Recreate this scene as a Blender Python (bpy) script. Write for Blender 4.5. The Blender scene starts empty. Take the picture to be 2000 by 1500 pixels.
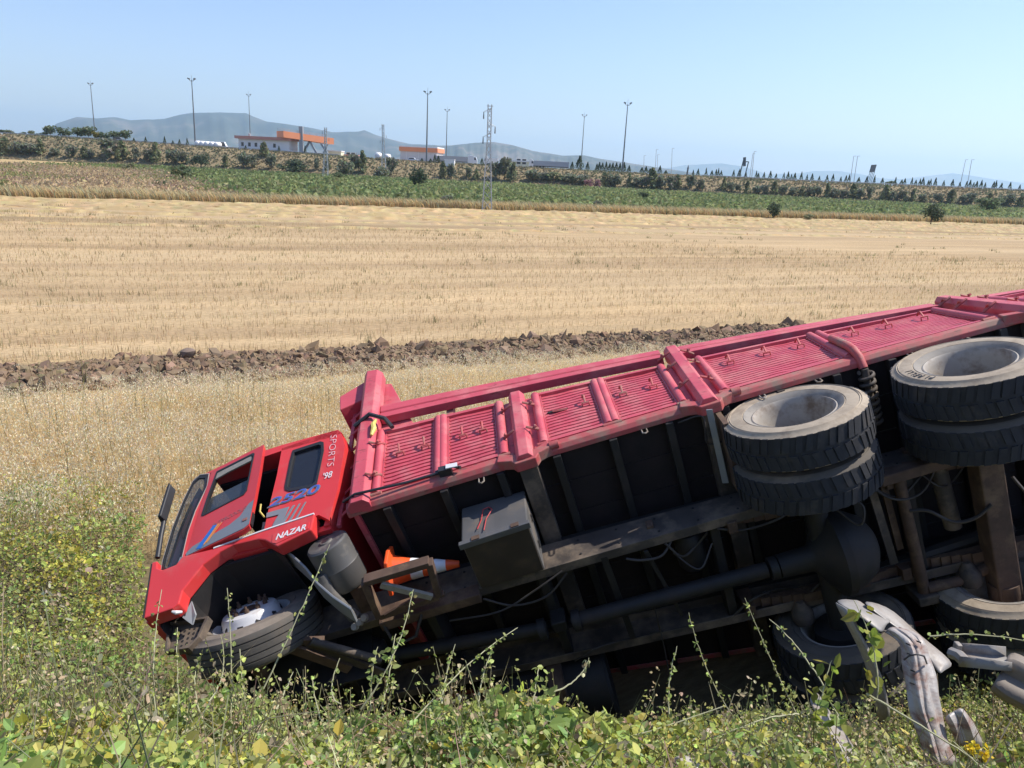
import bpy, bmesh, math, random
import numpy as np
from mathutils import Vector, Matrix

random.seed(7)
rng = np.random.default_rng(11)
scene = bpy.context.scene
COL = scene.collection

# ------------------------------------------------------------------ camera
EYE = np.array([0.0, 0.0, 5.0])
FPX = 1502.0                                   # focal length in pixels of the 2000 px wide photograph
CAMW = np.array([[0.99875234, 0.04993762, 0.0],
                 [0.01337312, -0.26746234, 0.96347551],
                 [0.04811367, -0.96227342, -0.26779646]])   # rows: world axes in (right, down, forward)
cam_d = bpy.data.cameras.new('camera')
cam_d.sensor_width = 36.0
cam_d.lens = 36.0 * FPX / 2000.0
cam_d.clip_start = 0.05
cam_d.clip_end = 60000.0
cam = bpy.data.objects.new('camera', cam_d)
COL.objects.link(cam)
_R = CAMW @ np.diag([1.0, -1.0, -1.0])
cam.matrix_world = Matrix([[*_R[0], EYE[0]], [*_R[1], EYE[1]], [*_R[2], EYE[2]], [0, 0, 0, 1]])
scene.camera = cam

# ------------------------------------------------------------------ light
SUN_EL, SUN_AZ = math.radians(55), math.radians(75)      # azimuth clockwise from the view direction (+Y)
SUN_DIR = Vector((math.sin(SUN_AZ) * math.cos(SUN_EL), math.cos(SUN_AZ) * math.cos(SUN_EL), math.sin(SUN_EL)))
world = bpy.data.worlds.new('World')
scene.world = world
world.use_nodes = True
wn = world.node_tree
wn.nodes.clear()
w_out = wn.nodes.new('ShaderNodeOutputWorld')
w_bg = wn.nodes.new('ShaderNodeBackground')
w_sky = wn.nodes.new('ShaderNodeTexSky')
w_sky.sky_type = 'NISHITA'
w_sky.sun_disc = False
w_sky.sun_elevation = SUN_EL
w_sky.sun_rotation = SUN_AZ
w_sky.altitude = 0
w_sky.air_density = 1.15
w_sky.dust_density = 0.7
w_sky.ozone_density = 4.0
w_bg.inputs['Strength'].default_value = 0.125
w_tint = wn.nodes.new('ShaderNodeMix'); w_tint.data_type = 'RGBA'; w_tint.blend_type = 'MULTIPLY'; w_tint.inputs[0].default_value = 1.0
w_tint.inputs[7].default_value = (0.96, 0.93, 1.06, 1)
wn.links.new(w_sky.outputs[0], w_tint.inputs[6]); wn.links.new(w_tint.outputs[2], w_bg.inputs[0])
wn.links.new(w_bg.outputs[0], w_out.inputs[0])
sun_d = bpy.data.lights.new('sun', 'SUN')
sun_d.energy = 4.6
sun_d.angle = math.radians(0.5)
sun_d.color = (1.0, 0.94, 0.85)
sun = bpy.data.objects.new('sun', sun_d)
COL.objects.link(sun)
sun.rotation_euler = SUN_DIR.to_track_quat('Z', 'Y').to_euler()
sun.location = (20, 20, 60)
scene.view_settings.view_transform = 'Standard'
scene.view_settings.look = 'None'
scene.view_settings.gamma = 1.0
scene.view_settings.use_curve_mapping = False
scene.view_settings.exposure = 0.5
scene.render.engine = 'CYCLES'
scene.cycles.max_bounces = 6
scene.cycles.diffuse_bounces = 3
scene.cycles.transparent_max_bounces = 8
scene.cycles.volume_bounces = 1

# ------------------------------------------------------------------ measuring helpers (photograph pixel -> point in the world)
def ray(px, py):
    return CAMW @ np.array([(px - 1000.0) / FPX, (py - 750.0) / FPX, 1.0])
def at(px, py, Y):
    """The point of the sight line through a pixel that lies Y metres ahead."""
    d = ray(px, py)
    return EYE + d * (Y / d[1])
def on_ground(px, py, z=0.0):
    d = ray(px, py)
    return EYE + d * ((z - EYE[2]) / d[2])
def project(P):
    c = (np.atleast_2d(P) - EYE) @ CAMW
    return 1000 + FPX * c[:, 0] / c[:, 2], 750 + FPX * c[:, 1] / c[:, 2], c[:, 2]
def sstep(a, b, x):
    t = np.clip((x - a) / (b - a), 0, 1)
    return t * t * (3 - 2 * t)
def wob(x, y, s=1.0, seed=0.0):
    """Smooth wobble of about -1..1."""
    x = np.asarray(x) / s + seed * 1.37; y = np.asarray(y) / s - seed * 2.11
    return (np.sin(x * 1.7 + 1.3 * np.sin(y * 1.1 + seed)) + np.sin(y * 2.3 + 1.7 * np.sin(x * 0.9)) + 0.6 * np.sin(x * 4.1 - y * 3.3) + 0.4 * np.sin(x * 7.3 + y * 6.1)) / 3.0

# ------------------------------------------------------------------ mesh building helpers
class MB:
    """Collects faces for ONE mesh object."""
    def __init__(s):
        s.v = []; s.f = []; s.mi = []; s.cur = 0
    def add(s, verts, faces):
        b = len(s.v)
        s.v.extend([tuple(map(float, p)) for p in verts])
        s.f.extend([tuple(b + i for i in f) for f in faces])
        s.mi.extend([s.cur] * len(faces))
        return s
    def mat(s, i):
        s.cur = i; return s
    def sweep(s, rings, closed=True, caps=True):
        """rings: list of equally long point lists, lofted one to the next."""
        n = len(rings[0]); V = [p for r in rings for p in r]; F = []
        for k in range(len(rings) - 1):
            for i in range(n if closed else n - 1):
                j = (i + 1) % n
                F.append((k * n + i, k * n + j, (k + 1) * n + j, (k + 1) * n + i))
        if caps and closed:
            F.append(tuple(range(n))[::-1])
            F.append(tuple((len(rings) - 1) * n + i for i in range(n)))
        return s.add(V, F)
    def bar(s, sec, x0, x1, seg=0.3):
        """Section [(y, z)] pulled along x."""
        n = max(1, int(math.ceil(abs(x1 - x0) / seg)))
        return s.sweep([[(x0 + (x1 - x0) * k / n, y, z) for y, z in sec] for k in range(n + 1)])
    def box(s, x0, x1, y0, y1, z0, z1, seg=0.3):
        return s.bar([(y0, z0), (y1, z0), (y1, z1), (y0, z1)], x0, x1, seg)
    def slab(s, poly, y0, y1):
        """Outline [(x, z)] given thickness along y."""
        return s.sweep([[(x, y0, z) for x, z in poly], [(x, y1, z) for x, z in poly]])
    def ring_slab(s, outer, inner, y0, y1, n=48):
        """Panel with a hole: outline and hole as [(x, z)], thickness along y."""
        cx = sum(p[0] for p in inner) / len(inner); cz = sum(p[1] for p in inner) / len(inner)
        def cast(poly, a):
            d = (math.cos(a), math.sin(a)); best = None
            for i in range(len(poly)):
                ax, az = poly[i]; bx_, bz = poly[(i + 1) % len(poly)]
                ex, ez = bx_ - ax, bz - az
                den = d[0] * ez - d[1] * ex
                if abs(den) < 1e-12: continue
                t = ((ax - cx) * ez - (az - cz) * ex) / den
                u = ((ax - cx) * d[1] - (az - cz) * d[0]) / den
                if t > 0 and -1e-9 <= u <= 1 + 1e-9 and (best is None or t < best): best = t
            return (cx + d[0] * best, cz + d[1] * best)
        ang = [2 * math.pi * i / n for i in range(n)]
        ang += [math.atan2(z - cz, x - cx) % (2 * math.pi) for x, z in list(outer) + list(inner)]
        ang = sorted(set(round(a, 6) for a in ang))
        O = [cast(outer, a) for a in ang]; I = [cast(inner, a) for a in ang]; m = len(ang)
        V = [(x, y, z) for y in (y0, y1) for P in (O, I) for x, z in P]
        F = []
        for i in range(m):
            j = (i + 1) % m
            F += [(i, j, m + j, m + i), (2 * m + i, 3 * m + i, 3 * m + j, 2 * m + j),
                  (i, 2 * m + i, 2 * m + j, j), (m + i, m + j, 3 * m + j, 3 * m + i)]
        return s.add(V, F)
    def tube(s, pts, r, n=8, caps=True):
        P = [Vector(p) for p in pts]; rings = []; up = None
        for k, p in enumerate(P):
            d = (P[min(k + 1, len(P) - 1)] - P[max(k - 1, 0)])
            d = d.normalized() if d.length > 1e-9 else Vector((0, 0, 1))
            if up is None:
                up = d.orthogonal().normalized()
            else:
                up = (up - d * up.dot(d))
                up = up.normalized() if up.length > 1e-6 else d.orthogonal().normalized()
            w = d.cross(up); rr = r[k] if isinstance(r, (list, tuple)) else r
            rings.append([tuple(p + (up * math.cos(a) + w * math.sin(a)) * rr) for a in [2 * math.pi * i / n for i in range(n)]])
        return s.sweep(rings, True, caps)
    def hose(s, pts, r, n=6):
        """Tube along a smooth curve through the points."""
        P = [np.array(p, float) for p in pts]; P = [2 * P[0] - P[1]] + P + [2 * P[-1] - P[-2]]; out = []
        for k in range(1, len(P) - 2):
            for t in np.linspace(0, 1, 7)[:-1]:
                a, b, c, d = P[k - 1:k + 3]; out.append(tuple(0.5 * (2 * b + (c - a) * t + (2 * a - 5 * b + 4 * c - d) * t * t + (3 * b - a - 3 * c + d) * t ** 3)))
        return s.tube(out + [tuple(P[-2])], r, n)
    def lathe(s, prof, c=(0, 0, 0), axis=(0, 1, 0), n=32, caps=False):
        """Profile [(radius, height along axis)] turned about the axis through c."""
        a = Vector(axis).normalized(); u = a.orthogonal().normalized(); w = a.cross(u); c = Vector(c)
        rings = [[tuple(c + a * h + (u * math.cos(t) + w * math.sin(t)) * max(r, 1e-4)) for t in [2 * math.pi * i / n for i in range(n)]] for r, h in prof]
        return s.sweep(rings, True, caps)
    def obox(s, c, ax, ay, az):
        """Box about c with half-vectors ax, ay, az."""
        c, ax, ay, az = map(lambda q: np.array(q, float), (c, ax, ay, az))
        V = [c + i * ax + j * ay + k * az for i in (-1, 1) for j in (-1, 1) for k in (-1, 1)]
        return s.add(V, [(0, 1, 3, 2), (4, 6, 7, 5), (0, 4, 5, 1), (2, 3, 7, 6), (0, 2, 6, 4), (1, 5, 7, 3)])
    def beam(s, p, q, w, h, up=(0, 0, 1)):
        """Rectangular bar from p to q."""
        p, q = Vector(p), Vector(q); d = (q - p); L = d.length / 2; d.normalize()
        a = d.cross(Vector(up)); a = a.normalized() if a.length > 1e-5 else d.orthogonal().normalized()
        b = a.cross(d)
        return s.obox((p + q) / 2, d * L, a * (w / 2), b * (h / 2))
    def build(s, name, mats, parent=None, tf=None, bevel=0.0, smooth=None, solid=0.0):
        V = np.array(s.v, float)
        if tf is not None: V = tf(V)
        me = bpy.data.meshes.new(name)
        me.from_pydata(V.tolist(), [], s.f)
        mats = mats if isinstance(mats, (list, tuple)) else [mats]
        for m in mats: me.materials.append(m)
        if len(mats) > 1: me.polygons.foreach_set('material_index', s.mi)
        bm = bmesh.new(); bm.from_mesh(me)
        bmesh.ops.recalc_face_normals(bm, faces=bm.faces); bm.to_mesh(me); bm.free()
        if smooth is not None:
            me.polygons.foreach_set('use_smooth', [True] * len(me.polygons))
            me.set_sharp_from_angle(angle=math.radians(smooth))
        o = bpy.data.objects.new(name, me); COL.objects.link(o)
        if parent is not None: o.parent = parent
        if solid:
            m = o.modifiers.new('thick', 'SOLIDIFY'); m.thickness = solid; m.offset = 0
        if bevel:
            m = o.modifiers.new('edge', 'BEVEL'); m.width = bevel; m.segments = 2; m.limit_method = 'ANGLE'; m.angle_limit = math.radians(35)
        return o

def tag(o, label=None, cat=None, group=None, kind=None):
    if label: o['label'] = label
    if cat: o['category'] = cat
    if group: o['group'] = group
    if kind: o['kind'] = kind
    return o
def empty(name, loc=(0, 0, 0), parent=None):
    o = bpy.data.objects.new(name, None); COL.objects.link(o); o.location = loc
    o.empty_display_size = 0.2
    if parent is not None: o.parent = parent
    return o
def dup(o, parent=None):
    """A copy of a thing with its parts and their sub-parts; meshes are shared."""
    c = o.copy(); COL.objects.link(c)
    if parent is not None: c.parent = parent
    for ch in list(o.children): dup(ch, c)
    return c
def text_mesh(body, size, extrude=0.001, shear=0.0, width=1.0, offset=0.0):
    cu = bpy.data.curves.new('lettering', 'FONT')
    cu.body = body; cu.size = size; cu.extrude = extrude; cu.shear = shear; cu.space_character = width; cu.offset = offset; cu.resolution_u = 3
    o = bpy.data.objects.new('lettering', cu); COL.objects.link(o)
    me = o.evaluated_get(bpy.context.evaluated_depsgraph_get()).to_mesh()
    V = [tuple(v.co) for v in me.vertices]; F = [tuple(p.vertices) for p in me.polygons]
    o.to_mesh_clear(); bpy.data.objects.remove(o); bpy.data.curves.remove(cu)
    return V, F
def put_text(mb, body, size, org, U, V_, N, sx=1.0, **k):
    tv, tfc = text_mesh(body, size, **k)
    org, U, V_, N = (np.array(q, float) for q in (org, U, V_, N))
    mb.add([org + U * (x * sx) + V_ * y + N * z for x, y, z in tv], tfc)

# ------------------------------------------------------------------ materials
def mat(name, col, rough=0.55, metal=0.0, var=0.12, scale=6.0, dirt=None, dirt_amt=0.45, dirt_scale=3.0, bump=0.0, bump_scale=40.0, spec=0.5, stretch=None, wear=None):
    m = bpy.data.materials.new(name); m.use_nodes = True
    nt = m.node_tree; N, L = nt.nodes, nt.links; b = N['Principled BSDF']
    tc = N.new('ShaderNodeTexCoord'); src = tc.outputs['Object']
    if stretch:
        mp = N.new('ShaderNodeMapping'); mp.inputs['Scale'].default_value = stretch; L.new(src, mp.inputs[0]); src = mp.outputs[0]
    n1 = N.new('ShaderNodeTexNoise'); n1.inputs['Scale'].default_value = scale; n1.inputs['Detail'].default_value = 6; L.new(src, n1.inputs['Vector'])
    mx = N.new('ShaderNodeMix'); mx.data_type = 'RGBA'
    mx.inputs[6].default_value = (*[c * (1 - var * 1.6) for c in col], 1); mx.inputs[7].default_value = (*[min(1, c * (1 + var * 1.6)) for c in col], 1)
    L.new(n1.outputs[0], mx.inputs[0]); out = mx.outputs[2]
    if dirt:
        n2 = N.new('ShaderNodeTexNoise'); n2.inputs['Scale'].default_value = dirt_scale; n2.inputs['Detail'].default_value = 9; n2.inputs['Roughness'].default_value = 0.65; L.new(src, n2.inputs['Vector'])
        r = N.new('ShaderNodeMapRange'); r.inputs[1].default_value = 0.62 - 0.3 * dirt_amt; r.inputs[2].default_value = 0.78 - 0.2 * dirt_amt; r.inputs[4].default_value = min(1, 0.4 + dirt_amt); L.new(n2.outputs[0], r.inputs[0])
        m2 = N.new('ShaderNodeMix'); m2.data_type = 'RGBA'; m2.inputs[7].default_value = (*dirt, 1); L.new(r.outputs[0], m2.inputs[0]); L.new(out, m2.inputs[6]); out = m2.outputs[2]
        rr = N.new('ShaderNodeMix'); rr.inputs[2].default_value = rough; rr.inputs[3].default_value = 0.9; L.new(r.outputs[0], rr.inputs[0]); L.new(rr.outputs[0], b.inputs['Roughness'])
    else:
        b.inputs['Roughness'].default_value = rough
    if wear:                                                        # small chips, scratches and rust specks
        q = N.new('ShaderNodeMapping'); q.inputs['Scale'].default_value = (9, 30, 30); L.new(src, q.inputs[0])
        n4 = N.new('ShaderNodeTexNoise'); n4.inputs['Scale'].default_value = 1.0; n4.inputs['Detail'].default_value = 8; n4.inputs['Roughness'].default_value = 0.7; L.new(q.outputs[0], n4.inputs['Vector'])
        r4 = N.new('ShaderNodeMapRange'); r4.inputs[1].default_value = 0.58; r4.inputs[2].default_value = 0.66; r4.inputs[4].default_value = 0.8; L.new(n4.outputs[0], r4.inputs[0])
        m4 = N.new('ShaderNodeMix'); m4.data_type = 'RGBA'; m4.inputs[7].default_value = (*wear, 1); L.new(r4.outputs[0], m4.inputs[0]); L.new(out, m4.inputs[6]); out = m4.outputs[2]
    L.new(out, b.inputs['Base Color'])
    b.inputs['Metallic'].default_value = metal
    b.inputs['Specular IOR Level'].default_value = spec
    if bump:
        n3 = N.new('ShaderNodeTexNoise'); n3.inputs['Scale'].default_value = bump_scale; n3.inputs['Detail'].default_value = 5; L.new(src, n3.inputs['Vector'])
        bp = N.new('ShaderNodeBump'); bp.inputs['Strength'].default_value = bump; bp.inputs['Distance'].default_value = 0.01; L.new(n3.outputs[0], bp.inputs['Height']); L.new(bp.outputs[0], b.inputs['Normal'])
    return m
def leaf_mat(name, trans=0.35, rough=0.5, spec=0.35):
    """Colour comes from the mesh attribute Col (each leaf its own); some light passes through."""
    m = bpy.data.materials.new(name); m.use_nodes = True
    nt = m.node_tree; N, L = nt.nodes, nt.links; b = N['Principled BSDF']
    a = N.new('ShaderNodeAttribute'); a.attribute_name = 'Col'
    L.new(a.outputs['Color'], b.inputs['Base Color']); b.inputs['Roughness'].default_value = rough; b.inputs['Specular IOR Level'].default_value = spec
    t = N.new('ShaderNodeBsdfTranslucent'); L.new(a.outputs['Color'], t.inputs[0])
    mx = N.new('ShaderNodeMixShader'); mx.inputs[0].default_value = trans
    L.new(b.outputs[0], mx.inputs[1]); L.new(t.outputs[0], mx.inputs[2]); L.new(mx.outputs[0], N['Material Output'].inputs[0])
    return m
def big_mesh(name, V, F, cols, material, quads=True):
    """One mesh from numpy arrays: V (n,3), F (m,k) and a colour per vertex."""
    me = bpy.data.meshes.new(name); k = F.shape[1]
    me.vertices.add(len(V)); me.vertices.foreach_set('co', V.astype(np.float32).ravel())
    me.loops.add(F.size); me.loops.foreach_set('vertex_index', F.astype(np.int32).ravel())
    me.polygons.add(len(F)); me.polygons.foreach_set('loop_start', np.arange(0, F.size, k, dtype=np.int32))
    me.update(calc_edges=True)
    me.polygons.foreach_set('use_smooth', [False] * len(F))
    if cols is not None:
        at_ = me.attributes.new('Col', 'FLOAT_COLOR', 'POINT')
        at_.data.foreach_set('color', np.c_[cols, np.ones(len(cols))].astype(np.float32).ravel())
    me.materials.append(material)
    return me
def link_mesh(name, me, parent=None):
    o = bpy.data.objects.new(name, me); COL.objects.link(o)
    if parent is not None: o.parent = parent
    return o

M = {}
M['red'] = mat('red_body_paint', (0.50, 0.07, 0.092), 0.48, var=0.16, scale=2.2, dirt=(0.52, 0.17, 0.17), dirt_amt=0.5, dirt_scale=3.2, bump=0.25, bump_scale=6, wear=(0.22, 0.05, 0.045))
M['red_dirty'] = mat('red_dusty_sill', (0.42, 0.075, 0.075), 0.6, var=0.15, scale=4, dirt=(0.27, 0.17, 0.13), dirt_amt=0.6, dirt_scale=6, wear=(0.14, 0.07, 0.05))
M['cab'] = mat('cab_red_paint', (0.62, 0.045, 0.045), 0.32, var=0.08, scale=2.0, dirt=(0.50, 0.13, 0.11), dirt_amt=0.3, dirt_scale=2.5, bump=0.12, bump_scale=4)
M['black'] = mat('black_plastic', (0.022, 0.022, 0.024), 0.5, var=0.2)
M['dark'] = mat('dark_interior', (0.02, 0.018, 0.018), 0.8, var=0.2)
M['rubber'] = mat('tyre_rubber', (0.021, 0.022, 0.026), 0.8, var=0.3, scale=9, dirt=(0.075, 0.062, 0.05), dirt_amt=0.25, dirt_scale=7, bump=0.15, bump_scale=30)
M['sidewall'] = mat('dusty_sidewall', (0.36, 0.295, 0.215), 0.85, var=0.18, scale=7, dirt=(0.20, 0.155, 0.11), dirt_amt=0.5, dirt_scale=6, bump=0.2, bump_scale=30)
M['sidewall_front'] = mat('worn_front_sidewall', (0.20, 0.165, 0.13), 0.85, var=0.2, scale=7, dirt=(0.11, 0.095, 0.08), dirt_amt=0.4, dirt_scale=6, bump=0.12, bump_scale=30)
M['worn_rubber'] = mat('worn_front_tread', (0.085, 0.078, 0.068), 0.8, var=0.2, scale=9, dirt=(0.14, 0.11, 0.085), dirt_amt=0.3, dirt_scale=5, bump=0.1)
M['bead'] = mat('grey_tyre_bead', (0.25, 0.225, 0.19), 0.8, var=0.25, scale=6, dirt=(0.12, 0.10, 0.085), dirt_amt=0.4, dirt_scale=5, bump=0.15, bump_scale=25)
M['sidewall_dark'] = mat('shaded_dual_sidewall', (0.10, 0.085, 0.068), 0.85, var=0.25, scale=6, dirt=(0.24, 0.18, 0.12), dirt_amt=0.3, dirt_scale=3, bump=0.15)  # shade on inner and lower drive tyres put into a darker sidewall colour
M['rim'] = mat('dusty_rim_paint', (0.33, 0.295, 0.25), 0.6, var=0.2, scale=6, dirt=(0.15, 0.105, 0.07), dirt_amt=0.55, dirt_scale=6)
M['hub'] = mat('white_wheel_paint', (0.62, 0.62, 0.62), 0.45, var=0.08, dirt=(0.35, 0.27, 0.2), dirt_amt=0.25, dirt_scale=9)
M['chassis'] = mat('chassis_dark_paint', (0.013, 0.012, 0.012), 0.65, var=0.4, scale=5, dirt=(0.05, 0.036, 0.028), dirt_amt=0.4, dirt_scale=3, bump=0.1)
M['chassis_dust'] = mat('dusty_chassis_rail', (0.06, 0.048, 0.04), 0.7, var=0.4, scale=5, dirt=(0.22, 0.165, 0.115), dirt_amt=0.55, dirt_scale=3, bump=0.12)
M['rust'] = mat('rusty_steel', (0.085, 0.05, 0.033), 0.8, var=0.4, scale=9, dirt=(0.20, 0.13, 0.075), dirt_amt=0.4, dirt_scale=5, bump=0.2)
M['floor'] = mat('underside_boards', (0.014, 0.008, 0.008), 0.85, var=0.4, scale=8, bump=0.2)
M['box'] = mat('toolbox_black_paint', (0.10, 0.098, 0.096), 0.45, var=0.25, scale=4, dirt=(0.15, 0.115, 0.08), dirt_amt=0.35, dirt_scale=4, bump=0.1, bump_scale=9)
M['box_shade_panel'] = mat('rusty_box_shade', (0.040, 0.028, 0.021), 0.6, var=0.3, scale=5, dirt=(0.10, 0.065, 0.035), dirt_amt=0.35, dirt_scale=5)  # rust brown, darkened further to carry the shade on this face
M['tank'] = mat('grey_tank_paint', (0.085, 0.082, 0.078), 0.5, var=0.15, scale=5, dirt=(0.28, 0.24, 0.19), dirt_amt=0.3, dirt_scale=4)
M['grey'] = mat('grey_mudguard', (0.24, 0.25, 0.26), 0.45, var=0.1, dirt=(0.35, 0.31, 0.26), dirt_amt=0.3)
M['decal'] = mat('grey_decal', (0.20, 0.21, 0.225), 0.35, var=0.05)
M['decal_dark'] = mat('faded_lettering', (0.30, 0.12, 0.12), 0.4, var=0.05)
M['blue'] = mat('blue_decal', (0.02, 0.16, 0.52), 0.35, var=0.05)
M['blue_text'] = mat('blue_number_paint', (0.07, 0.12, 0.42), 0.35, var=0.05)
M['orange'] = mat('orange_decal', (0.80, 0.30, 0.06), 0.35, var=0.05)
M['white'] = mat('white_lettering', (0.68, 0.67, 0.66), 0.4, var=0.04)
M['seal'] = mat('black_rubber_seal', (0.02, 0.02, 0.022), 0.55, var=0.1)
M['seal_edge'] = mat('pale_seal_edge', (0.30, 0.27, 0.25), 0.5, var=0.1)
M['strip'] = mat('pale_weather_strip', (0.30, 0.27, 0.22), 0.6, var=0.2, scale=20)
M['cone'] = mat('cone_orange', (0.80, 0.10, 0.02), 0.45, var=0.1, dirt=(0.5, 0.12, 0.05), dirt_amt=0.2)
M['cone_white'] = mat('cone_white_band', (0.75, 0.76, 0.78), 0.35, var=0.06)
M['galv'] = mat('galvanised_steel', (0.29, 0.27, 0.245), 0.5, metal=0.2, var=0.16, scale=5, dirt=(0.17, 0.125, 0.09), dirt_amt=0.55, dirt_scale=5, bump=0.1)
M['galv_scar'] = mat('scraped_galvanised_steel', (0.37, 0.34, 0.31), 0.5, metal=0.1, var=0.15, scale=6, dirt=(0.19, 0.10, 0.075), dirt_amt=0.6, dirt_scale=9, bump=0.35, bump_scale=22, stretch=(1, 1, 2.6))
M['scrape'] = mat('red_paint_scrape', (0.42, 0.10, 0.08), 0.6, var=0.3, scale=20)
M['hose'] = mat('dusty_hose', (0.045, 0.037, 0.032), 0.6, var=0.2)
M['wire_red'] = mat('red_wire', (0.45, 0.05, 0.05), 0.5)
M['yellow'] = mat('yellow_tape', (0.62, 0.50, 0.12), 0.6, var=0.2, scale=20)

def glass_mat(name, tint, clear):
    m = bpy.data.materials.new(name); m.use_nodes = True
    nt = m.node_tree; N, L = nt.nodes, nt.links
    b = N['Principled BSDF']; b.inputs['Base Color'].default_value = (*tint, 1); b.inputs['Roughness'].default_value = 0.06
    b.inputs['Specular IOR Level'].default_value = 0.7
    t = N.new('ShaderNodeBsdfTransparent'); t.inputs[0].default_value = (0.8, 0.82, 0.84, 1)
    mx = N.new('ShaderNodeMixShader'); mx.inputs[0].default_value = clear
    L.new(b.outputs[0], mx.inputs[1]); L.new(t.outputs[0], mx.inputs[2]); L.new(mx.outputs[0], N['Material Output'].inputs[0])
    return m
M['glass'] = glass_mat('dusty_glass', (0.05, 0.055, 0.06), 0.38)
M['glass_dark'] = glass_mat('dark_glass', (0.02, 0.022, 0.028), 0.15)
M['glass_front'] = glass_mat('dark_windscreen', (0.015, 0.016, 0.02), 0.04)  # nearly opaque, so the field does not show through the cab
M['glass_door'] = glass_mat('grey_door_glass', (0.055, 0.065, 0.075), 0.3)
# ------------------------------------------------------------------ terrain
PLOUGH_TOP = np.array([on_ground(px, py)[:2] for px, py in ((-400, 772), (0, 718), (360, 694), (700, 680), (1000, 664), (1300, 648), (1500, 638), (1900, 618), (2300, 598))])
PLOUGH_LOW = np.array([on_ground(px, py)[:2] for px, py in ((-400, 800), (0, 772), (200, 760), (450, 744), (700, 728), (1000, 706), (1300, 682), (1500, 665), (1900, 640), (2300, 618))])
def plough_top(x): return np.interp(x, PLOUGH_TOP[:, 0], PLOUGH_TOP[:, 1])
def plough_low(x): return np.interp(x, PLOUGH_LOW[:, 0], PLOUGH_LOW[:, 1])
def far_edge(x): return 98.6 + (np.asarray(x) + 4.93) * 0.44
ROW = np.array([0.915, 0.403])                       # direction of the harvest rows
def crest_z(x):
    return np.interp(x, [-400, -260, -180, -120, -40, 40, 120, 220, 420], [9.5, 9.0, 8.7, 7.7, 6.3, 6.0, 6.1, 6.8, 8.5])
TOE, CREST = 292.0, 310.0
def height(x, y, fine=True):
    x = np.asarray(x, float); y = np.asarray(y, float)
    bank = np.clip(3.4 - 0.6 * (y - 0.7), 0.0, 3.4)
    bed = np.clip(-0.42 + 0.31 * (x + 1.9), -0.75, 2.9)
    w = sstep(3.3, 4.7, y) * (1 - sstep(7.6, 11.0, y)) * sstep(-4.8, -2.6, x)
    h = bank * (1 - w) + bed * w
    t = sstep(plough_low(x) - 0.35, plough_low(x) + 0.3, y) * (1 - sstep(plough_top(x) - 0.3, plough_top(x) + 0.5, y))
    h = h + t * (0.03 + 0.05 * wob(x, y, 0.55, 3) + 0.03 * wob(x, y, 0.28, 13))
    e = sstep(TOE, CREST, y) * (1 - 0.9 * sstep(1200, 2600, y))
    h = h + crest_z(x) * e
    if fine: h = h + 0.05 * wob(x, y, 2.3, 1) * (y > -5) * (y < 250) + 0.02 * wob(x, y, 0.6, 2) * (y < 60)
    return h
def graded(pts):
    out = [pts[0][0]]
    for a, b, st in pts:
        n = max(1, int(round((b - a) / st)))
        out += list(np.linspace(a, b, n + 1)[1:])
    return np.array(out)
gx = graded([(-9000, -1000, 1600), (-1000, -420, 60), (-420, -70, 9), (-70, -14, 1.6), (-14, 14, 0.33), (14, 70, 1.6), (70, 420, 9), (420, 1000, 60), (1000, 9000, 1600)])
gy = graded([(-60, 0, 5), (0, 32, 0.33), (32, 160, 1.6), (160, 290, 6), (290, 312, 2), (312, 900, 40), (900, 3000, 300), (3000, 15000, 3000)])
GX, GY = np.meshgrid(gx, gy)
GZ = height(GX, GY)
nx_, ny_ = len(gx), len(gy)
gv = np.c_[GX.ravel(), GY.ravel(), GZ.ravel()]
ii = (np.arange(ny_ - 1)[:, None] * nx_ + np.arange(nx_ - 1)[None, :]).ravel()
gf = np.c_[ii, ii + 1, ii + nx_ + 1, ii + nx_]
X_, Y_ = gv[:, 0], gv[:, 1]
C_STUB = np.array([0.385, 0.272, 0.147]); C_SOIL = np.array([0.15, 0.112, 0.082]); C_DRY = np.array([0.46, 0.335, 0.165])
C_BRUSH = np.array([0.13, 0.105, 0.06]); C_VINE = np.array([0.15, 0.16, 0.06]); C_BANK = np.array([0.26, 0.205, 0.12]); C_PLAIN = np.array([0.30, 0.25, 0.14])
def mixc(c, d, w): return c * (1 - w[:, None]) + d[None, :] * w[:, None]
gc = np.repeat(C_DRY[None, :], len(gv), 0)
gc = mixc(gc, C_BRUSH, 1 - sstep(8.2, 10.2, Y_ + 0.6 * wob(X_, Y_, 1.2, 5)))
gc = mixc(gc, C_STUB, sstep(plough_top(X_) - 0.2, plough_top(X_) + 0.6, Y_))
gc = mixc(gc, C_SOIL, sstep(plough_low(X_) - 0.4, plough_low(X_) + 0.2, Y_ + 0.25 * wob(X_, Y_, 0.8, 8)) * (1 - sstep(plough_top(X_) - 0.2, plough_top(X_) + 0.3, Y_ + 0.2 * wob(X_, Y_, 0.7, 9))))
fe = far_edge(X_)
gc = mixc(gc, C_STUB * 0.72, sstep(fe - 38, fe - 30, Y_))
gc = mixc(gc, C_DRY * 0.9, sstep(fe - 1, fe + 1, Y_))
gc = mixc(gc, C_VINE, sstep(fe + 7, fe + 12, Y_) * sstep(-4, 4, X_ + 53 + (Y_ - 128) * 0.57))
gc = mixc(gc, C_BANK, sstep(TOE - 12, TOE, Y_ + 5 * wob(X_, Y_, 30, 4)))
gc = mixc(gc, C_PLAIN, sstep(500, 1200, Y_))
row_amt = sstep(plough_top(X_), plough_top(X_) + 1.5, Y_) * (1 - sstep(fe - 1, fe + 1, Y_))
gm = big_mesh('field', gv, gf, gc, None)
sa = gm.attributes.new('Rows', 'FLOAT', 'POINT'); sa.data.foreach_set('value', row_amt.astype(np.float32))
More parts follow.
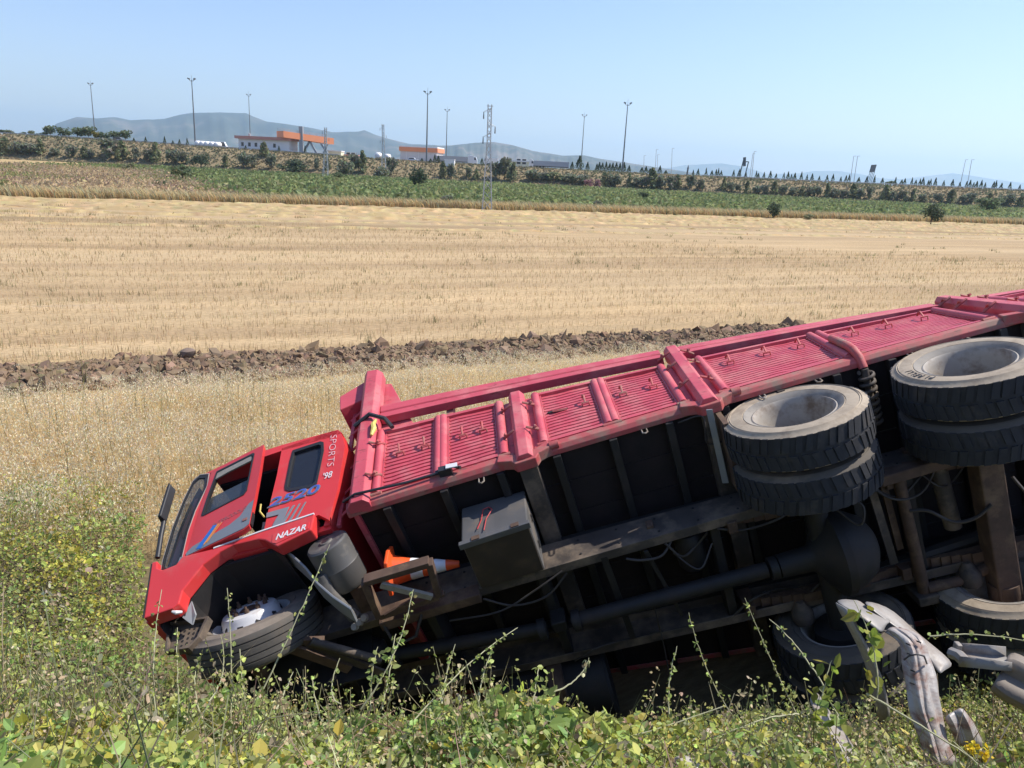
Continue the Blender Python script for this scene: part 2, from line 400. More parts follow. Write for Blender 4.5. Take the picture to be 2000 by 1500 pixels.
gm.polygons.foreach_set('use_smooth', [True] * len(gf))
m = bpy.data.materials.new('field_ground'); m.use_nodes = True
nt = m.node_tree; N, L = nt.nodes, nt.links; b = N['Principled BSDF']
geo = N.new('ShaderNodeNewGeometry')
a1 = N.new('ShaderNodeAttribute'); a1.attribute_name = 'Col'
a2 = N.new('ShaderNodeAttribute'); a2.attribute_name = 'Rows'
mp = N.new('ShaderNodeMapping'); mp.inputs['Rotation'].default_value = (0, 0, -math.atan2(ROW[1], ROW[0])); L.new(geo.outputs['Position'], mp.inputs[0])
def noise(scale3, detail, src):
    q = N.new('ShaderNodeMapping'); q.inputs['Scale'].default_value = scale3; L.new(src, q.inputs[0])
    n = N.new('ShaderNodeTexNoise'); n.inputs['Scale'].default_value = 1.0; n.inputs['Detail'].default_value = detail; n.inputs['Roughness'].default_value = 0.6; L.new(q.outputs[0], n.inputs['Vector']); return n.outputs[0]
def ramp(src, lo, hi, a, b_):
    r = N.new('ShaderNodeMapRange'); r.inputs[1].default_value = lo; r.inputs[2].default_value = hi; r.inputs[3].default_value = a; r.inputs[4].default_value = b_; L.new(src, r.inputs[0]); return r.outputs[0]
def mul(c, f):
    x = N.new('ShaderNodeVectorMath'); x.operation = 'SCALE'; L.new(c, x.inputs[0]); L.new(f, x.inputs['Scale']); return x.outputs[0]
def mixcol(fac, c1, c2):
    x = N.new('ShaderNodeMix'); x.data_type = 'RGBA'; L.new(fac, x.inputs[0]); L.new(c1, x.inputs[6])
    if isinstance(c2, tuple): x.inputs[7].default_value = (*c2, 1)
    else: L.new(c2, x.inputs[7])
    return x.outputs[2]
def times(p, q):
    x = N.new('ShaderNodeMath'); x.operation = 'MULTIPLY'; L.new(p, x.inputs[0])
    if isinstance(q, float): x.inputs[1].default_value = q
    else: L.new(q, x.inputs[1])
    return x.outputs[0]
col = a1.outputs['Color']
rows = a2.outputs['Fac']
streak = ramp(noise((0.035, 0.55, 0.2), 6, mp.outputs[0]), 0.32, 0.68, 0.68, 1.28)          # long harvest streaks
col = mixcol(rows, col, mul(col, streak))
broad = ramp(noise((0.012, 0.09, 0.1), 4, mp.outputs[0]), 0.35, 0.62, 0.0, 0.75)            # paler bands of cut straw
col = mixcol(times(broad, rows), col, (0.50, 0.375, 0.22))
brown = ramp(noise((0.016, 0.20, 0.2), 5, mp.outputs[0]), 0.48, 0.66, 0.0, 0.65)
col = mixcol(times(brown, rows), col, (0.275, 0.19, 0.11))
bare = ramp(noise((0.10, 0.55, 0.3), 7, mp.outputs[0]), 0.60, 0.74, 0.0, 0.6)               # grey earth showing through
col = mixcol(times(bare, rows), col, (0.30, 0.235, 0.17))
weed = ramp(noise((0.16, 0.30, 0.3), 7, mp.outputs[0]), 0.66, 0.74, 0.0, 0.5)
col = mixcol(times(weed, rows), col, (0.22, 0.21, 0.085))
grain = ramp(noise((5.0, 14.0, 8.0), 8, mp.outputs[0]), 0.25, 0.75, 0.62, 1.32)
col = mul(col, grain)
L.new(col, b.inputs['Base Color']); b.inputs['Roughness'].default_value = 0.95; b.inputs['Specular IOR Level'].default_value = 0.1
bp = N.new('ShaderNodeBump'); bp.inputs['Strength'].default_value = 0.8; bp.inputs['Distance'].default_value = 0.05; L.new(noise((3.0, 9.0, 5.0), 8, mp.outputs[0]), bp.inputs['Height']); L.new(bp.outputs[0], b.inputs['Normal'])
M['ground'] = m
gm.materials.clear(); gm.materials.append(m)
tag(link_mesh('field', gm), kind='structure')

# ------------------------------------------------------------------ hills, each ridge a body of its own that fades in the haze
def ridge(name, pts, dist, depth, colour, seed, foot=0.0):
    px = np.array([p[0] for p in pts], float); py = np.array([p[1] for p in pts], float)
    top = np.array([at(a, b_, dist) for a, b_ in zip(px, py)])
    n = 260; xs = np.linspace(top[0, 0], top[-1, 0], n); zs = np.interp(xs, top[:, 0], top[:, 2])
    span = xs[-1] - xs[0]; rows_ = 26; V = []; r = np.random.default_rng(seed)
    ph = r.uniform(0, 6.28, 8)
    for k in range(rows_):
        t = k / (rows_ - 1)                                     # 0 near foot .. crest at 0.55 .. far foot
        prof = math.sin(math.pi * min(1, t / 1.1)) ** 0.8 if t < 0.55 else math.cos((t - 0.55) / 0.45 * math.pi / 2)
        prof = (t / 0.55) ** 0.85 if t < 0.55 else max(0.0, math.cos((t - 0.55) / 0.45 * math.pi / 2))
        y = dist + (t - 0.55) * depth
        gul = sum(np.sin(xs / span * f_ * 6.28 + ph[i] + 2.2 * t * (1 + i % 3)) / (1 + i * 0.6) for i, f_ in enumerate((7, 13, 22, 37, 61)))
        z = zs * np.minimum(prof * (1 + 0.16 * gul * min(1.0, abs(t - 0.55) * 4)), prof * 0.35 + 0.65 if abs(t - 0.55) < 0.3 else 2.0) + foot
        V.append(np.c_[xs * (y / dist), np.full(n, y), np.maximum(z, -2) + (0 if k not in (0, rows_ - 1) else -12)])
    V = np.concatenate(V)
    i0 = (np.arange(rows_ - 1)[:, None] * n + np.arange(n - 1)[None, :]).ravel()
    F = np.c_[i0, i0 + 1, i0 + n + 1, i0 + n]
    me = big_mesh(name, V, F, None, colour); me.polygons.foreach_set('use_smooth', [True] * len(F))
    return tag(link_mesh(name, me), kind='structure')
hm = bpy.data.materials.new('hill_scrub'); hm.use_nodes = True
nt = hm.node_tree; N, L = nt.nodes, nt.links; b = N['Principled BSDF']
geo = N.new('ShaderNodeNewGeometry'); col = noise((0.0022, 0.0022, 0.006), 9, geo.outputs['Position'])
rp = N.new('ShaderNodeValToRGB'); rp.color_ramp.elements[0].position = 0.36; rp.color_ramp.elements[0].color = (0.018, 0.03, 0.022, 1)
rp.color_ramp.elements[1].position = 0.66; rp.color_ramp.elements[1].color = (0.15, 0.12, 0.095, 1)
e_ = rp.color_ramp.elements.new(0.52); e_.color = (0.045, 0.055, 0.038, 1)
L.new(col, rp.inputs[0]); L.new(rp.outputs[0], b.inputs['Base Color']); b.inputs['Roughness'].default_value = 0.95
ridge('hills', [(-260, 330), (-60, 290), (40, 272), (90, 255), (110, 241), (150, 228), (190, 231), (225, 228), (255, 234), (320, 232), (350, 224), (375, 220), (450, 219), (480, 220), (520, 237), (560, 242), (600, 248), (650, 258), (700, 256), (712, 253), (730, 262), (760, 271), (800, 281), (850, 283), (900, 297), (980, 312), (1080, 326), (1200, 345)], 6500, 2600, hm, 3)
ridge('hills', [(700, 335), (770, 305), (810, 290), (850, 284), (880, 284), (930, 278), (965, 277), (1000, 283), (1040, 294), (1100, 304), (1140, 303), (1180, 311), (1240, 320), (1320, 332), (1400, 345), (1500, 362)], 5200, 1900, hm, 8)
ridge('hills', [(1180, 350), (1260, 336), (1340, 322), (1410, 319), (1450, 325), (1500, 340), (1560, 338), (1590, 334), (1640, 334), (1680, 340), (1720, 348), (1760, 350), (1800, 345), (1860, 338), (1900, 343), (1940, 350), (2000, 357), (2100, 350), (2250, 365), (2400, 395)], 13500, 2600, hm, 15)
# ------------------------------------------------------------------ the overturned truck
# Truck axes: x forward, y towards its left side (now uppermost), z up (now pointing away); origin at the middle of the drive axle.
TR = np.array([[-0.94255, -0.33393, -0.00902], [-0.01716, 0.02142, 0.99962], [-0.33362, 0.94235, -0.02592]])
TT = np.array([2.4439, 5.3233, 2.3012])
TW0, TW1 = -0.0761, -0.07745            # the frame is twisted: roll about x grows towards the cab
CABPHI = -0.45
def about_x(P, phi):
    c, s_ = np.cos(phi), np.sin(phi)
    return np.c_[P[:, 0], P[:, 1] * c - P[:, 2] * s_, P[:, 1] * s_ + P[:, 2] * c]
def tB(P): return about_x(P, TW0 + TW1 * np.clip(P[:, 0], -6, 4.2))     # body and frame
def tC(P): return about_x(P, np.full(len(P), CABPHI))                   # cab
def to_world(P, tf=tB): return tf(np.atleast_2d(np.array(P, float))) @ TR.T + TT
truck = empty('overturned_truck')
truck.matrix_world = Matrix([[*TR[0], TT[0]], [*TR[1], TT[1]], [*TR[2], TT[2]], [0, 0, 0, 1]])
tag(truck, 'red dropside truck lying on its side in the ditch with wheels towards the viewer', 'truck')
def part(mb, name, m, parent=truck, tf=tB, **k): return mb.build(name, m, parent, tf, **k)

# ---- drop sides
ZB, ZT, YS = 0.614, 1.415, 1.25
def corrugated(x0, x1, z0, z1, y, ribs=16, depth=0.016):
    """Pressed steel sheet with grooves along the truck."""
    sec = []; p = (z1 - z0) / ribs
    for i in range(ribs):
        z = z0 + i * p
        sec += [(y, z), (y, z + p * 0.66), (y - depth, z + p * 0.74), (y - depth, z + p * 0.92)]
    sec += [(y, z1), (y - 0.035, z1), (y - 0.035, z0)]
    mb = MB().bar(sec, x0, x1, 0.07)
    mb.v = [(x_, y_ + 0.007 * float(wob(x_, z_, 0.22, x0 * 3)) * (1 if abs(x_ - x0) > 0.05 and abs(x_ - x1) > 0.05 else 0), z_) for x_, y_, z_ in mb.v]
    return mb
PANELS = [(3.12, 2.72), (2.58, 2.19), (1.77, 1.34), (1.19, 0.74), (0.30, -0.62), (-0.80, -1.77), (-2.40, -3.22), (-3.36, -4.20)]
HOOKS = [[2.99, 2.78], [2.46, 2.29], [1.42], [1.10, 0.84], [0.14, -0.18, -0.48], [-0.96, -1.26, -1.58], [-2.6, -3.0], [-3.6, -4.0]]
def half_post(x, w=0.075, z0=0.60, z1=1.43, bulge=0.032):
    """Rounded upright of a drop side."""
    n = 8; rings = []
    for z in np.linspace(z0, z1, 3):
        r = [(x + w / 2 * math.cos(a), YS + 0.003 + bulge * 1.25 * math.sin(a), z) for a in np.linspace(0, math.pi, n)]
        rings.append(r + [(x - w / 2, YS - 0.03, z), (x + w / 2, YS - 0.03, z)])
    return MB().sweep(rings)
def rivets(xs, zs, y, r=0.006):
    mb = MB()
    for x in xs:
        for z in zs:
            mb.lathe([(0.0, 0.006), (r * 0.8, 0.005), (r, 0.0)], (x, y, z), (0, 1, 0), 6)
    return mb
for (xa, xb), hk in zip(PANELS, HOOKS):
    side = part(corrugated(xb, xa, ZB + 0.03, ZT - 0.012, YS), 'drop_side', M['red'])
    fr = MB()
    fr.box(xb - 0.02, xa + 0.02, YS - 0.035, YS + 0.022, ZT - 0.012, ZT + 0.022, 0.25)
    fr.box(xb - 0.02, xa + 0.02, YS - 0.035, YS + 0.014, ZB - 0.006, ZB + 0.03, 0.25)
    fr.box(xb - 0.012, xb, YS - 0.03, YS + 0.012, ZB + 0.03, ZT - 0.012); fr.box(xa, xa + 0.012, YS - 0.03, YS + 0.012, ZB + 0.03, ZT - 0.012)
    part(fr, 'side_frame', M['red'], side, smooth=30)
    part(half_post(xa + 0.05), 'side_upright', M['red'], side, smooth=45)
    part(half_post(xb - 0.05), 'side_upright', M['red'], side, smooth=45)
    rv = MB()
    part(rivets([xa - 0.003 + 0.012 * 0, xb + 0.004], np.linspace(ZB + 0.06, ZT - 0.05, 12), YS + 0.004), 'rivet_line', M['red_dirty'], side)['kind'] = 'stuff'
    for hx in hk:
        hz_ = 1.05 if hx > 0.35 else 1.16
        h = MB().tube([(hx + 0.03, YS + 0.004, hz_ - 0.02), (hx + 0.028, YS + 0.035, hz_ - 0.02), (hx - 0.03, YS + 0.035, hz_ - 0.02), (hx - 0.03, YS + 0.004, hz_ - 0.02)], 0.007, 6)
        h.tube([(hx, YS + 0.03, hz_ - 0.015), (hx, YS + 0.05, hz_ + 0.01), (hx - 0.004, YS + 0.07, hz_ + 0.045), (hx + 0.006, YS + 0.055, hz_ + 0.075), (hx + 0.012, YS + 0.03, hz_ + 0.08)], 0.009, 6)
        part(h, 'rope_hook', M['red_dirty'], side, smooth=60)
    for hx in (xa + 0.05, xb - 0.05):                                   # hinge knuckle under each upright
        part(MB().tube([(hx + 0.05, YS + 0.012, ZB - 0.022), (hx - 0.05, YS + 0.012, ZB - 0.022)], 0.02, 8), 'hinge', M['red_dirty'], side, smooth=50)
tear = MB().obox((1.66, YS + 0.004, 1.07), (0.085, 0, 0.006), (0, 0.003, 0), (-0.004, 0, 0.012)); part(tear, 'torn_slit', M['dark'])
part(MB().obox((1.64, YS + 0.014, 1.055), (0.06, 0.004, 0.002), (0, 0.006, 0.004), (0, -0.004, 0.01)), 'bent_flap', M['red_dirty'])
# sill rail under the panels, then the thin folded flange
def sill(x0, x1):
    return MB().bar([(YS + 0.018, 0.585), (YS + 0.012, 0.525), (YS - 0.02, 0.50), (YS - 0.06, 0.50), (YS - 0.06, 0.60), (YS - 0.01, 0.60)], x0, x1, 0.2)
for a, b_ in ((2.06, 3.40), (0.62, 1.90), (-0.72, 0.44), (-2.02, -0.72), (-4.25, -2.20)):
    part(sill(b_, a), 'side_sill', M['red_dirty'], bevel=0.004)
# body posts
def post(x, z0, z1, w=0.15, y1=1.325):
    w2 = w / 2
    sec = [(x - w2, YS - 0.06), (x - w2, YS + 0.03), (x - w2 * 0.55, y1), (x + w2 * 0.55, y1), (x + w2, YS + 0.03), (x + w2, YS - 0.06)]
    return MB().sweep([[(px, py, z) for px, py in sec] for z in np.linspace(z0, z1, 5)])
for x, z0, z1, w in ((3.29, 0.50, 2.42, 0.17), (1.98, 0.43, 1.47, 0.14), (0.52, 0.43, 1.74, 0.15), (-2.10, 0.43, 1.80, 0.16), (-4.3, 0.43, 1.8, 0.16)):
    p_ = part(post(x, z0, z1, w), 'body_post', M['red'], bevel=0.006)
    part(MB().slab([(x - 0.17, 0.60), (x - 0.17, ZT + 0.01), (x - w / 2 - 0.002, ZT + 0.03), (x - w / 2 - 0.002, 0.58)], YS - 0.04, YS - 0.012), 'post_flange', M['red'], p_)
    if x < 3: part(MB().slab([(x + 0.16, 0.60), (x + 0.16, ZT + 0.01), (x + w / 2 + 0.002, ZT + 0.03), (x + w / 2 + 0.002, 0.58)], YS - 0.04, YS - 0.012), 'post_flange', M['red'], p_)
    for zz in (0.80, 1.22) if x > 1 else (0.85, 1.28, 1.55):            # latch bars with short chains on both sides of the post
        for s_ in (-1, 1):
            if x > 3 and s_ > 0: continue
            lat = MB().tube([(x + s_ * 0.05, 1.335, zz), (x + s_ * 0.11, 1.31, zz - 0.015), (x + s_ * 0.16, YS + 0.02, zz + 0.01), (x + s_ * 0.13, YS + 0.03, zz + 0.03), (x + s_ * 0.12, 1.32, zz + 0.01), (x + s_ * 0.125, 1.33, zz - 0.03)], 0.011, 6)
            part(lat, 'side_latch', M['red_dirty'], p_, smooth=50)
    if x < 3:                                                           # cast foot at the bottom of the post
        ft = MB().slab([(x - 0.19, 0.60), (x - 0.21, 0.50), (x - 0.11, 0.455), (x - 0.08, 0.40), (x + 0.08, 0.40), (x + 0.11, 0.455), (x + 0.22, 0.50), (x + 0.20, 0.60), (x + 0.09, 0.53), (x - 0.09, 0.53)], YS - 0.05, YS + 0.035)
        part(ft, 'post_foot', M['red_dirty'], p_, bevel=0.008)
        part(MB().tube([(x - 0.27, YS + 0.02, 0.525), (x - 0.20, YS + 0.02, 0.525)], 0.032, 10), 'hinge_boss', M['red_dirty'], p_, smooth=50)
# upper side rail boards
def rail_board(x0, x1, za=1.655, zb=1.865):
    return MB().bar([(1.185, za), (1.262, za + 0.004), (1.262, za + 0.075), (1.238, za + 0.085), (1.262, za + 0.105), (1.262, zb - 0.012), (1.245, zb), (1.185, zb)], x0, x1, 0.2)
for a, b_ in ((3.20, 0.62), (0.44, -2.00), (-2.2, -4.2)):
    part(rail_board(b_, a), 'rail_board', M['red'], bevel=0.004)
for x in (1.98, -0.7, 2.6, -1.4):                                       # inner stays that carry the rail board
    part(MB().box(x - 0.03, x + 0.03, 1.10, 1.17, 1.40, 1.86), 'rail_stay', M['red_dirty'])
# front wall with its flared head, gusset and ladder
fw = MB(); fw.box(3.33, 3.37, -1.24, 1.20, 0.52, 2.15)
front_wall = part(fw, 'front_wall', M['red'])
part(MB().sweep([[(3.33, y, 2.15), (3.37, y, 2.10), (3.60, y, 2.0), (3.62, y, 2.22), (3.36, y, 2.44)] for y in (-1.2, -0.4, 0.4, 1.22)]), 'head_board', M['red'], front_wall, bevel=0.01)
part(MB().slab([(3.22, 2.38), (3.22, 1.42), (2.88, 1.42), (2.90, 1.50), (3.16, 2.36)], 1.13, 1.17), 'gusset_plate', M['red'], front_wall, bevel=0.005)
ld = MB()
for x, y in ((3.40, 1.16), (3.52, 1.10)): ld.beam((x, y, 0.55), (x - 0.02, y, 2.2), 0.03, 0.03)
for z in (0.66, 0.92, 1.20, 1.46, 1.72, 1.98): ld.tube([(3.39, 1.17, z + 0.03), (3.54, 1.09, z - 0.02)], 0.011, 6)
part(ld, 'ladder', M['red'], front_wall, smooth=50)
for i in range(3):
    part(MB().box(3.375, 3.40, -1.1, 1.1, 0.75 + i * 0.45, 0.82 + i * 0.45), 'wall_rib', M['red_dirty'], front_wall)
st = MB().tube([(3.42, 1.28, 0.60), (3.3, 1.345, 0.565), (2.9, 1.30, 0.572), (2.63, 1.295, 0.575)], 0.011, 6)
part(st, 'tie_strap', M['black'], smooth=50)
lp = MB().obox((2.60, 1.295, 0.575), (0.05, 0, 0.006), (0, 0.03, 0), (0, 0, 0.03)); lp.tube([(2.68, 1.29, 0.60), (2.55, 1.31, 0.60), (2.48, 1.30, 0.55)], 0.014, 6)
part(lp, 'marker_lamp', [M['black'], M['glass']])
part(MB().obox((2.54, 1.335, 0.56), (0.045, 0, 0.008), (0, 0.004, 0), (0, 0, 0.025)), 'lamp_lens', M['hub'])
part(MB().tube([(3.22, 1.34, 1.30), (3.20, 1.345, 1.38), (3.215, 1.34, 1.46), (3.20, 1.33, 1.53)], [0.012, 0.024, 0.02, 0.012], 6), 'yellow_tape', M['yellow'])
part(MB().tube([(3.40, 1.30, 1.56), (3.25, 1.36, 1.60), (3.12, 1.33, 1.52), (3.06, 1.30, 1.40)], 0.02, 6), 'loose_strap', M['black'])
# far side wall and floor
fs = MB(); fs.box(-4.25, 3.33, -1.25, -1.21, 0.55, 1.80)
part(fs, 'lower_side_wall', M['red_dirty'])
boards = [(-1.20 + i * 0.30, -1.20 + i * 0.30 + 0.292) for i in range(8)]
for y0, y1 in boards:
    part(MB().box(-4.25, 3.33, y0, min(y1, 1.19), 0.555, 0.60), 'floor_board', M['floor'])
for i, x in enumerate(np.arange(-4.1, 3.3, 0.45)):                      # cross bearers under the floor
    part(MB().bar([(-1.2, 0.47), (1.19, 0.47), (1.19, 0.553), (-1.2, 0.553)], x - 0.03, x + 0.03), 'cross_bearer', M['chassis'], bevel=0.004)
for x in (1.98, 0.52, -2.1):
    part(MB().bar([(-1.2, 0.42), (1.22, 0.42), (1.22, 0.55), (-1.2, 0.55)], x - 0.07, x + 0.07), 'main_bearer', M['chassis_dust'], bevel=0.006)

# ---- frame
def channel(y, out, z0=0.085, z1=0.365, x0=-4.2, x1=4.7, th=0.012, fl=0.08):
    """C section: web at y, flanges pointing to the inside (out = +1 for the left rail)."""
    i = y - out * fl
    return MB().bar([(y, z0), (y, z1), (i, z1), (i, z1 - th), (y - out * th, z1 - th), (y - out * th, z0 + th), (i, z0 + th), (i, z0)], x0, x1, 0.25)
for s_ in (1, -1):
    r_ = part(channel(0.50 * s_, s_), 'frame_rail', M['chassis_dust'], bevel=0.004)
    part(MB().box(-4.2, 3.3, 0.42 * s_ - 0.03, 0.42 * s_ + 0.03, 0.367, 0.468, 0.25), 'sub_frame', M['chassis'])
    part(rivets(np.arange(-3.8, 3.2, 0.31), (0.14, 0.31), 0.502 * s_ if s_ > 0 else -0.498, 0.011), 'bolt_row', M['chassis'], r_)['kind'] = 'stuff'
for x in (3.9, 3.05, 2.12, 0.75, -0.35, -0.75, -1.7, -2.9, -4.1):
    part(MB().bar([(-0.49, 0.12), (0.49, 0.12), (0.49, 0.33), (-0.49, 0.33)], x - 0.035, x + 0.035), 'cross_member', M['chassis'], bevel=0.005)
part(MB().beam((2.10, 0.0, 0.13), (2.10, 0.0, -0.03), 0.10, 0.12, (1, 0, 0)), 'shaft_hanger', M['chassis'], bevel=0.01)
ds = MB().tube([(3.55, 0.02, 0.13), (2.20, 0.0, 0.0)], 0.055, 14); ds.tube([(2.0, 0, 0.0), (0.45, 0, 0.0)], 0.062, 14)
for x, r in ((2.24, 0.085), (1.96, 0.085), (0.40, 0.09), (3.45, 0.08)): ds.tube([(x + 0.03, 0, 0.0 if x < 3 else 0.12), (x - 0.03, 0, 0.0 if x < 3 else 0.12)], r, 12)
part(ds, 'prop_shaft', M['chassis'], smooth=50)
gb = MB().lathe([(0.03, 0.0), (0.09, 0.02), (0.16, 0.15), (0.20, 0.4), (0.24, 0.6), (0.30, 0.72), (0.30, 0.85)], (3.52, 0.03, 0.18), (1, 0, 0.03), 20, True)
part(gb, 'gearbox', M['chassis'], smooth=40)

# ---- rear axles, suspension
def axle_housing(x):
    return MB().tube([(x, -0.95, 0.0), (x, 0.0, 0.0), (x, 0.95, 0.0)], 0.085, 12)
ax1 = part(axle_housing(0.0), 'drive_axle', M['chassis'], None or truck, None, smooth=40)
bj = MB().lathe([(0.02, -0.30), (0.12, -0.285), (0.22, -0.23), (0.29, -0.12), (0.315, -0.03), (0.335, -0.03), (0.335, 0.03), (0.30, 0.05), (0.22, 0.12), (0.13, 0.17), (0.10, 0.20), (0.09, 0.44), (0.02, 0.44)], (-0.08, 0.0, 0.0), (1, 0, 0), 32)
part(bj, 'differential', M['chassis'], ax1, None, smooth=45)
part(MB().bar([(-0.85, -0.085), (0.85, -0.085), (0.85, 0.10), (-0.85, 0.10)], -1.36, -1.18), 'tag_axle', M['rust'], truck, None, bevel=0.012)
def tW(P): return P
br = MB()
for sy in (1, -1):
    part(MB().tube([(-1.27, 0.62 * sy, 0.0), (-1.27, 1.0 * sy, 0.0)], 0.11, 14), 'axle_hub', M['rust'], truck, tW, smooth=40)
    part(MB().lathe([(0.02, 0.0), (0.20, 0.01), (0.205, 0.16), (0.02, 0.17)], (0.0, 0.62 * sy, 0.0), (0, sy, 0), 24, True), 'brake_drum', M['chassis'], truck, tW, smooth=40)
    for x in (-1.05, 0.24):
        part(MB().lathe([(0.02, 0), (0.07, 0.01), (0.085, 0.05), (0.085, 0.11), (0.06, 0.15), (0.03, 0.2)], (x, 0.62 * sy, 0.05), (0, -sy, 0.1), 16, True), 'brake_chamber', M['chassis_dust'], truck, tB, smooth=40)
    lsp = MB()
    for i in range(6):                                                  # leaf spring pack
        L2 = 0.62 - i * 0.08
        lsp.bar([(0.40 * sy - 0.04, 0.15 - i * 0.017), (0.40 * sy + 0.04, 0.15 - i * 0.017), (0.40 * sy + 0.04, 0.164 - i * 0.017), (0.40 * sy - 0.04, 0.164 - i * 0.017)], -0.02 - L2, -0.02 + L2)
    part(lsp, 'leaf_spring', M['rust'])
    lsp = MB()
    for i in range(6):
        L2 = 0.52 - i * 0.07
        lsp.bar([(0.40 * sy - 0.04, 0.15 - i * 0.017), (0.40 * sy + 0.04, 0.15 - i * 0.017), (0.40 * sy + 0.04, 0.164 - i * 0.017), (0.40 * sy - 0.04, 0.164 - i * 0.017)], -1.27 - L2, -1.27 + L2)
    part(lsp, 'leaf_spring', M['rust'])
part(MB().tube([(-0.655, 0.47, 0.06), (-0.70, -0.58, 0.06)], 0.045, 12), 'pivot_shaft', M['rust'], smooth=40)
part(MB().box(-0.78, -0.62, -0.66, -0.58, -0.02, 0.22), 'pivot_bracket', M['chassis_dust'], bevel=0.01)
part(MB().box(-0.84, -0.56, 0.44, 0.50, -0.02, 0.16), 'pivot_bracket', M['rust'], bevel=0.01)
part(MB().beam((-0.46, 0.40, 0.10), (-0.53, -0.30, 0.10), 0.06, 0.02), 'stay_bar', M['chassis_dust'])
part(MB().beam((-0.56, 0.42, 0.12), (-0.60, -0.20, 0.12), 0.05, 0.03), 'stay_bar', M['rust'])
part(MB().tube([(-1.0, 0.40, 0.16), (-1.04, -0.15, 0.16)], 0.065, 12), 'stay_tube', M['chassis_dust'], smooth=40)
part(MB().tube([(-0.72, -0.55, 0.05), (-0.95, -0.55, 0.05), (-1.25, -0.50, 0.08)], [0.045, 0.04, 0.05], 12), 'torque_rod', M['rust'], smooth=40)
part(MB().tube([(-0.2, -0.42, 0.20), (-0.7, -0.36, 0.20), (-1.5, -0.30, 0.22)], 0.05, 8), 'cross_tube', M['chassis'], smooth=40)
part(MB().box(-1.9, -0.5, 0.435, 0.52, -0.03, 0.08, 0.25), 'hanger_beam', M['rust'], bevel=0.01)
def air_line(pts, r=0.009, m='hose'): part(MB().hose(pts, r, 6), 'air_hose', M[m], smooth=60)
air_line([(-0.68, 0.16, 0.02), (-0.80, 0.14, -0.02), (-0.95, 0.02, -0.06), (-1.1, 0.02, -0.08), (-1.22, 0.10, -0.1)], 0.014)
air_line([(-1.42, 0.25, -0.06), (-1.50, 0.05, -0.08), (-1.55, -0.25, 0.0)], 0.012)
air_line([(-0.10, 0.42, -0.05), (-0.22, 0.30, -0.20), (-0.28, 0.42, -0.18), (-0.2, 0.50, -0.1)], 0.008)
air_line([(2.9, 0.30, 0.05), (2.5, 0.32, -0.02), (2.2, 0.40, 0.0), (1.95, 0.46, 0.06)], 0.008)
air_line([(0.78, 1.16, 0.50), (0.6, 1.2, 0.40), (0.62, 1.0, 0.36), (0.5, 0.95, 0.40)], 0.007)
air_line([(1.1, 0.3, 0.1), (0.95, 0.2, -0.04), (0.8, 0.32, 0.06)], 0.007)
rh = random.Random(5)
for k in range(14):                                                   # brake lines and looms clipped along the rails and over the cross members
    x0_ = rh.uniform(-2.2, 2.6); s_ = rh.choice((1, -1)); y0_ = s_ * rh.uniform(0.38, 0.47); z0_ = rh.uniform(0.02, 0.10)
    ln = rh.uniform(0.3, 0.9); air_line([(x0_, y0_, z0_), (x0_ - ln * 0.3, y0_ - s_ * rh.uniform(0.02, 0.16), z0_ - rh.uniform(0, 0.05)), (x0_ - ln * 0.7, y0_ - s_ * rh.uniform(0.0, 0.2), z0_ + rh.uniform(-0.06, 0.1)), (x0_ - ln, y0_ + rh.uniform(-0.05, 0.02) * s_, z0_ + 0.05)], rh.uniform(0.005, 0.011))
for k in range(16):                                                   # clips and small brackets
    x0_ = rh.uniform(-2.3, 3.0); s_ = rh.choice((1, 1, -1)); z0_ = rh.uniform(0.12, 0.32)
    part(MB().obox((x0_, s_ * 0.515, z0_), (rh.uniform(0.02, 0.05), 0, 0), (0, 0.014, 0), (0, 0, rh.uniform(0.02, 0.04))), 'rail_bracket', M['rust'], bevel=0.004)
for x in (0.62, -0.60, -0.68, -1.78):                                  # spring hangers
    for s_ in (1, -1): part(MB().slab([(x - 0.06, 0.30), (x + 0.06, 0.30), (x + 0.035, 0.06), (x - 0.035, 0.06)], 0.40 * s_ - 0.05, 0.40 * s_ + 0.05), 'spring_hanger', M['rust'], bevel=0.006)
air_line([(1.35, 0.0, 0.06), (1.36, -0.5, 0.05), (1.40, -0.9, -0.1)], 0.006)
part(MB().beam((1.30, 0.42, 0.06), (1.16, -0.25, 0.04), 0.03, 0.02), 'cable_stay', M['chassis'])
part(MB().beam((1.62, 0.46, 0.10), (1.58, -0.40, 0.08), 0.05, 0.03), 'cable_stay', M['chassis'])
part(MB().lathe([(0.01, 0), (0.09, 0.01), (0.115, 0.05), (0.115, 0.3), (0.09, 0.34), (0.01, 0.35)], (0.95, 0.36, 0.25), (0, -1, 0), 18, True), 'air_bottle', M['chassis'], smooth=40)
part(MB().lathe([(0.01, 0), (0.26, 0.01), (0.29, 0.04), (0.29, 0.96), (0.26, 0.99), (0.01, 1.0)], (1.85, -0.88, 0.16), (1, 0, 0), 24, True), 'fuel_tank', M['chassis'], smooth=40)
part(MB().slab([(2.22, -0.16), (2.22, 0.36), (2.34, 0.36), (2.34, -0.16)], -1.18, -0.52), 'tank_strap', M['rust'])
# mud guard stay behind the post, bent strip that catches the sun
part(MB().sweep([[(0.55 + dx, y, 0.33 + k) for dx, k in ((-0.022, 0), (0.022, 0.02), (0.022, 0.035), (-0.022, 0.012))] for y in (1.27, 1.15, 0.9, 0.62)]), 'mudguard_stay', M['grey'], bevel=0.003)
part(MB().box(0.46, 0.50, 0.60, 1.2, 0.18, 0.40), 'mudguard_stay', M['rust'])
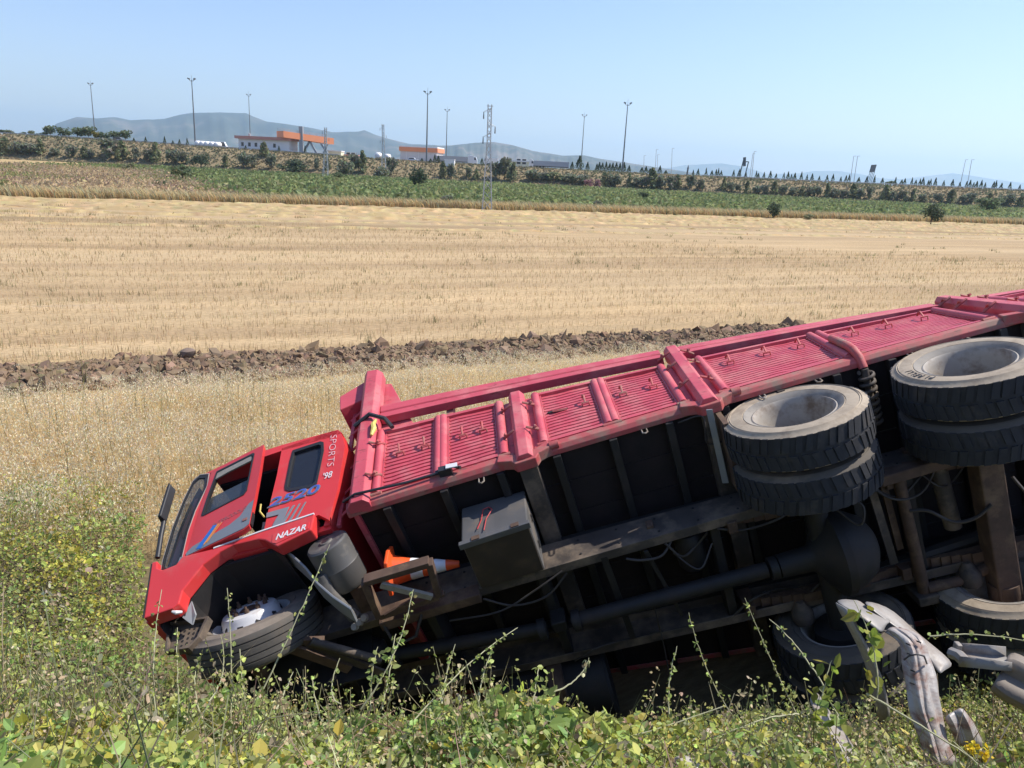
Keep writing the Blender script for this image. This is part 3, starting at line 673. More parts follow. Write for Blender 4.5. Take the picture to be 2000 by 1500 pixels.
# exhaust elbow and coiled air line
el = MB().tube([(-0.71, 1.31, 1.02), (-0.71, 1.32, 0.70), (-0.71, 1.31, 0.60), (-0.715, 1.27, 0.53), (-0.72, 1.18, 0.49)], 0.036, 12)
part(el, 'down_pipe', M['red_dirty'], smooth=60)
hel = MB(); hp = [(-0.72 + 0.052 * math.cos(a), 1.16 - 0.055 * a / 6.283, 0.46 + 0.052 * math.sin(a)) for a in np.linspace(0, 6.283 * 8, 8 * 14)]
hel.tube(hp, 0.016, 6); hel.tube([(-0.72, 1.18, 0.47), (-0.72, 0.72, 0.45)], 0.03, 8)
part(hel, 'coiled_hose', M['chassis_dust'], smooth=60)
for x in (2.35, 0.1, -0.35, -1.1, -1.55, 1.05):                          # rope eyes under the sill
    part(MB().tube([(x + 0.02, 1.19, 0.50), (x + 0.02, 1.19, 0.445), (x, 1.19, 0.43), (x - 0.02, 1.19, 0.445), (x - 0.02, 1.19, 0.50)], 0.006, 5), 'rope_eye', M['rim'], smooth=60)

# ---- tool box
tb = MB().bar([(0.52, 0.06), (1.0, 0.05), (0.965, 0.50), (0.52, 0.50)], 2.07, 2.58)
tool = part(tb, 'tool_box', M['box'], bevel=0.012)
part(MB().bar([(0.53, 0.050), (0.985, 0.042), (0.985, 0.056), (0.53, 0.064)], 2.08, 2.57), 'box_shade_panel', M['box_shade_panel'], tool, bevel=0.003)  # added slab whose dark colour gives the box its shaded face
part(MB().slab([(2.60, 0.03), (2.60, 0.07), (2.06, 0.07), (2.06, 0.03)], 0.955, 1.005), 'box_lid_edge', M['box'], tool, bevel=0.004)
for x in (2.17, 2.47): part(MB().box(x - 0.03, x + 0.03, 0.985, 1.012, 0.035, 0.075), 'box_latch', M['rust'], tool)
for z, y in ((0.30, 0.84), (0.2, 0.66)):
    part(MB().lathe([(0.032, 0.0), (0.034, 0.006), (0.022, 0.007), (0.02, 0.0)], (2.064, y, z), (-1, 0, 0), 14), 'box_hole_rim', M['dark'], tool)
hole = MB().lathe([(0.001, 0.004), (0.014, 0.004), (0.022, 0.0)], (2.36, 0.972, 0.38), (0.25, 1, 0.1), 10); part(hole, 'box_hole', M['dark'], tool)
part(MB().tube([(2.36, 0.985, 0.39), (2.40, 1.0, 0.36), (2.42, 0.995, 0.25), (2.45, 1.01, 0.14)], 0.004, 5), 'loose_wire', M['wire_red'], tool)
part(MB().tube([(2.36, 0.985, 0.39), (2.33, 1.0, 0.33), (2.38, 1.0, 0.24), (2.40, 1.012, 0.10)], 0.004, 5), 'loose_wire', M['wire_red'], tool)
# rusty carrier frame
def quadbar(a, b_, w=0.06, t=0.03): return MB().beam(a, b_, w, t)
cf = MB(); A_, B_, C_, D_ = (3.33, 0.97, 0.03), (2.84, 0.95, 0.03), (2.88, 0.62, 0.03), (3.36, 0.60, 0.03)
for p, q in ((A_, B_), (B_, C_), (C_, D_), (D_, A_)): cf.beam(p, q, 0.05, 0.085)
carrier = part(cf, 'carrier_frame', M['rust'], bevel=0.005)
part(MB().beam((3.22, 0.92, -0.01), (2.92, 0.66, -0.02), 0.045, 0.03), 'carrier_stay', M['strip'], carrier)
part(MB().beam((3.30, 0.62, -0.02), (3.05, 0.70, -0.03), 0.03, 0.02), 'carrier_stay', M['rust'], carrier)
part(MB().box(2.60, 3.40, 0.42, 0.505, 0.02, 0.14, 0.2), 'carrier_rail', M['rust'], bevel=0.006)
part(MB().tube([(3.38, 0.5, 0.05), (3.32, 0.34, -0.08), (3.15, 0.36, -0.06), (3.05, 0.5, 0.05)], 0.014, 6), 'air_hose', M['hose'], smooth=60)
# round grey tank with pipe behind the cab
tk = MB().lathe([(0.002, 0.012), (0.045, 0.012), (0.05, 0.0), (0.055, 0.0), (0.145, 0.0), (0.158, -0.012), (0.16, -0.03), (0.16, -0.19), (0.165, -0.2), (0.16, -0.21), (0.158, -0.36), (0.13, -0.40), (0.02, -0.405)], (3.60, 1.12, 0.40), (0.12, 1.0, 0.30), 28)
fil = part(tk, 'air_filter', M['tank'], smooth=40)
part(MB().lathe([(0.001, 0.016), (0.03, 0.015), (0.04, 0.006)], (3.60, 1.12, 0.40), (0.12, 1.0, 0.30), 14), 'filter_nut', M['black'], fil)
part(MB().tube([(3.68, 0.98, 0.22), (3.66, 0.86, 0.16), (3.60, 0.70, 0.10), (3.56, 0.60, 0.08)], [0.05, 0.045, 0.04, 0.05], 12), 'filter_pipe', M['tank'], fil, smooth=50)
part(MB().beam((3.50, 0.75, 0.22), (3.50, 0.5, 0.20), 0.10, 0.03), 'filter_bracket', M['rust'], fil)
fl = MB()
for k in range(3): fl.lathe([(0.0, 0.03), (0.026, 0.03), (0.03, 0.0)], (3.46 + 0.05 * k, 0.62 - 0.03 * k, 0.02), (0.2, 0.6, -0.5), 10)
part(fl, 'pipe_fittings', M['rim'], smooth=50)
# linkage rods under the cab
part(MB().tube([(3.86, 0.66, -0.08), (3.46, 0.28, -0.12)], 0.032, 10), 'linkage_rod', M['chassis_dust'], smooth=40)
part(MB().beam((4.05, 0.66, -0.06), (3.72, 0.26, -0.10), 0.09, 0.03), 'linkage_bar', M['rust'], bevel=0.005)
part(MB().beam((3.92, 0.60, -0.05), (3.5, 0.1, -0.10), 0.07, 0.02), 'linkage_bar', M['chassis_dust'], bevel=0.005)
part(MB().obox((3.88, 0.58, -0.03), (0.07, 0.03, 0), (-0.02, 0.05, 0), (0, 0, 0.02)), 'linkage_bracket', M['rust'], bevel=0.004)
part(MB().tube([(4.4, 0.62, 0.0), (4.4, -0.9, 0.0)], 0.06, 10), 'front_axle', M['rust'], smooth=40)

# ---- wheels
def tyre_mesh(front=False):
    W = 0.135
    prof = [(0.292, W - 0.035), (0.31, W - 0.01), (0.352, W + 0.011), (0.356, W + 0.006), (0.362, W + 0.012), (0.42, W + 0.014), (0.448, W + 0.009), (0.452, W + 0.014), (0.460, W + 0.006), (0.466, W + 0.010), (0.478, W - 0.002)]
    mb = MB()
    outer = prof + [(0.507, W - 0.014)]
    if front:
        tread = [(0.515, W - 0.03)]
        for g in (0.075, 0.027, -0.027, -0.075):
            tread += [(0.520, g + 0.006), (0.508, g + 0.004), (0.508, g - 0.004), (0.520, g - 0.006)]
        tread += [(0.515, -W + 0.03)]
    else:
        tread = [(0.507, W - 0.02), (0.507, -W + 0.02)]
    inner = [(r, -h) for r, h in reversed(outer)]
    ns = len(outer)
    mb.mat(2).lathe(outer[:3], (0, 0, 0), (0, 1, 0), 56); mb.mat(1).lathe(outer[2:], (0, 0, 0), (0, 1, 0), 56)
    mb.mat(0).lathe([outer[-1]] + tread + [inner[0]], (0, 0, 0), (0, 1, 0), 56)
    mb.mat(1).lathe(inner[:-2], (0, 0, 0), (0, 1, 0), 56); mb.mat(2).lathe(inner[-3:], (0, 0, 0), (0, 1, 0), 56)
    mb.mat(0).lathe([(0.292, -W + 0.035), (0.285, 0), (0.292, W - 0.035)], (0, 0, 0), (0, 1, 0), 40)
    if not front:                                                       # lugs
        K = 44
        for k in range(K):
            for s_ in (-1, 1):
                a = 2 * math.pi * (k + (0.5 if s_ > 0 else 0) + 0.10 * math.sin(k * 2.7 + s_)) / K; da = 0.42 * math.pi / K * (1.5 + 0.14 * math.sin(k * 4.1))
                pts = []
                for r in (0.500, 0.518 + 0.003 * math.sin(k * 1.9 + s_)):
                    for (t, y) in ((-da, 0.012), (-da * 0.9, W - 0.012), (da * 0.9, W - 0.012), (da, 0.012)):
                        aa = a + t + (0.06 * (W - y) / W)
                        rr = r if y < 0.1 else r - 0.006
                        pts.append((rr * math.cos(aa), s_ * y, rr * math.sin(aa)))
                mb.mat(0).add(pts, [(4, 5, 6, 7), (0, 1, 5, 4), (1, 2, 6, 5), (2, 3, 7, 6), (3, 0, 4, 7)])
    return mb
def rim_mesh(deep):
    """deep > 0: bowl seen from the outside; deep < 0: disc bulging outwards."""
    W = 0.135
    mb = MB().lathe([(0.286, W - 0.045), (0.300, W - 0.03), (0.302, W - 0.018), (0.292, W - 0.014), (0.280, W - 0.026), (0.268, W - 0.07), (0.262, W - 0.10), (0.245, -0.04), (0.235, -0.12)], (0, 0, 0), (0, 1, 0), 48)
    mb.lathe([(0.235, -0.12), (0.20, -0.128), (0.15, -0.118), (0.11, -0.115)], (0, 0, 0), (0, 1, 0), 48)
    mb.lathe([(0.302, -W + 0.018), (0.28, -W + 0.03), (0.24, -W + 0.012)], (0, 0, 0), (0, 1, 0), 40)
    return mb
t_rear, t_front = tyre_mesh(), tyre_mesh(True)
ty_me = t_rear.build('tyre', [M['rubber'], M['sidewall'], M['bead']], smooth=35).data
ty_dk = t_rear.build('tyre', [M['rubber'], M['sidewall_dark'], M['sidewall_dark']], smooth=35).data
ty_fr = t_front.build('tyre', [M['worn_rubber'], M['sidewall_front'], M['sidewall_front']], smooth=35).data
rm_me = rim_mesh(1).build('rim', M['rim'], smooth=40).data
hubm = MB().lathe([(0.0, -0.075), (0.06, -0.075), (0.085, -0.08), (0.10, -0.10), (0.11, -0.115)], (0, 0, 0), (0, 1, 0), 24).build('hub', M['chassis_dust'], smooth=40).data
nutm = MB().lathe([(0.0, 0.035), (0.012, 0.035), (0.013, 0.022), (0.019, 0.02), (0.02, 0.0)], (0, 0, 0), (0, 1, 0), 8).build('wheel_nut', M['rim'], smooth=40).data
holem = MB().lathe([(0.0, 0.003), (0.024, 0.003), (0.028, 0.0)], (0, 0, 0), (0, 1, 0), 12).build('hand_hole', M['dark']).data
for n_ in ('hand_hole', 'tyre', 'tyre.001', 'tyre.002', 'rim', 'hub', 'wheel_nut'):
    if n_ in bpy.data.objects: bpy.data.objects.remove(bpy.data.objects[n_])
def wheel(x, y, sgn, outer):
    w = empty('wheel', (x, y, 0.0), truck)
    if sgn < 0: w.rotation_euler = (math.pi, 0, 0)
    w.rotation_euler.y += random.uniform(0, 6)
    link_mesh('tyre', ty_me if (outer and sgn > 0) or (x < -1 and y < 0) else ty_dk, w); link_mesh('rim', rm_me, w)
    if outer:
        link_mesh('hub', hubm, w)
        for k in range(8):
            a = 2 * math.pi * k / 8 + 0.2
            link_mesh('hand_hole', holem, w).matrix_local = Matrix.Translation((0.20 * math.cos(a), -0.1235, 0.20 * math.sin(a)))
        for k in range(10):
            a = 2 * math.pi * k / 10
            n_ = link_mesh('wheel_nut', nutm, w); n_.location = (0.165 * math.cos(a), -0.12, 0.165 * math.sin(a))
    return w
for x in (0.0, -1.271):
    for sgn in (1, -1):
        outer_w = wheel(x, sgn * 1.065, sgn, True)
        if x < -1 and sgn > 0: MARKED = outer_w
        wheel(x, sgn * (1.065 - 0.335), -sgn, False)
# moulded lettering on the sidewall of the tag axle wheel
mk = MB()
ang0 = None
mk_w = MARKED
def ring_text(mb, word, r, a0, size, step):
    for i, chx in enumerate(word):
        a = a0 + i * step
        U = (-math.sin(a), 0, math.cos(a)); V_ = (math.cos(a), 0, math.sin(a))
        # outward normal +y: choose U so that letters read from outside
        put_text(mb, chx, size, (r * math.cos(a), 0.1515, r * math.sin(a)), U, V_, (0, 1, 0), extrude=0.001)
MARKED.rotation_euler = (0, 0, 0)
ring_text(mk, 'PIRELLI', 0.378, math.radians(-30), 0.068, 0.108)
mk.build('lettering', M['black'], MARKED)
# front wheel: knocked inwards and turned
FWC = np.array([4.383, 0.771, 0.008]); FWN = np.array([0.012, 0.985, 0.171]); FWN /= np.linalg.norm(FWN)
fwheel = empty('front_wheel', FWC - FWN * 0.135, truck)
fwheel.rotation_mode = 'QUATERNION'; fwheel.rotation_quaternion = Vector((0, 1, 0)).rotation_difference(Vector(FWN))
link_mesh('tyre', ty_fr, fwheel)
fr_rim = MB().lathe([(0.286, 0.09), (0.302, 0.117), (0.292, 0.121), (0.28, 0.10), (0.262, 0.05), (0.25, 0.04), (0.235, 0.06), (0.222, 0.15), (0.205, 0.178), (0.17, 0.188), (0.10, 0.188), (0.085, 0.175), (0.08, 0.12)], (0, 0, 0), (0, 1, 0), 48)
fr_rim.build('rim', M['hub'], fwheel, smooth=40)
for k in range(10):
    a = 2 * math.pi * k / 10
    n_ = MB().lathe([(0.0, 0.052), (0.010, 0.052), (0.011, 0.028), (0.018, 0.026), (0.020, 0.0)], (0.14 * math.cos(a), 0.188, 0.14 * math.sin(a)), (0, 1, 0), 8)
    n_.build('wheel_nut', M['rust'], fwheel, smooth=40)
    a += 0.3
    MB().lathe([(0.0, 0.003), (0.022, 0.002), (0.026, 0.0)], (0.2265 * math.cos(a), 0.118, 0.2265 * math.sin(a)), (1.4 * math.cos(a), 0.5, 0.85 * math.sin(a)), 10).build('hand_hole', M['dark'], fwheel)
MB().lathe([(0.0, 0.06), (0.05, 0.06), (0.075, 0.045), (0.085, -0.05)], (0, 0.135, 0), (0, 1, 0), 20).build('hub', M['rust'], fwheel, smooth=40)

# ---- cab
YC = 1.15
def cpart(mb, name, m, parent=truck, **k): return mb.build(name, m, parent, tC, **k)
shell = MB()
def roofline(y): return 0.10 * (1 - (abs(y) / 1.15) ** 2.5)
ys = (-1.15, -0.9, -0.45, 0, 0.45, 0.9, 1.15)
shell.sweep([[(4.74, y, 1.615 + roofline(y)), (4.55, y, 1.665 + roofline(y)), (4.05, y, 1.69 + roofline(y)), (3.54, y, 1.675 + roofline(y)), (3.50, y, 1.62), (3.56, y, 1.60), (4.05, y, 1.615), (4.70, y, 1.565)] for y in ys])     # roof
shell.sweep([[(3.50, y, 1.62), (3.46, y, 1.45), (3.50, y, 1.0), (3.57, y, 0.65), (3.62, y, 0.65), (3.56, y, 1.0), (3.52, y, 1.45), (3.56, y, 1.62)] for y in (-1.15, 0, 1.10)])   # back wall
shell.box(3.57, 4.95, -1.15, 1.08, 0.62, 0.67)                                             # floor
shell.sweep([[(5.02, y, 0.70), (5.03, y, 0.58), (4.96, y, 0.17), (4.90, y, 0.17), (4.96, y, 0.60), (4.965, y, 0.70)] for y in (0.1, 0.6, 1.08, 1.12)])   # nose panel
shell.slab([(5.0, 0.62), (4.97, 1.1), (4.74, 1.62), (3.5, 1.66), (3.5, 1.0), (3.57, 0.62)], -1.15, -1.12)
cab = cpart(shell, 'cab', M['cab'], smooth=35)
cpart(MB().sweep([[(5.02, y, 0.70), (5.03, y, 0.58), (4.96, y, 0.17), (4.90, y, 0.17), (4.96, y, 0.60), (4.965, y, 0.70)] for y in (-1.15, 0.095)]), 'front_panel', M['cab'], cab)
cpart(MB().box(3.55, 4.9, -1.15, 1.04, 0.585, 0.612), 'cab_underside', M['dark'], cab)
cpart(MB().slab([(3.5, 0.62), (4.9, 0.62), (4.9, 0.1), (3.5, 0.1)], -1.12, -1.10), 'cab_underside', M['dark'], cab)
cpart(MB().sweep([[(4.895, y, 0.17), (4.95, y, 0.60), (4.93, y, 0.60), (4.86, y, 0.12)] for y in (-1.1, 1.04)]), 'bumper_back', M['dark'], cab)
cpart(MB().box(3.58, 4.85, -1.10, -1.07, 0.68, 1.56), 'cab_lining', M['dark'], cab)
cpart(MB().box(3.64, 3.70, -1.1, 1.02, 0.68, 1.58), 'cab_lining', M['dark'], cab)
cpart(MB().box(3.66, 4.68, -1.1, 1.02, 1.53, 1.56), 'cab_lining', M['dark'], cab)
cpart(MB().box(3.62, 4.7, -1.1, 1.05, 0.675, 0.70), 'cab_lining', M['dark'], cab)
cpart(MB().sweep([[(4.95, y, 0.70), (4.95, y, 0.98), (4.80, y, 1.04), (4.68, y, 0.95), (4.70, y, 0.70)] for y in (-1.05, 1.02)]), 'dashboard', M['dark'], cab, bevel=0.02)
st = MB().box(3.95, 4.35, 0.35, 0.85, 0.70, 0.88); st.sweep([[(3.86, y, 0.86), (3.98, y, 0.86), (3.86, y, 1.42), (3.78, y, 1.40)] for y in (0.35, 0.85)])
cpart(st, 'seat', M['dark'], cab, bevel=0.03)
cpart(MB().lathe([(0.20, -0.012), (0.212, 0.0), (0.20, 0.012), (0.188, 0.0), (0.20, -0.012)], (4.60, 0.55, 1.10), (-0.5, 0, 0.85), 24), 'steering_wheel', M['black'], cab, smooth=50)
# windscreen and its wrapped corner
def yq(x): return YC - 0.002 - max(0.0, (x - 4.79) / 0.17) ** 2 * 0.03
GL = [(4.953, 0.638), (4.970, 0.757), (4.962, 1.082), (4.922, 1.366), (4.872, 1.555), (4.816, 1.596), (4.735, 1.575), (4.722, 1.428), (4.772, 1.161), (4.788, 0.95), (4.782, 0.694), (4.80, 0.622), (4.90, 0.602)]
def curved_ring(outer, k, lift, thick=0.012):
    cx = sum(p[0] for p in outer) / len(outer); mb = MB(); n = len(outer)
    gx_, gz_ = 4.862, 1.07
    inner = [(gx_ + (x - gx_) * (1 - k * 2.6), gz_ + (z - gz_) * (1 - k)) for x, z in outer]
    V = [(x, yq(x) + lift, z) for x, z in outer] + [(x, yq(x) + lift, z) for x, z in inner] + [(x, yq(x) + lift - thick, z) for x, z in outer] + [(x, yq(x) + lift - thick, z) for x, z in inner]
    F = []
    for i in range(n):
        j = (i + 1) % n
        F += [(i, j, n + j, n + i), (2 * n + i, 3 * n + i, 3 * n + j, 2 * n + j), (i, 2 * n + i, 2 * n + j, j), (n + i, n + j, 3 * n + j, 3 * n + i)]
    return mb.add(V, F), inner
seal_mb, inner = curved_ring(GL, 0.055, 0.006, 0.02)
ws = cpart(MB().sweep([[(4.968, y, 0.70), (4.97, y, 0.76), (4.962, y, 1.08), (4.922, y, 1.366), (4.87, y, 1.56), (4.865, y, 1.56), (4.915, y, 1.366), (4.955, y, 1.08), (4.962, y, 0.76)] for y in (-1.05, -0.5, 0, 0.5, 1.05)]), 'windscreen', M['glass_front'], cab, smooth=40)
cpart(seal_mb, 'windscreen_seal', M['seal'], ws, smooth=40)
e_mb, _ = curved_ring([(4.862 + (x - 4.862) * 1.10, 1.07 + (z - 1.07) * 1.025) for x, z in GL], 0.014, 0.009, 0.012)
cpart(e_mb, 'seal_edge', M['seal_edge'], ws, smooth=40)
gl = MB(); n_ = len(inner); gl.add([(x, yq(x) - 0.002, z) for x, z in inner] + [(4.862, yq(4.862) - 0.002, 1.07)], [(i, (i + 1) % n_, n_) for i in range(n_)])
cpart(gl, 'corner_glass', M['glass'], ws, smooth=60)
cpart(MB().sweep([[(4.935, y, 0.66), (4.93, y, 1.05), (4.87, y, 1.42), (4.84, y, 1.42), (4.895, y, 1.05), (4.90, y, 0.66)] for y in (1.0, 1.06)]), 'inner_pillar', M['cab'], ws)
# pillar between windscreen and door, upper rail
cpart(MB().slab([(4.742, 1.60), (4.70, 1.606), (4.755, 0.70), (4.79, 0.62), (4.792, 0.69), (4.796, 0.95), (4.78, 1.161), (4.73, 1.428)], 1.07, YC), 'door_pillar', M['cab'], cab, bevel=0.004)
cpart(MB().slab([(4.82, 1.60), (4.55, 1.66), (4.04, 1.68), (4.04, 1.615), (4.70, 1.602), (4.74, 1.582)], 1.06, YC - 0.002), 'roof_rail', M['cab'], cab, bevel=0.006)
# rear side panel with its window
RW = [(3.937, 1.555), (3.70, 1.566), (3.672, 1.545), (3.662, 1.447), (3.693, 1.096), (3.72, 1.066), (3.92, 1.095), (3.955, 1.125), (3.962, 1.16), (3.95, 1.436)]
RP = [(4.055, 1.645), (3.60, 1.68), (3.53, 1.665), (3.50, 1.60), (3.462, 1.443), (3.50, 0.95), (3.556, 0.65), (3.644, 0.732), (4.10, 0.715), (4.09, 0.93), (4.063, 1.321)]
rp_ = cpart(MB().ring_slab(RP, RW, 1.10, YC), 'rear_quarter', M['cab'], cab, bevel=0.006)
def shrink(poly, k):
    cx = sum(p[0] for p in poly) / len(poly); cz = sum(p[1] for p in poly) / len(poly)
    return [(cx + (x - cx) * k, cz + (z - cz) * k) for x, z in poly]
cpart(MB().ring_slab(shrink(RW, 1.07), shrink(RW, 0.93), 1.12, YC + 0.007), 'window_seal', M['seal'], rp_, bevel=0.003)
cpart(MB().slab(shrink(RW, 0.95), 1.125, 1.132), 'quarter_window', M['glass_dark'], rp_)
# door, hung at the front pillar and ajar
DH = math.radians(10.5)
def door_xyz(x, y, z):
    d = 4.725 - x
    return (4.725 - d * math.cos(DH) - (y - YC) * -math.sin(DH) * -1, YC + d * math.sin(DH) + (y - YC) * math.cos(DH), z)
class DoorMB(MB):
    def build(s, *a, **k):
        s.v = [door_xyz(*p) for p in s.v]; return super().build(*a, **k)
DP = [(4.70, 1.604), (4.40, 1.625), (4.16, 1.632), (4.150, 1.30), (4.15, 1.0), (4.158, 0.72), (4.20, 0.70), (4.74, 0.682), (4.757, 0.722), (4.72, 1.30)]
DW = [(4.632, 1.555), (4.27, 1.572), (4.252, 1.555), (4.256, 1.14), (4.28, 1.105), (4.66, 1.075), (4.682, 1.09), (4.668, 1.27)]
door = cpart(DoorMB().ring_slab(DP, DW, YC - 0.05, YC + 0.004), 'door', M['cab'], cab, bevel=0.006)
cpart(DoorMB().ring_slab(shrink(DW, 1.04), shrink(DW, 0.96), YC - 0.04, YC + 0.009), 'window_seal', M['seal'], door, bevel=0.002)
cpart(DoorMB().slab([(4.672, 1.085), (4.665, 1.285), (4.262, 1.30), (4.262, 1.12), (4.285, 1.10), (4.65, 1.08)], YC - 0.03, YC - 0.024), 'door_window', M['glass_door'], door)
cpart(DoorMB().slab([(4.64, 1.47), (4.63, 1.55), (4.275, 1.565), (4.265, 1.50), (4.50, 1.49)], YC - 0.012, YC + 0.003), 'rain_guard', M['strip'], door)
cpart(DoorMB().box(4.166, 4.70, YC - 0.075, YC - 0.052, 0.74, 1.05), 'door_lining', M['dark'], door)
cpart(DoorMB().box(4.145, 4.185, YC - 0.05, YC - 0.005, 0.74, 0.86), 'door_latch', M['black'], door)
cpart(DoorMB().obox((4.21, YC + 0.008, 0.80), (0.02, 0, 0), (0, 0.006, 0), (0, 0, 0.012)), 'door_handle', M['red_dirty'], door)
cpart(MB().obox((4.12, 1.10, 0.80), (0.02, 0, 0.004), (0, 0.02, 0), (0, 0, 0.05)), 'striker', M['rim'], cab)
cpart(MB().tube([(4.13, 1.12, 0.9), (4.17, 1.14, 0.96), (4.16, 1.16, 1.02)], 0.008, 6), 'cab_cord', M['yellow'], cab)
# decals: thin films on door and rear quarter
def decal(poly, m, parent, on_door, lift=0.003, name='decal'):
    mb = (DoorMB if on_door else MB)().slab(poly, YC + 0.004 + lift * (1 if on_door else 0), YC + 0.0055 + lift)
    return cpart(mb, name, M[m], parent)
decal([(4.156, 0.985), (4.158, 0.735), (4.20, 0.712), (4.745, 0.69), (4.752, 0.722), (4.70, 0.765), (4.50, 0.80), (4.36, 0.822), (4.27, 0.865), (4.20, 0.965)], 'decal', door, True)
decal([(4.655, 0.715), (4.605, 0.70), (4.49, 0.885), (4.53, 0.895)], 'blue', door, True, 0.006)
decal([(4.590, 0.725), (4.573, 0.725), (4.465, 0.885), (4.482, 0.89)], 'orange', door, True, 0.006)
decal([(4.565, 0.735), (4.553, 0.735), (4.440, 0.888), (4.45, 0.89)], 'orange', door, True, 0.006)
ft_ = DoorMB(); put_text(ft_, 'INTERCOOLER', 0.052, (4.545, YC + 0.0055, 0.885), (-1, 0, 0.10), (0.0, 0, 1), (0, 1, 0), extrude=0.0008, shear=0.2)
cpart(ft_, 'lettering', M['decal_dark'], door)
decal([(4.80, 0.618), (4.79, 0.69), (4.765, 0.69), (4.76, 0.66)], 'decal', cab, False)
decal([(4.095, 0.905), (3.905, 0.905), (3.93, 0.81), (3.955, 0.735), (4.03, 0.735), (4.01, 0.80), (3.985, 0.85), (4.092, 0.855)], 'decal', rp_, False)
for k in range(3):
    xo = 3.875 - k * 0.052
    decal([(xo, 0.905), (xo - 0.02 + k * 0.004, 0.905), (xo + 0.055 - k * 0.0, 0.738), (xo + 0.083 - k * 0.004, 0.738)], 'decal', rp_, False)
nb = MB(); put_text(nb, '2520', 0.125, (4.098, YC + 0.006, 0.962), (-1, 0, 0.03), (0, 0, 1), (0, 1, 0), sx=1.72, extrude=0.001, shear=0.2, offset=0.005)
cpart(nb, 'lettering', M['decal'], rp_)
nb = MB(); put_text(nb, '2520', 0.125, (4.096, YC + 0.009, 0.964), (-1, 0, 0.03), (0, 0, 1), (0, 1, 0), sx=1.72, extrude=0.001, shear=0.2, offset=0.0)
cpart(nb, 'lettering', M['blue_text'], rp_)
nb = MB(); put_text(nb, 'SPORTS', 0.088, (3.60, YC + 0.006, 1.625), (0.02, 0, -1), (-1, 0, 0), (0, 1, 0), sx=1.28, extrude=0.001, shear=0.15, offset=-0.0025)
put_text(nb, "'98", 0.10, (3.645, YC + 0.006, 1.105), (-1, 0, 0.0), (0, 0, 1), (0, 1, 0), sx=0.72, extrude=0.001, shear=0.2)
cpart(nb, 'lettering', M['white'], rp_)
# fender and sill with the raised NAZAR plate
FD = [(5.02, 0.70), (4.945, 0.167), (4.72, 0.185), (4.68, 0.214), (4.676, 0.332), (4.552, 0.524), (4.431, 0.606), (4.328, 0.640), (4.12, 0.628), (4.06, 0.60), (3.949, 0.50), (3.68, 0.57), (3.665, 0.728), (4.10, 0.700), (4.50, 0.662), (4.755, 0.672), (4.795, 0.606), (4.90, 0.590), (4.955, 0.625), (4.972, 0.70)]
fend = cpart(MB().slab(FD, 1.06, YC + 0.03), 'fender', M['cab'], cab, bevel=0.01)
cpart(MB().slab([(3.67, 0.722), (4.10, 0.694), (4.49, 0.656), (4.49, 0.668), (4.10, 0.706), (3.67, 0.734)], YC + 0.02, YC + 0.036), 'fender_lip', M['white'], fend)
cpart(MB().slab([(3.995, 0.548), (3.955, 0.528), (3.70, 0.588), (3.70, 0.655), (4.0, 0.632)], YC + 0.028, YC + 0.034), 'name_plate', M['cab'], fend, bevel=0.002)
nb = MB(); put_text(nb, 'NAZAR', 0.078, (3.968, YC + 0.0365, 0.563), (-1, 0, 0.085), (0.0, 0, 1), (0, 1, 0), sx=0.93, extrude=0.001, shear=0.25, offset=0.0015)
cpart(nb, 'lettering', M['white'], fend)
cpart(MB().slab([(4.985, 0.50), (4.945, 0.17), (4.955, 0.17), (4.995, 0.50), (5.02, 0.68), (5.01, 0.68)], YC + 0.025, YC + 0.033), 'panel_seam', M['dark'], fend)
# wheel arch liner
arch = [(4.70, 0.20), (4.676, 0.332), (4.552, 0.524), (4.431, 0.606), (4.328, 0.640), (4.12, 0.628), (4.06, 0.60), (3.949, 0.50)]
lin = MB(); lin.sweep([[(x, y, z) for x, z in arch] + [(x + 0.0, y, z + 0.012) for x, z in reversed(arch)] for y in (0.30, 0.7, 1.055)])
lin.slab([(4.70, 0.20), (4.676, 0.332), (4.552, 0.524), (4.431, 0.606), (4.328, 0.640), (4.12, 0.628), (4.06, 0.60), (3.60, 0.60), (3.55, -0.15), (4.65, -0.15)], 0.20, 0.22)
cpart(lin, 'arch_liner', M['chassis'], cab)
cpart(MB().sweep([[(4.72, 1.05, 0.19), (4.66, 1.07, 0.30), (4.63, 1.03, 0.20), (4.66, 1.0, 0.14)], [(4.715, 1.04, 0.195), (4.66, 1.06, 0.305), (4.625, 1.02, 0.205), (4.655, 0.99, 0.145)]]), 'torn_lamp_bracket', M['grey'], cab)
cpart(MB().tube([(4.735, 1.16, 0.175), (4.71, 1.15, 0.165), (4.68, 1.12, 0.18)], [0.008, 0.016, 0.010], 8), 'torn_edge', M['white'], cab)
# grey rear mudguard of the front wheel
mg = [(4.0, 0.60, 1.04), (3.90, 0.50, 1.03), (3.80, 0.38, 1.0), (3.70, 0.22, 0.97), (3.58, 0.08, 0.95), (3.44, -0.06, 0.94)]
mgm = MB().sweep([[(x, y1, z), (x - 0.012, y1 + 0.004, z + 0.012), (x - 0.012 + 0.02, y1 - 0.16, z + 0.02), (x + 0.02, y1 - 0.17, z)] for x, z, y1 in mg])
cpart(mgm, 'mudguard', M['grey'], cab, bevel=0.004)
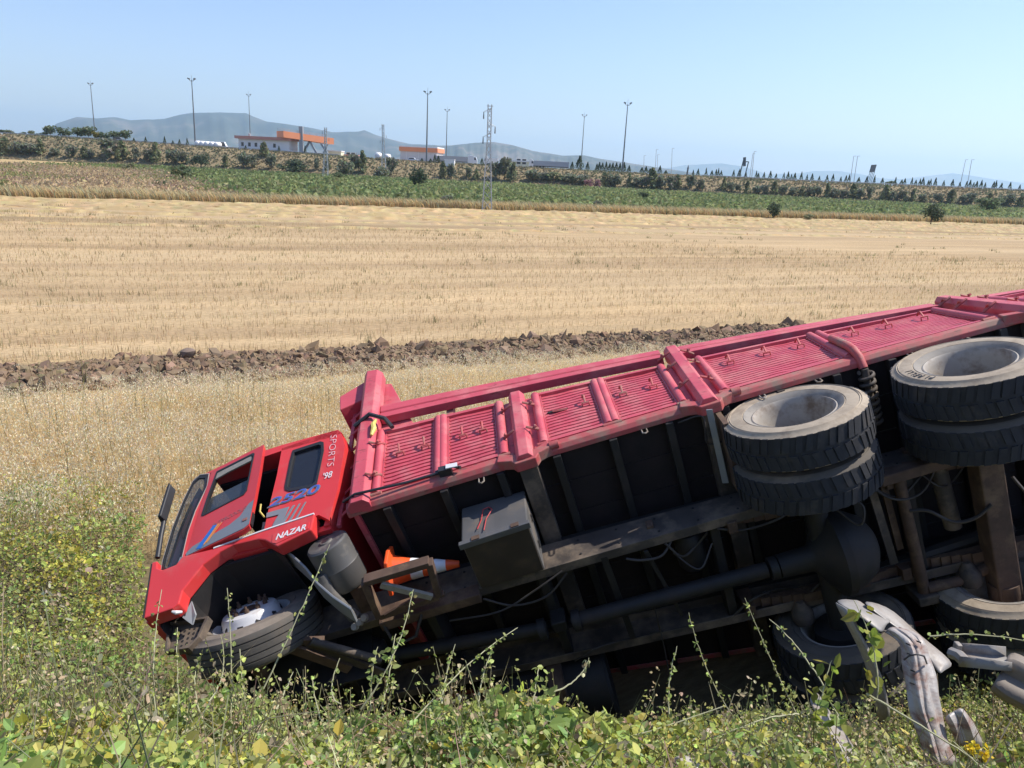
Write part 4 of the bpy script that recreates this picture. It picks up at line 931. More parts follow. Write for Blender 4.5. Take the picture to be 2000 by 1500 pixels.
# bumper step with pierced plate
sb = MB(); sb.slab([(4.88, 0.235), (4.57, 0.19), (4.60, 0.05), (4.66, -0.02), (4.84, 0.0)], 0.90, 0.93)
step = cpart(sb, 'bumper_step', M['chassis_dust'], cab)
cpart(MB().ring_slab([(4.90, 0.25), (4.56, 0.205), (4.60, 0.04), (4.67, -0.03), (4.86, -0.01)], [(4.885, 0.232), (4.585, 0.19), (4.62, 0.045), (4.675, -0.012), (4.845, 0.008)], 0.90, 0.97), 'step_rim', M['chassis_dust'], step, bevel=0.004)
for i in range(5):
    for j in range(4):
        x, z = 4.80 - i * 0.04, 0.17 - j * 0.042 - (i % 2) * 0.012
        cpart(MB().lathe([(0.0, 0.002), (0.009, 0.002), (0.011, 0.0)], (x, 0.9315, z), (0, 1, 0), 8), 'step_hole', M['dark'], step)
# mirror
mi = MB().sweep([[(4.99 + dx, 1.20 + dy, z) for dx, dy in ((0.03, 0), (0.012, 0.09), (-0.02, 0.10), (-0.03, 0.01))] for z in (1.07, 1.12, 1.37, 1.43)])
mir = cpart(mi, 'mirror', M['black'], cab, bevel=0.012)
cpart(MB().tube([(4.985, 1.22, 1.08), (4.99, 1.2, 0.95), (4.985, 1.17, 0.74)], 0.02, 8), 'mirror_arm', M['black'], mir, smooth=50)
cpart(MB().slab([(4.985, 1.08), (4.985, 1.44), (4.98, 1.44), (4.98, 1.08)], 1.21, 1.30), 'mirror_glass', M['glass_dark'], mir)

# ------------------------------------------------------------------ traffic cone caught on the frame
cone = empty('traffic_cone')
cw = to_world([(3.24, 0.74, 0.30)])[0]; ct = to_world([(2.70, 0.66, 0.24)])[0]
dvec = Vector(ct - cw); 
cone.location = cw; cone.rotation_mode = 'QUATERNION'; cone.rotation_quaternion = Vector((0, 0, 1)).rotation_difference(dvec.normalized())
tag(cone, 'orange traffic cone with white bands lying on the frame behind the rusty carrier', 'traffic cone')
H_ = dvec.length
def cr(t): return 0.105 - 0.08 * t
MB().sweep([[(s1 * 0.175 * (0.8 if abs(s1) == abs(s2) else 1), s2 * 0.175 * (0.8 if abs(s1) == abs(s2) else 1), z) for s1, s2 in ((1, 0), (1, 1), (0, 1), (-1, 1), (-1, 0), (-1, -1), (0, -1), (1, -1))] for z in (0, 0.03)]).build('cone_foot', M['cone'], cone, bevel=0.008)
bd = MB(); segs = [(0.0, 0.28, 0), (0.28, 0.46, 1), (0.46, 0.62, 0), (0.62, 0.80, 1), (0.80, 1.0, 0)]
for a, b_, mi_ in segs:
    bd.mat(mi_).lathe([((0.16 if a == 0 else cr(a)), 0.03 + a * (H_ - 0.03)), (cr(a) if a else 0.115, 0.03 + (a + 0.03) * (H_ - 0.03)), (cr(b_), 0.03 + b_ * (H_ - 0.03))], (0, 0, 0), (0, 0, 1), 24)
bd.mat(0).lathe([(cr(1), H_), (0.005, H_)], (0, 0, 0), (0, 0, 1), 24)
bd.build('cone_body', [M['cone'], M['cone_white']], cone, smooth=40)
# ------------------------------------------------------------------ torn crash barrier in the foreground
def zp(zx, zy, Y): return tuple(at(1480 + 0.26 * zx, 1140 + 0.26 * zy, Y))
def sheet(name, secs, m, parent, thick=0.005, lev=2, crumple=0.0):
    mb = MB(); mb.sweep(secs, closed=False, caps=False)
    if crumple: mb.v = [tuple(np.array(p) + rng.normal(0, crumple, 3)) for p in mb.v]
    o = mb.build(name, m, parent, smooth=60)
    s_ = o.modifiers.new('curve', 'SUBSURF'); s_.levels = lev; s_.render_levels = lev
    t = o.modifiers.new('thick', 'SOLIDIFY'); t.thickness = thick; t.offset = 0
    return o
gr = empty('crash_barrier'); tag(gr, 'crumpled grey crash barrier beam folded over in the brambles below the truck wheels', 'crash barrier')
sheet('beam_face', [[zp(576, 136, 3.52), zp(600, 148, 3.50), zp(640, 176, 3.47), zp(700, 208, 3.44), zp(712, 216, 3.46)], [zp(640, 262, 3.50), zp(664, 272, 3.46), zp(690, 292, 3.44), zp(735, 312, 3.42), zp(748, 316, 3.45)],
                    [zp(745, 450, 3.46), zp(762, 452, 3.42), zp(780, 458, 3.40), zp(798, 450, 3.38), zp(806, 444, 3.42)], [zp(850, 690, 3.42), zp(870, 690, 3.38), zp(895, 694, 3.36), zp(920, 690, 3.34), zp(932, 684, 3.38)], [zp(905, 1040, 3.36), zp(930, 1030, 3.32), zp(960, 1020, 3.30), zp(990, 1010, 3.30), zp(1000, 1000, 3.33)]], M['galv'], gr, lev=1, crumple=0.004, thick=0.004)
sheet('beam_fold', [[zp(576, 138, 3.52), zp(590, 120, 3.54), zp(640, 112, 3.58), zp(700, 118, 3.62), zp(770, 132, 3.62)], [zp(690, 208, 3.44), zp(700, 180, 3.46), zp(750, 176, 3.52), zp(800, 190, 3.56), zp(850, 206, 3.58)],
                    [zp(790, 262, 3.40), zp(800, 240, 3.42), zp(840, 226, 3.46), zp(880, 234, 3.50), zp(925, 250, 3.53)], [zp(890, 345, 3.36), zp(905, 320, 3.38), zp(930, 290, 3.42), zp(955, 270, 3.46), zp(985, 264, 3.50)], [zp(925, 378, 3.35), zp(935, 350, 3.37), zp(955, 325, 3.41), zp(975, 300, 3.45), zp(990, 285, 3.48)]], M['galv'], gr, crumple=0.006, lev=1, thick=0.004)
sheet('beam_wing', [[zp(800, 138, 3.60), zp(812, 160, 3.56), zp(840, 196, 3.53), zp(900, 232, 3.50)], [zp(900, 150, 3.62), zp(905, 190, 3.56), zp(940, 236, 3.52), zp(985, 290, 3.47)], [zp(1022, 202, 3.60), zp(1010, 240, 3.54), zp(1030, 290, 3.50), zp(1060, 345, 3.44)],
                    [zp(1140, 320, 3.50), zp(1125, 345, 3.45), zp(1140, 380, 3.41), zp(1180, 430, 3.36)], [zp(1290, 445, 3.40), zp(1270, 470, 3.36), zp(1275, 515, 3.32), zp(1290, 570, 3.28)], [zp(1400, 540, 3.32), zp(1375, 560, 3.28), zp(1350, 600, 3.24), zp(1330, 640, 3.22)], [zp(1462, 602, 3.28), zp(1440, 625, 3.24), zp(1400, 655, 3.21), zp(1360, 690, 3.18)]], M['galv'], gr, lev=1, crumple=0.004, thick=0.004)
def tubesec(l, r, Y, bulge=0.045, n=11):
    L_, R_ = np.array(zp(*l, Y)), np.array(zp(*r, Y)); mid = (L_ + R_) / 2; d = EYE - mid; d /= np.linalg.norm(d); w = (R_ - L_) / 2
    H_ = (-0.25, 0.05, 0.15, 0.8, 1.0, 0.62, 0.98, 0.85, 0.2, 0.05, -0.2)
    return [tuple(mid + w * u * 1.08 + d * bulge * h_) for u, h_ in zip(np.linspace(-1, 1, n), H_)]
tsecs = [tubesec(a, b_, Y) for a, b_, Y in (((930, 345), (1090, 330), 3.44), ((985, 372), (1150, 350), 3.38), ((1052, 420), (1215, 395), 3.32), ((1085, 500), (1252, 460), 3.27), ((1100, 590), (1285, 580), 3.22), ((1112, 700), (1305, 690), 3.17), ((1140, 850), (1335, 820), 3.10), ((1165, 970), (1370, 950), 3.05), ((1200, 1120), (1412, 1100), 2.99), ((1262, 1290), (1445, 1255), 2.93), ((1300, 1380), (1480, 1350), 2.90))]
tub = sheet('beam_tube', tsecs, M['galv_scar'], gr, crumple=0.007, lev=1)
for (zx, zy, a_, Y) in ((1130, 455, 0.4, 3.235), (1210, 437, 0.3, 3.25), (1140, 528, 0.2, 3.19), (1165, 655, 0.3, 3.12), (1160, 750, 0.1, 3.08)):
    c_ = np.array(zp(zx, zy, Y)); d_ = EYE - c_; d_ /= np.linalg.norm(d_); r_ = np.cross(d_, (0, 0, 1)); r_ /= np.linalg.norm(r_); u_ = np.cross(r_, d_)
    MB().obox(c_, r_ * 0.011 + u_ * 0.004 * a_, u_ * 0.0035, d_ * 0.004).build('bolt_slot', M['dark'], tub, bevel=0.002)
rope = MB().tube([zp(1098, 572, 3.15), zp(1140, 540, 3.13), zp(1200, 530, 3.12), zp(1250, 545, 3.13), zp(1270, 600, 3.18)], 0.004, 6)
rope.build('binding_wire', M['black'], gr, smooth=60)
sheet('beam_tail', [[zp(1395, 1010, 3.02), zp(1420, 1055, 3.0), zp(1445, 1100, 3.0), zp(1480, 1210, 2.98)], [zp(1432, 985, 2.99), zp(1458, 1030, 2.96), zp(1490, 1090, 2.96), zp(1540, 1220, 2.95)], [zp(1470, 955, 3.03), zp(1500, 1005, 3.01), zp(1535, 1075, 3.0), zp(1590, 1230, 2.99)], [zp(1515, 925, 3.0), zp(1550, 985, 2.97), zp(1590, 1060, 2.96), zp(1650, 1240, 2.95)], [zp(1560, 950, 3.05), zp(1600, 1015, 3.03), zp(1640, 1085, 3.02), zp(1700, 1228, 3.0)]], M['galv_scar'], gr, lev=1, crumple=0.003)
g2 = empty('barrier_post'); tag(g2, 'pale steel barrier post lying flat with a clamp at its end', 'barrier post')
def chan(name, a, b_, w, h, m, parent):
    a, b_ = Vector(a), Vector(b_); d = (b_ - a).normalized(); up = Vector((0, 0, 1)); sd = d.cross(up).normalized(); up = sd.cross(d)
    prof = [(-w / 2, h), (-w / 2, 0), (w / 2, 0), (w / 2, h)]
    return sheet(name, [[tuple(p + sd * u + up * v) for u, v in prof] for p in (a, a.lerp(b_, 0.33), a.lerp(b_, 0.66), b_)], m, parent, 0.004, 0, 0.003)
def blk(name, c, s_, m, parent): return MB().obox(c, (s_[0], 0, 0), (0, s_[1], 0), (0, 0, s_[2])).build(name, m, parent, bevel=0.006)
chan('post_channel', zp(1490, 560, 3.38), zp(1880, 600, 3.30), 0.13, 0.05, M['galv'], g2)
blk('post_clamp', zp(1500, 475, 3.42), (0.014, 0.02, 0.022), M['galv'], g2)
MB().tube([zp(1455, 520, 3.40), zp(1510, 540, 3.36), zp(1560, 590, 3.32)], 0.03, 8).build('post_bolt', M['galv'], g2, smooth=40)
M['rust_beam'] = mat('dusty_brown_beam', (0.20, 0.165, 0.13), 0.7, var=0.2, scale=6, dirt=(0.11, 0.075, 0.05), dirt_amt=0.4, dirt_scale=5, bump=0.1)
g3 = empty('barrier_beam'); tag(g3, 'dusty brown barrier beam sticking out of the brambles at the right edge of the photo', 'crash barrier')
sheet('beam_face', [[zp(1878, 528, 3.34), zp(1868, 560, 3.28), zp(1850, 620, 3.27), zp(1838, 660, 3.30), zp(1815, 700, 3.24), zp(1760, 760, 3.22), zp(1738, 800, 3.26)], [zp(1925, 512, 3.34), zp(1925, 560, 3.27), zp(1905, 640, 3.25), zp(1890, 690, 3.28), zp(1870, 745, 3.21), zp(1820, 810, 3.19), zp(1800, 850, 3.23)],
                    [zp(2000, 545, 3.31), zp(2005, 600, 3.23), zp(1990, 690, 3.21), zp(1975, 740, 3.24), zp(1955, 800, 3.17), zp(1915, 870, 3.15), zp(1890, 905, 3.19)], [zp(2300, 700, 3.22), zp(2310, 760, 3.13), zp(2300, 850, 3.11), zp(2285, 900, 3.14), zp(2265, 960, 3.07), zp(2225, 1030, 3.05), zp(2200, 1065, 3.09)]], M['rust_beam'], g3, crumple=0.004, lev=1)
g4 = empty('barrier_angle'); tag(g4, 'narrow bent steel angle half buried in leaves left of the folded barrier', 'steel angle')
sheet('angle_face', [[zp(378, 878, 2.98), zp(405, 830, 3.0), zp(445, 800, 3.05)], [zp(470, 1020, 2.90), zp(500, 985, 2.93), zp(530, 950, 2.97)], [zp(560, 1150, 2.82), zp(590, 1120, 2.86), zp(612, 1080, 2.90)], [zp(650, 1260, 2.76), zp(690, 1230, 2.80), zp(710, 1200, 2.84)], [zp(640, 1385, 2.68), zp(690, 1330, 2.73), zp(742, 1292, 2.78)]], M['galv'], g4, crumple=0.002)
g5 = empty('metal_scrap'); tag(g5, 'curved rusty plate poking out of the leaves at the bottom edge', 'scrap metal')
def yp(zx, zy, Y): return tuple(at(950 + 0.3 * zx, 1150 + 0.3 * zy, Y))
sheet('scrap_plate', [[yp(1188, 1150, 2.62), yp(1192, 1190, 2.6), yp(1200, 1250, 2.58)], [yp(1215, 1095, 2.64), yp(1225, 1150, 2.6), yp(1230, 1240, 2.56)], [yp(1290, 1080, 2.65), yp(1300, 1130, 2.61), yp(1300, 1230, 2.56)], [yp(1365, 1110, 2.63), yp(1365, 1150, 2.6), yp(1360, 1230, 2.56)], [yp(1400, 1150, 2.62), yp(1400, 1190, 2.59), yp(1390, 1240, 2.56)], [yp(1480, 1160, 2.60), yp(1475, 1185, 2.58), yp(1465, 1230, 2.56)]], M['galv_scar'], g5)
g6 = empty('metal_scrap'); tag(g6, 'small pale steel bracket lying on the leaves right of the curved plate', 'scrap metal')
sheet('scrap_bracket', [[yp(1525, 1045, 2.68), yp(1560, 1130, 2.6)], [yp(1560, 1035, 2.70), yp(1580, 1135, 2.6)], [yp(1640, 1080, 2.66), yp(1650, 1122, 2.6)], [yp(1760, 1040, 2.70), yp(1772, 1085, 2.64)], [yp(1765, 1015, 2.73), yp(1778, 1060, 2.67)]], M['galv'], g6, lev=0)
lt = MB(); lt.add([yp(1855, 1080, 2.70), yp(1905, 1065, 2.72), yp(1900, 1110, 2.68), yp(1860, 1120, 2.67)], [(0, 1, 2, 3)])
tag(lt.build('litter', mat('red_litter', (0.55, 0.08, 0.08), 0.5), solid=0.004), 'small red scrap of litter in the leaves at the bottom edge', 'litter')

# ------------------------------------------------------------------ plaza, buildings and roadside things
BM = {}
BM['wall_white'] = mat('white_render', (0.82, 0.80, 0.77), 0.8, var=0.05, scale=0.5)
BM['wall_grey'] = mat('grey_cladding', (0.66, 0.63, 0.62), 0.6, var=0.05, scale=0.5)
BM['wall_cream'] = mat('cream_render', (0.78, 0.75, 0.55), 0.8, var=0.05, scale=0.5)
BM['orange'] = mat('orange_fascia', (0.82, 0.30, 0.14), 0.5, var=0.05, scale=0.3)
BM['terracotta'] = mat('red_brown_fascia', (0.55, 0.26, 0.21), 0.6, var=0.06, scale=0.5)
BM['pane'] = mat('dark_window', (0.05, 0.055, 0.065), 0.15, var=0.1)
BM['steel'] = mat('mast_steel', (0.16, 0.17, 0.18), 0.5, metal=0.3, var=0.1)
BM['steel_light'] = mat('strut_steel', (0.33, 0.35, 0.37), 0.5, metal=0.2, var=0.1)
BM['tarp'] = mat('grey_trailer_tarp', (0.42, 0.42, 0.43), 0.6, var=0.08, scale=0.6)
BM['truck_white'] = mat('white_truck_paint', (0.70, 0.71, 0.72), 0.35, var=0.04)
BM['sign'] = mat('sign_back', (0.10, 0.115, 0.13), 0.5, var=0.1)
BM['asphalt'] = mat('asphalt', (0.06, 0.06, 0.062), 0.9, var=0.15, scale=1)
BM['rail'] = mat('road_rail', (0.30, 0.31, 0.32), 0.5, metal=0.3)
BM['pylon'] = mat('pylon_steel', (0.42, 0.44, 0.45), 0.5, metal=0.3)
BM['bark'] = mat('bark', (0.10, 0.075, 0.05), 0.9, var=0.2)
def base_at(px, Y):
    """Ground point on the sight column of a pixel, Y metres ahead."""
    py = 300.0
    for _ in range(30):
        p = at(px, py, Y); z = float(height(p[0], p[1], False)); py = py + (p[2] - z) * FPX / Y * 0.8
    return np.array([p[0], Y, z])
def pxw(Y): return Y / FPX                            # metres per photograph pixel at that distance
# road on the far embankment with its rail
rx_ = np.linspace(-420, 420, 85); rv = []
for x in rx_:
    z = float(crest_z(x)); rv += [(x, CREST + 1.5, z + 0.02), (x, CREST + 12, z + 0.02)]
rd = MB(); rd.add(rv, [(2 * i, 2 * i + 2, 2 * i + 3, 2 * i + 1) for i in range(len(rx_) - 1)]); tag(rd.build('road', BM['asphalt']), kind='structure')
def rail_line(name, x0, x1, y, label, n, post_gap):
    o = empty(name); tag(o, label, 'crash barrier')
    xs = np.linspace(x0, x1, n); b_ = MB()
    b_.sweep([[(x, y, float(crest_z(x)) + 0.45), (x, y - 0.08, float(crest_z(x)) + 0.60), (x, y, float(crest_z(x)) + 0.78), (x, y + 0.05, float(crest_z(x)) + 0.60)] for x in xs])
    b_.build('barrier_beam', BM['rail'], o)
    for x in np.arange(x0 + 1, x1, post_gap):
        MB().box(x - 0.07, x + 0.07, y + 0.06, y + 0.16, float(crest_z(x)) - 0.1, float(crest_z(x)) + 0.75).build('barrier_post', BM['rail'], o)
rail_line('crash_barrier', 70, 330, CREST + 0.9, 'long steel crash barrier along the raised road at the right', 40, 8)
rail_line('crash_barrier', -330, -72, CREST + 0.9, 'long steel crash barrier along the raised road at the left under the trees', 40, 8)
# floodlight masts
def mast(pxb, pxt, pyt, Y, label):
    p = base_at(pxb, Y); t = at(pxt, pyt, Y); H = t[2] - p[2]; k = max(1.0, Y / 330)
    o = empty('floodlight_mast', p); tag(o, label, 'light mast', 'tall floodlight masts on the plaza')
    MB().lathe([(0.34, 0), (0.26, H * 0.4), (0.15, H * 0.93)], (0, 0, 0), (0, 0, 1), 10, True).build('mast_pole', BM['steel'], o, smooth=50)
    MB().tube([(0, 0, H * 0.93), (0, 0, H)], 0.05, 5).build('lightning_rod', BM['steel'], o)
    MB().tube([(-1.15, 0, H * 0.935), (-0.5, 0, H * 0.915), (0.5, 0, H * 0.915), (1.15, 0, H * 0.935)], 0.10, 6).build('cross_arm', BM['steel'], o)
    for s_ in (-1, 1):
        MB().obox((s_ * 1.15, 0, H * 0.945), (0.42, 0, 0.14 * s_), (0, 0.4, 0), (-0.06 * s_, 0, 0.22)).build('floodlight', BM['steel'], o)
for a in ((187, 177, 156, 455, 'floodlight mast rising behind the left row of trees'), (382, 374, 146, 322, 'tall floodlight mast beside the row of white tanks'), (490, 487, 178, 520, 'floodlight mast rising behind the red-roofed building'),
          (833, 837, 171, 312, 'tall floodlight mast in front of the orange-trimmed hall'), (871, 873, 208, 475, 'floodlight mast rising behind the grey trailer right of the orange-trimmed hall'), (1134, 1141, 218, 475, 'floodlight mast above the large dark cypress'), (1215, 1227, 193, 320, 'rightmost tall floodlight mast behind the cypress clump')): mast(*a)
# lamp posts along the right road
def lamp(pxb, pxt, pyt, Y, label, heads=1, group=None):
    p = base_at(pxb, Y); t = at(pxt, pyt, Y); d = t - p
    o = empty('lamp_post', p); tag(o, label, 'lamp post', group)
    MB().tube([(0, 0, 0), tuple(d * 0.97), tuple(d)], [0.13, 0.09, 0.08], 6).build('lamp_pole', BM['steel_light'], o)
    MB().obox(tuple(d + np.array([0.5, 0, 0.05])), (0.55, 0, 0.06), (0, 0.14, 0), (0, 0, 0.07)).build('lamp_head', BM['steel_light'], o)
for a in ((1257, 1258, 304, 430, 'thin lamp post at the right end of the cypress clump'), (1279, 1282, 292, 430, 'taller left one of two slim lamp posts close together right of the cypress clump'), (1283, 1284.5, 302, 470, 'shorter right one of two slim lamp posts close together right of the cypress clump'), (1311, 1313, 290, 420, 'lamp post with bent arm standing alone left of the sign gantry'),
          (1464, 1470.5, 300, 360, 'shorter of the two lamp posts just right of the sign gantry'), (1468, 1473, 296, 345, 'taller of the two lamp posts just right of the sign gantry'), (1660, 1667.5, 305, 350, 'left of the two lamp posts beside the billboard'), (1667, 1675, 305, 330, 'right of the two lamp posts beside the billboard'), (1874, 1886, 312, 350, 'left of the two lamp posts at the far right of the road'), (1888, 1898, 312, 330, 'right of the two lamp posts at the far right of the road')): lamp(*a)
# sign gantry and billboard
def at_b(px, Y): return base_at(px, Y)
Y0 = 325.0; o = empty('sign_gantry', base_at(1456, Y0)); tag(o, 'road sign gantry with two dark posts and an upright panel', 'road sign')
O_ = np.array(o.location)
pl, pr = at(1452, 313, Y0) - O_, at(1462, 316, Y0) - O_
MB().beam((pl[0] - 0.9, 0, 0), (pl[0] + 0.0, 0, pl[2]), 0.35, 0.35).build('gantry_post', BM['sign'], o)
MB().beam((pr[0] - 0.9, 0, 0), tuple((pr[0], 0, pr[2])), 0.35, 0.35).build('gantry_post', BM['sign'], o)
MB().beam((pl[0], 0, pr[2]), (pr[0], 0, pr[2]), 0.35, 0.35).build('gantry_beam', BM['sign'], o)
c1 = at(1453.5, 316, Y0) - O_; MB().obox((c1[0], -0.4, c1[2]), (0.55, 0, 0.12), (0, 0.1, 0), (-0.2, 0, 1.75)).build('sign_panel', BM['sign'], o)
o = empty('billboard', base_at(1700, Y0)); tag(o, 'dark billboard standing on four thin legs above the raised road', 'billboard'); O_ = np.array(o.location)
c1 = at(1705, 329, Y0) - O_; MB().obox((c1[0], 0, c1[2]), (1.25, 0.6, 0.12), (-0.06, 0.12, 0), (0.18, 0, 1.45)).build('billboard_panel', BM['sign'], o)
for k in range(4): MB().beam((c1[0] - 1.9 + k * 0.72, 0.3 * k - 0.4, 0), (c1[0] - 1.05 + k * 0.72, 0.3 * k - 0.4, c1[2] - 1.2), 0.16, 0.16).build('billboard_leg', BM['sign'], o)
o = tag(MB().lathe([(0.7, 0), (0.6, 5.5), (0.75, 5.6), (0.7, 6.0), (0.0, 8.5)], base_at(1341, 560) + np.array([0, 0, 0.0]), (0.06, 0, 1), 10, True).build('slim_tower', BM['sign'], smooth=40), 'slim dark pointed tower far off left of the sign gantry', 'tower')
# lattice pylons
def pylon(pxb, pyb, pxt, pyt, Y, label, w=1.15):
    p = base_at(pxb, Y)
    t = at(pxt, pyt, Y); H = t[2] - p[2]; lean = (t[0] - p[0]) / H
    o = empty('lattice_pylon', p); tag(o, label, 'pylon', 'lattice power pylons'); th = 0.105 * max(1, Y / 200)
    def corner(sx, sy, z): ww = w / 2 * (1 - 0.62 * min(1, z / (H * 0.66))); return (sx * ww + lean * z, sy * ww, z)
    for sx, sy in ((-1, -1), (1, -1), (1, 1), (-1, 1)): MB().tube([corner(sx, sy, 0), corner(sx, sy, H * 0.66), corner(sx, sy, H)], th * 0.62, 4).build('pylon_leg', BM['pylon'], o)
    zs = [0.0]
    while zs[-1] < H - 0.5: zs.append(zs[-1] + max(0.55, 1.25 * (1 - zs[-1] / H * 0.6)))
    for f_, (a, b_) in enumerate((((-1, -1), (1, -1)), ((1, -1), (1, 1)), ((1, 1), (-1, 1)), ((-1, 1), (-1, -1)))):
        mb = MB()
        pts = [corner(*(a if k % 2 == f_ % 2 else b_), z) for k, z in enumerate(zs)]
        mb.tube(pts, th * 0.5, 4); mb.build('lattice_bracing', BM['pylon'], o)
    for zz, s_ in ((H * 0.985, 0), (H * 0.93, -1), (H * 0.80, 1), (H * 0.70, -1)):
        if s_ == 0:
            MB().tube([(lean * zz - 0.35, 0, zz), (lean * zz + 0.4, 0, zz)], th * 0.5, 4).build('pylon_arm', BM['pylon'], o); continue
        e = (lean * zz + s_ * w * 0.62, 0, zz)
        mb = MB().tube([corner(-s_, -1, zz), e, corner(-s_, -1, zz + 0.5 * s_ * -1 if False else zz + 0.45)], th * 0.45, 4); arm = mb.build('pylon_arm', BM['pylon'], o)
        MB().tube([e, (e[0], 0, zz - 0.8)], [0.05, 0.09], 6).build('insulator', BM['steel'], arm)
pylon(951, 410, 957, 204, 98.0, 'tall lattice pylon standing at the edge of the stubble field')
pylon(750, 340, 748, 243, 288.0, 'distant lattice pylon left of the orange-trimmed hall', 1.8)
pylon(636, 340, 636, 249, 225.0, 'lattice pylon in front of the orange toll canopy', 1.5)

# buildings: each set out on its own sight columns and built to size
def building_base(px0, px1, pybase, Y): 
    a, b_ = at(px0, pybase, Y), at(px1, pybase, Y); return a, b_
def house(name, label, px0, px1, py_top, Y, depth, wall, roof, cat='building', roof_h=0.8, over=0.5, windows=(), door=None, wsize=(1.3, 1.4), wz=1.3, yaw=0.0):
    p = base_at((px0 + px1) / 2, Y); a, b_ = at(px0, 300, Y), at(px1, 300, Y); W = b_[0] - a[0]
    H = at((px0 + px1) / 2, py_top, Y)[2] - p[2]
    o = empty(name, p); o.rotation_euler.z = yaw; tag(o, label, cat)
    MB().box(-W / 2, W / 2, 0, depth, -0.5, H - roof_h, 50).build('wall', wall, o)
    MB().box(-W / 2 - over, W / 2 + over, -over, depth + over, H - roof_h, H, 50).build('roof', roof, o)
    for k, u in enumerate(windows):
        x = -W / 2 + u * W
        f_ = MB().ring_slab([(x - wsize[0] / 2 - 0.1, wz - 0.1), (x + wsize[0] / 2 + 0.1, wz - 0.1), (x + wsize[0] / 2 + 0.1, wz + wsize[1] + 0.1), (x - wsize[0] / 2 - 0.1, wz + wsize[1] + 0.1)], [(x - wsize[0] / 2, wz), (x + wsize[0] / 2, wz), (x + wsize[0] / 2, wz + wsize[1]), (x - wsize[0] / 2, wz + wsize[1])], -0.06, 0.02, 8).build('window', BM['wall_white'], o)
        MB().box(x - wsize[0] / 2, x + wsize[0] / 2, -0.02, 0.03, wz, wz + wsize[1], 9).build('pane', BM['pane'], f_)
    return o, W, H
o, W, H = house('service_building', 'long low white building with a red-brown flat roof and small windows', 464, 566, 267, 318, 9, BM['wall_white'], BM['terracotta'], roof_h=1.1, over=1.1, windows=(0.08, 0.22, 0.35, 0.47, 0.72), wsize=(1.1, 1.5), wz=1.6, yaw=-0.12)
tkk = tag(MB().lathe([(0.45, 0), (0.45, 0.9), (0.2, 1.1)], np.array(o.location) + np.array([-W / 2 + 4.0, 3, H]), (0, 0, 1), 10, True).build('roof_tank', BM['steel_light'], smooth=40), 'small dark water tank on the roof of the long white building', 'water tank')
o, W, H = house('warehouse', 'grey hall with a broad orange band under its roof', 781, 853, 288, 335, 14, BM['wall_grey'], BM['orange'], roof_h=1.7, over=0.5, yaw=-0.10)
MB().box(-W / 2 - 0.4, W / 2 + 0.4, -0.45, 14, H + 0.003, H + 0.5, 50).build('roof_edge', BM['wall_white'], o)
for u in (-0.33, 0, 0.3): MB().box(u * W - 0.06, u * W + 0.06, -0.08, -0.01, 0, H - 1.7, 50).build('cladding_joint', BM['wall_white'], o)
house('kiosk', 'small white cabin on the slope in front of the grey trailer', 868, 887, 311, 305, 4, BM['wall_white'], BM['wall_white'], cat='cabin', roof_h=0.3, over=0.1)
house('gatehouse', 'cream building with four dark windows and a white flat roof', 976, 1033, 313, 312, 8, BM['wall_cream'], BM['wall_white'], roof_h=0.5, over=0.35, windows=(0.14, 0.30, 0.64, 0.83), wsize=(1.5, 1.9), wz=1.2)
house('shed', 'small cream shed right of the orange toll canopy', 641, 666, 294, 330, 6, BM['wall_cream'], BM['wall_white'], roof_h=0.4, over=0.2)
house('shed', 'low shed with dark front left of the red and white heap', 673, 697, 302, 335, 5, BM['wall_white'], BM['terracotta'], roof_h=0.4, over=0.3, windows=(0.3, 0.7), wsize=(1.6, 1.4), wz=0.5)
# toll canopy on slanted struts with a stair tower
Yc = 322.0
p = base_at(600, Yc); o = empty('toll_canopy', p); tag(o, 'orange toll canopy held up by slanted grey struts', 'toll canopy')
A = at(547, 262, Yc - 6) - p; B = at(645, 276, Yc + 8) - p
for (h0, m_, nm, dy) in ((0, BM['orange'], 'canopy_beam', 0),):
    d = np.array(B - A); dl = d / np.linalg.norm(d); sd = np.array([-dl[1], dl[0], 0]) * 3.2
    V = [A + sd * i + np.array([0, 0, k]) for i in (-1, 1) for k in (-1.2, 1.2)] + [B + sd * i + np.array([0, 0, k]) for i in (-1, 1) for k in (-1.2, 1.2)]
    mb = MB(); mb.add(V, [(0, 1, 3, 2), (4, 6, 7, 5), (0, 4, 5, 1), (2, 3, 7, 6), (0, 2, 6, 4), (1, 5, 7, 3)]); mb.build(nm, m_, o)
rl = MB()
for k in range(9):
    t = k / 8; q_ = A + (B - A) * t + np.array([0, -3.0, 1.2]); rl.tube([tuple(q_), tuple(q_ + np.array([0, 0, 1.0]))], 0.07, 4)
for hh in (0.5, 1.0): rl.tube([tuple(A + np.array([0, -3.0, 1.2 + hh])), tuple(B + np.array([0, -3.0, 1.2 + hh]))], 0.07, 4)
tag(rl.build('canopy_railing', BM['steel_light'], o), kind='stuff')
def strut(a, b_, w=0.75):
    pa, pb = at(*a, Yc) - p, at(*b_, Yc) - p; MB().beam(tuple(pa), tuple(pb), w, w).build('canopy_strut', BM['steel_light'], o)
strut((604, 274), (622, 306)); strut((606, 274), (591, 300)); strut((627, 280), (642, 304)); strut((640, 281), (632, 300))
pa = at(588, 247, Yc - 3) - p; MB().box(pa[0] - 0.75, pa[0] + 0.75, pa[1] - 0.75, pa[1] + 0.75, -1, pa[2], 50).build('stair_tower', BM['steel_light'], o)
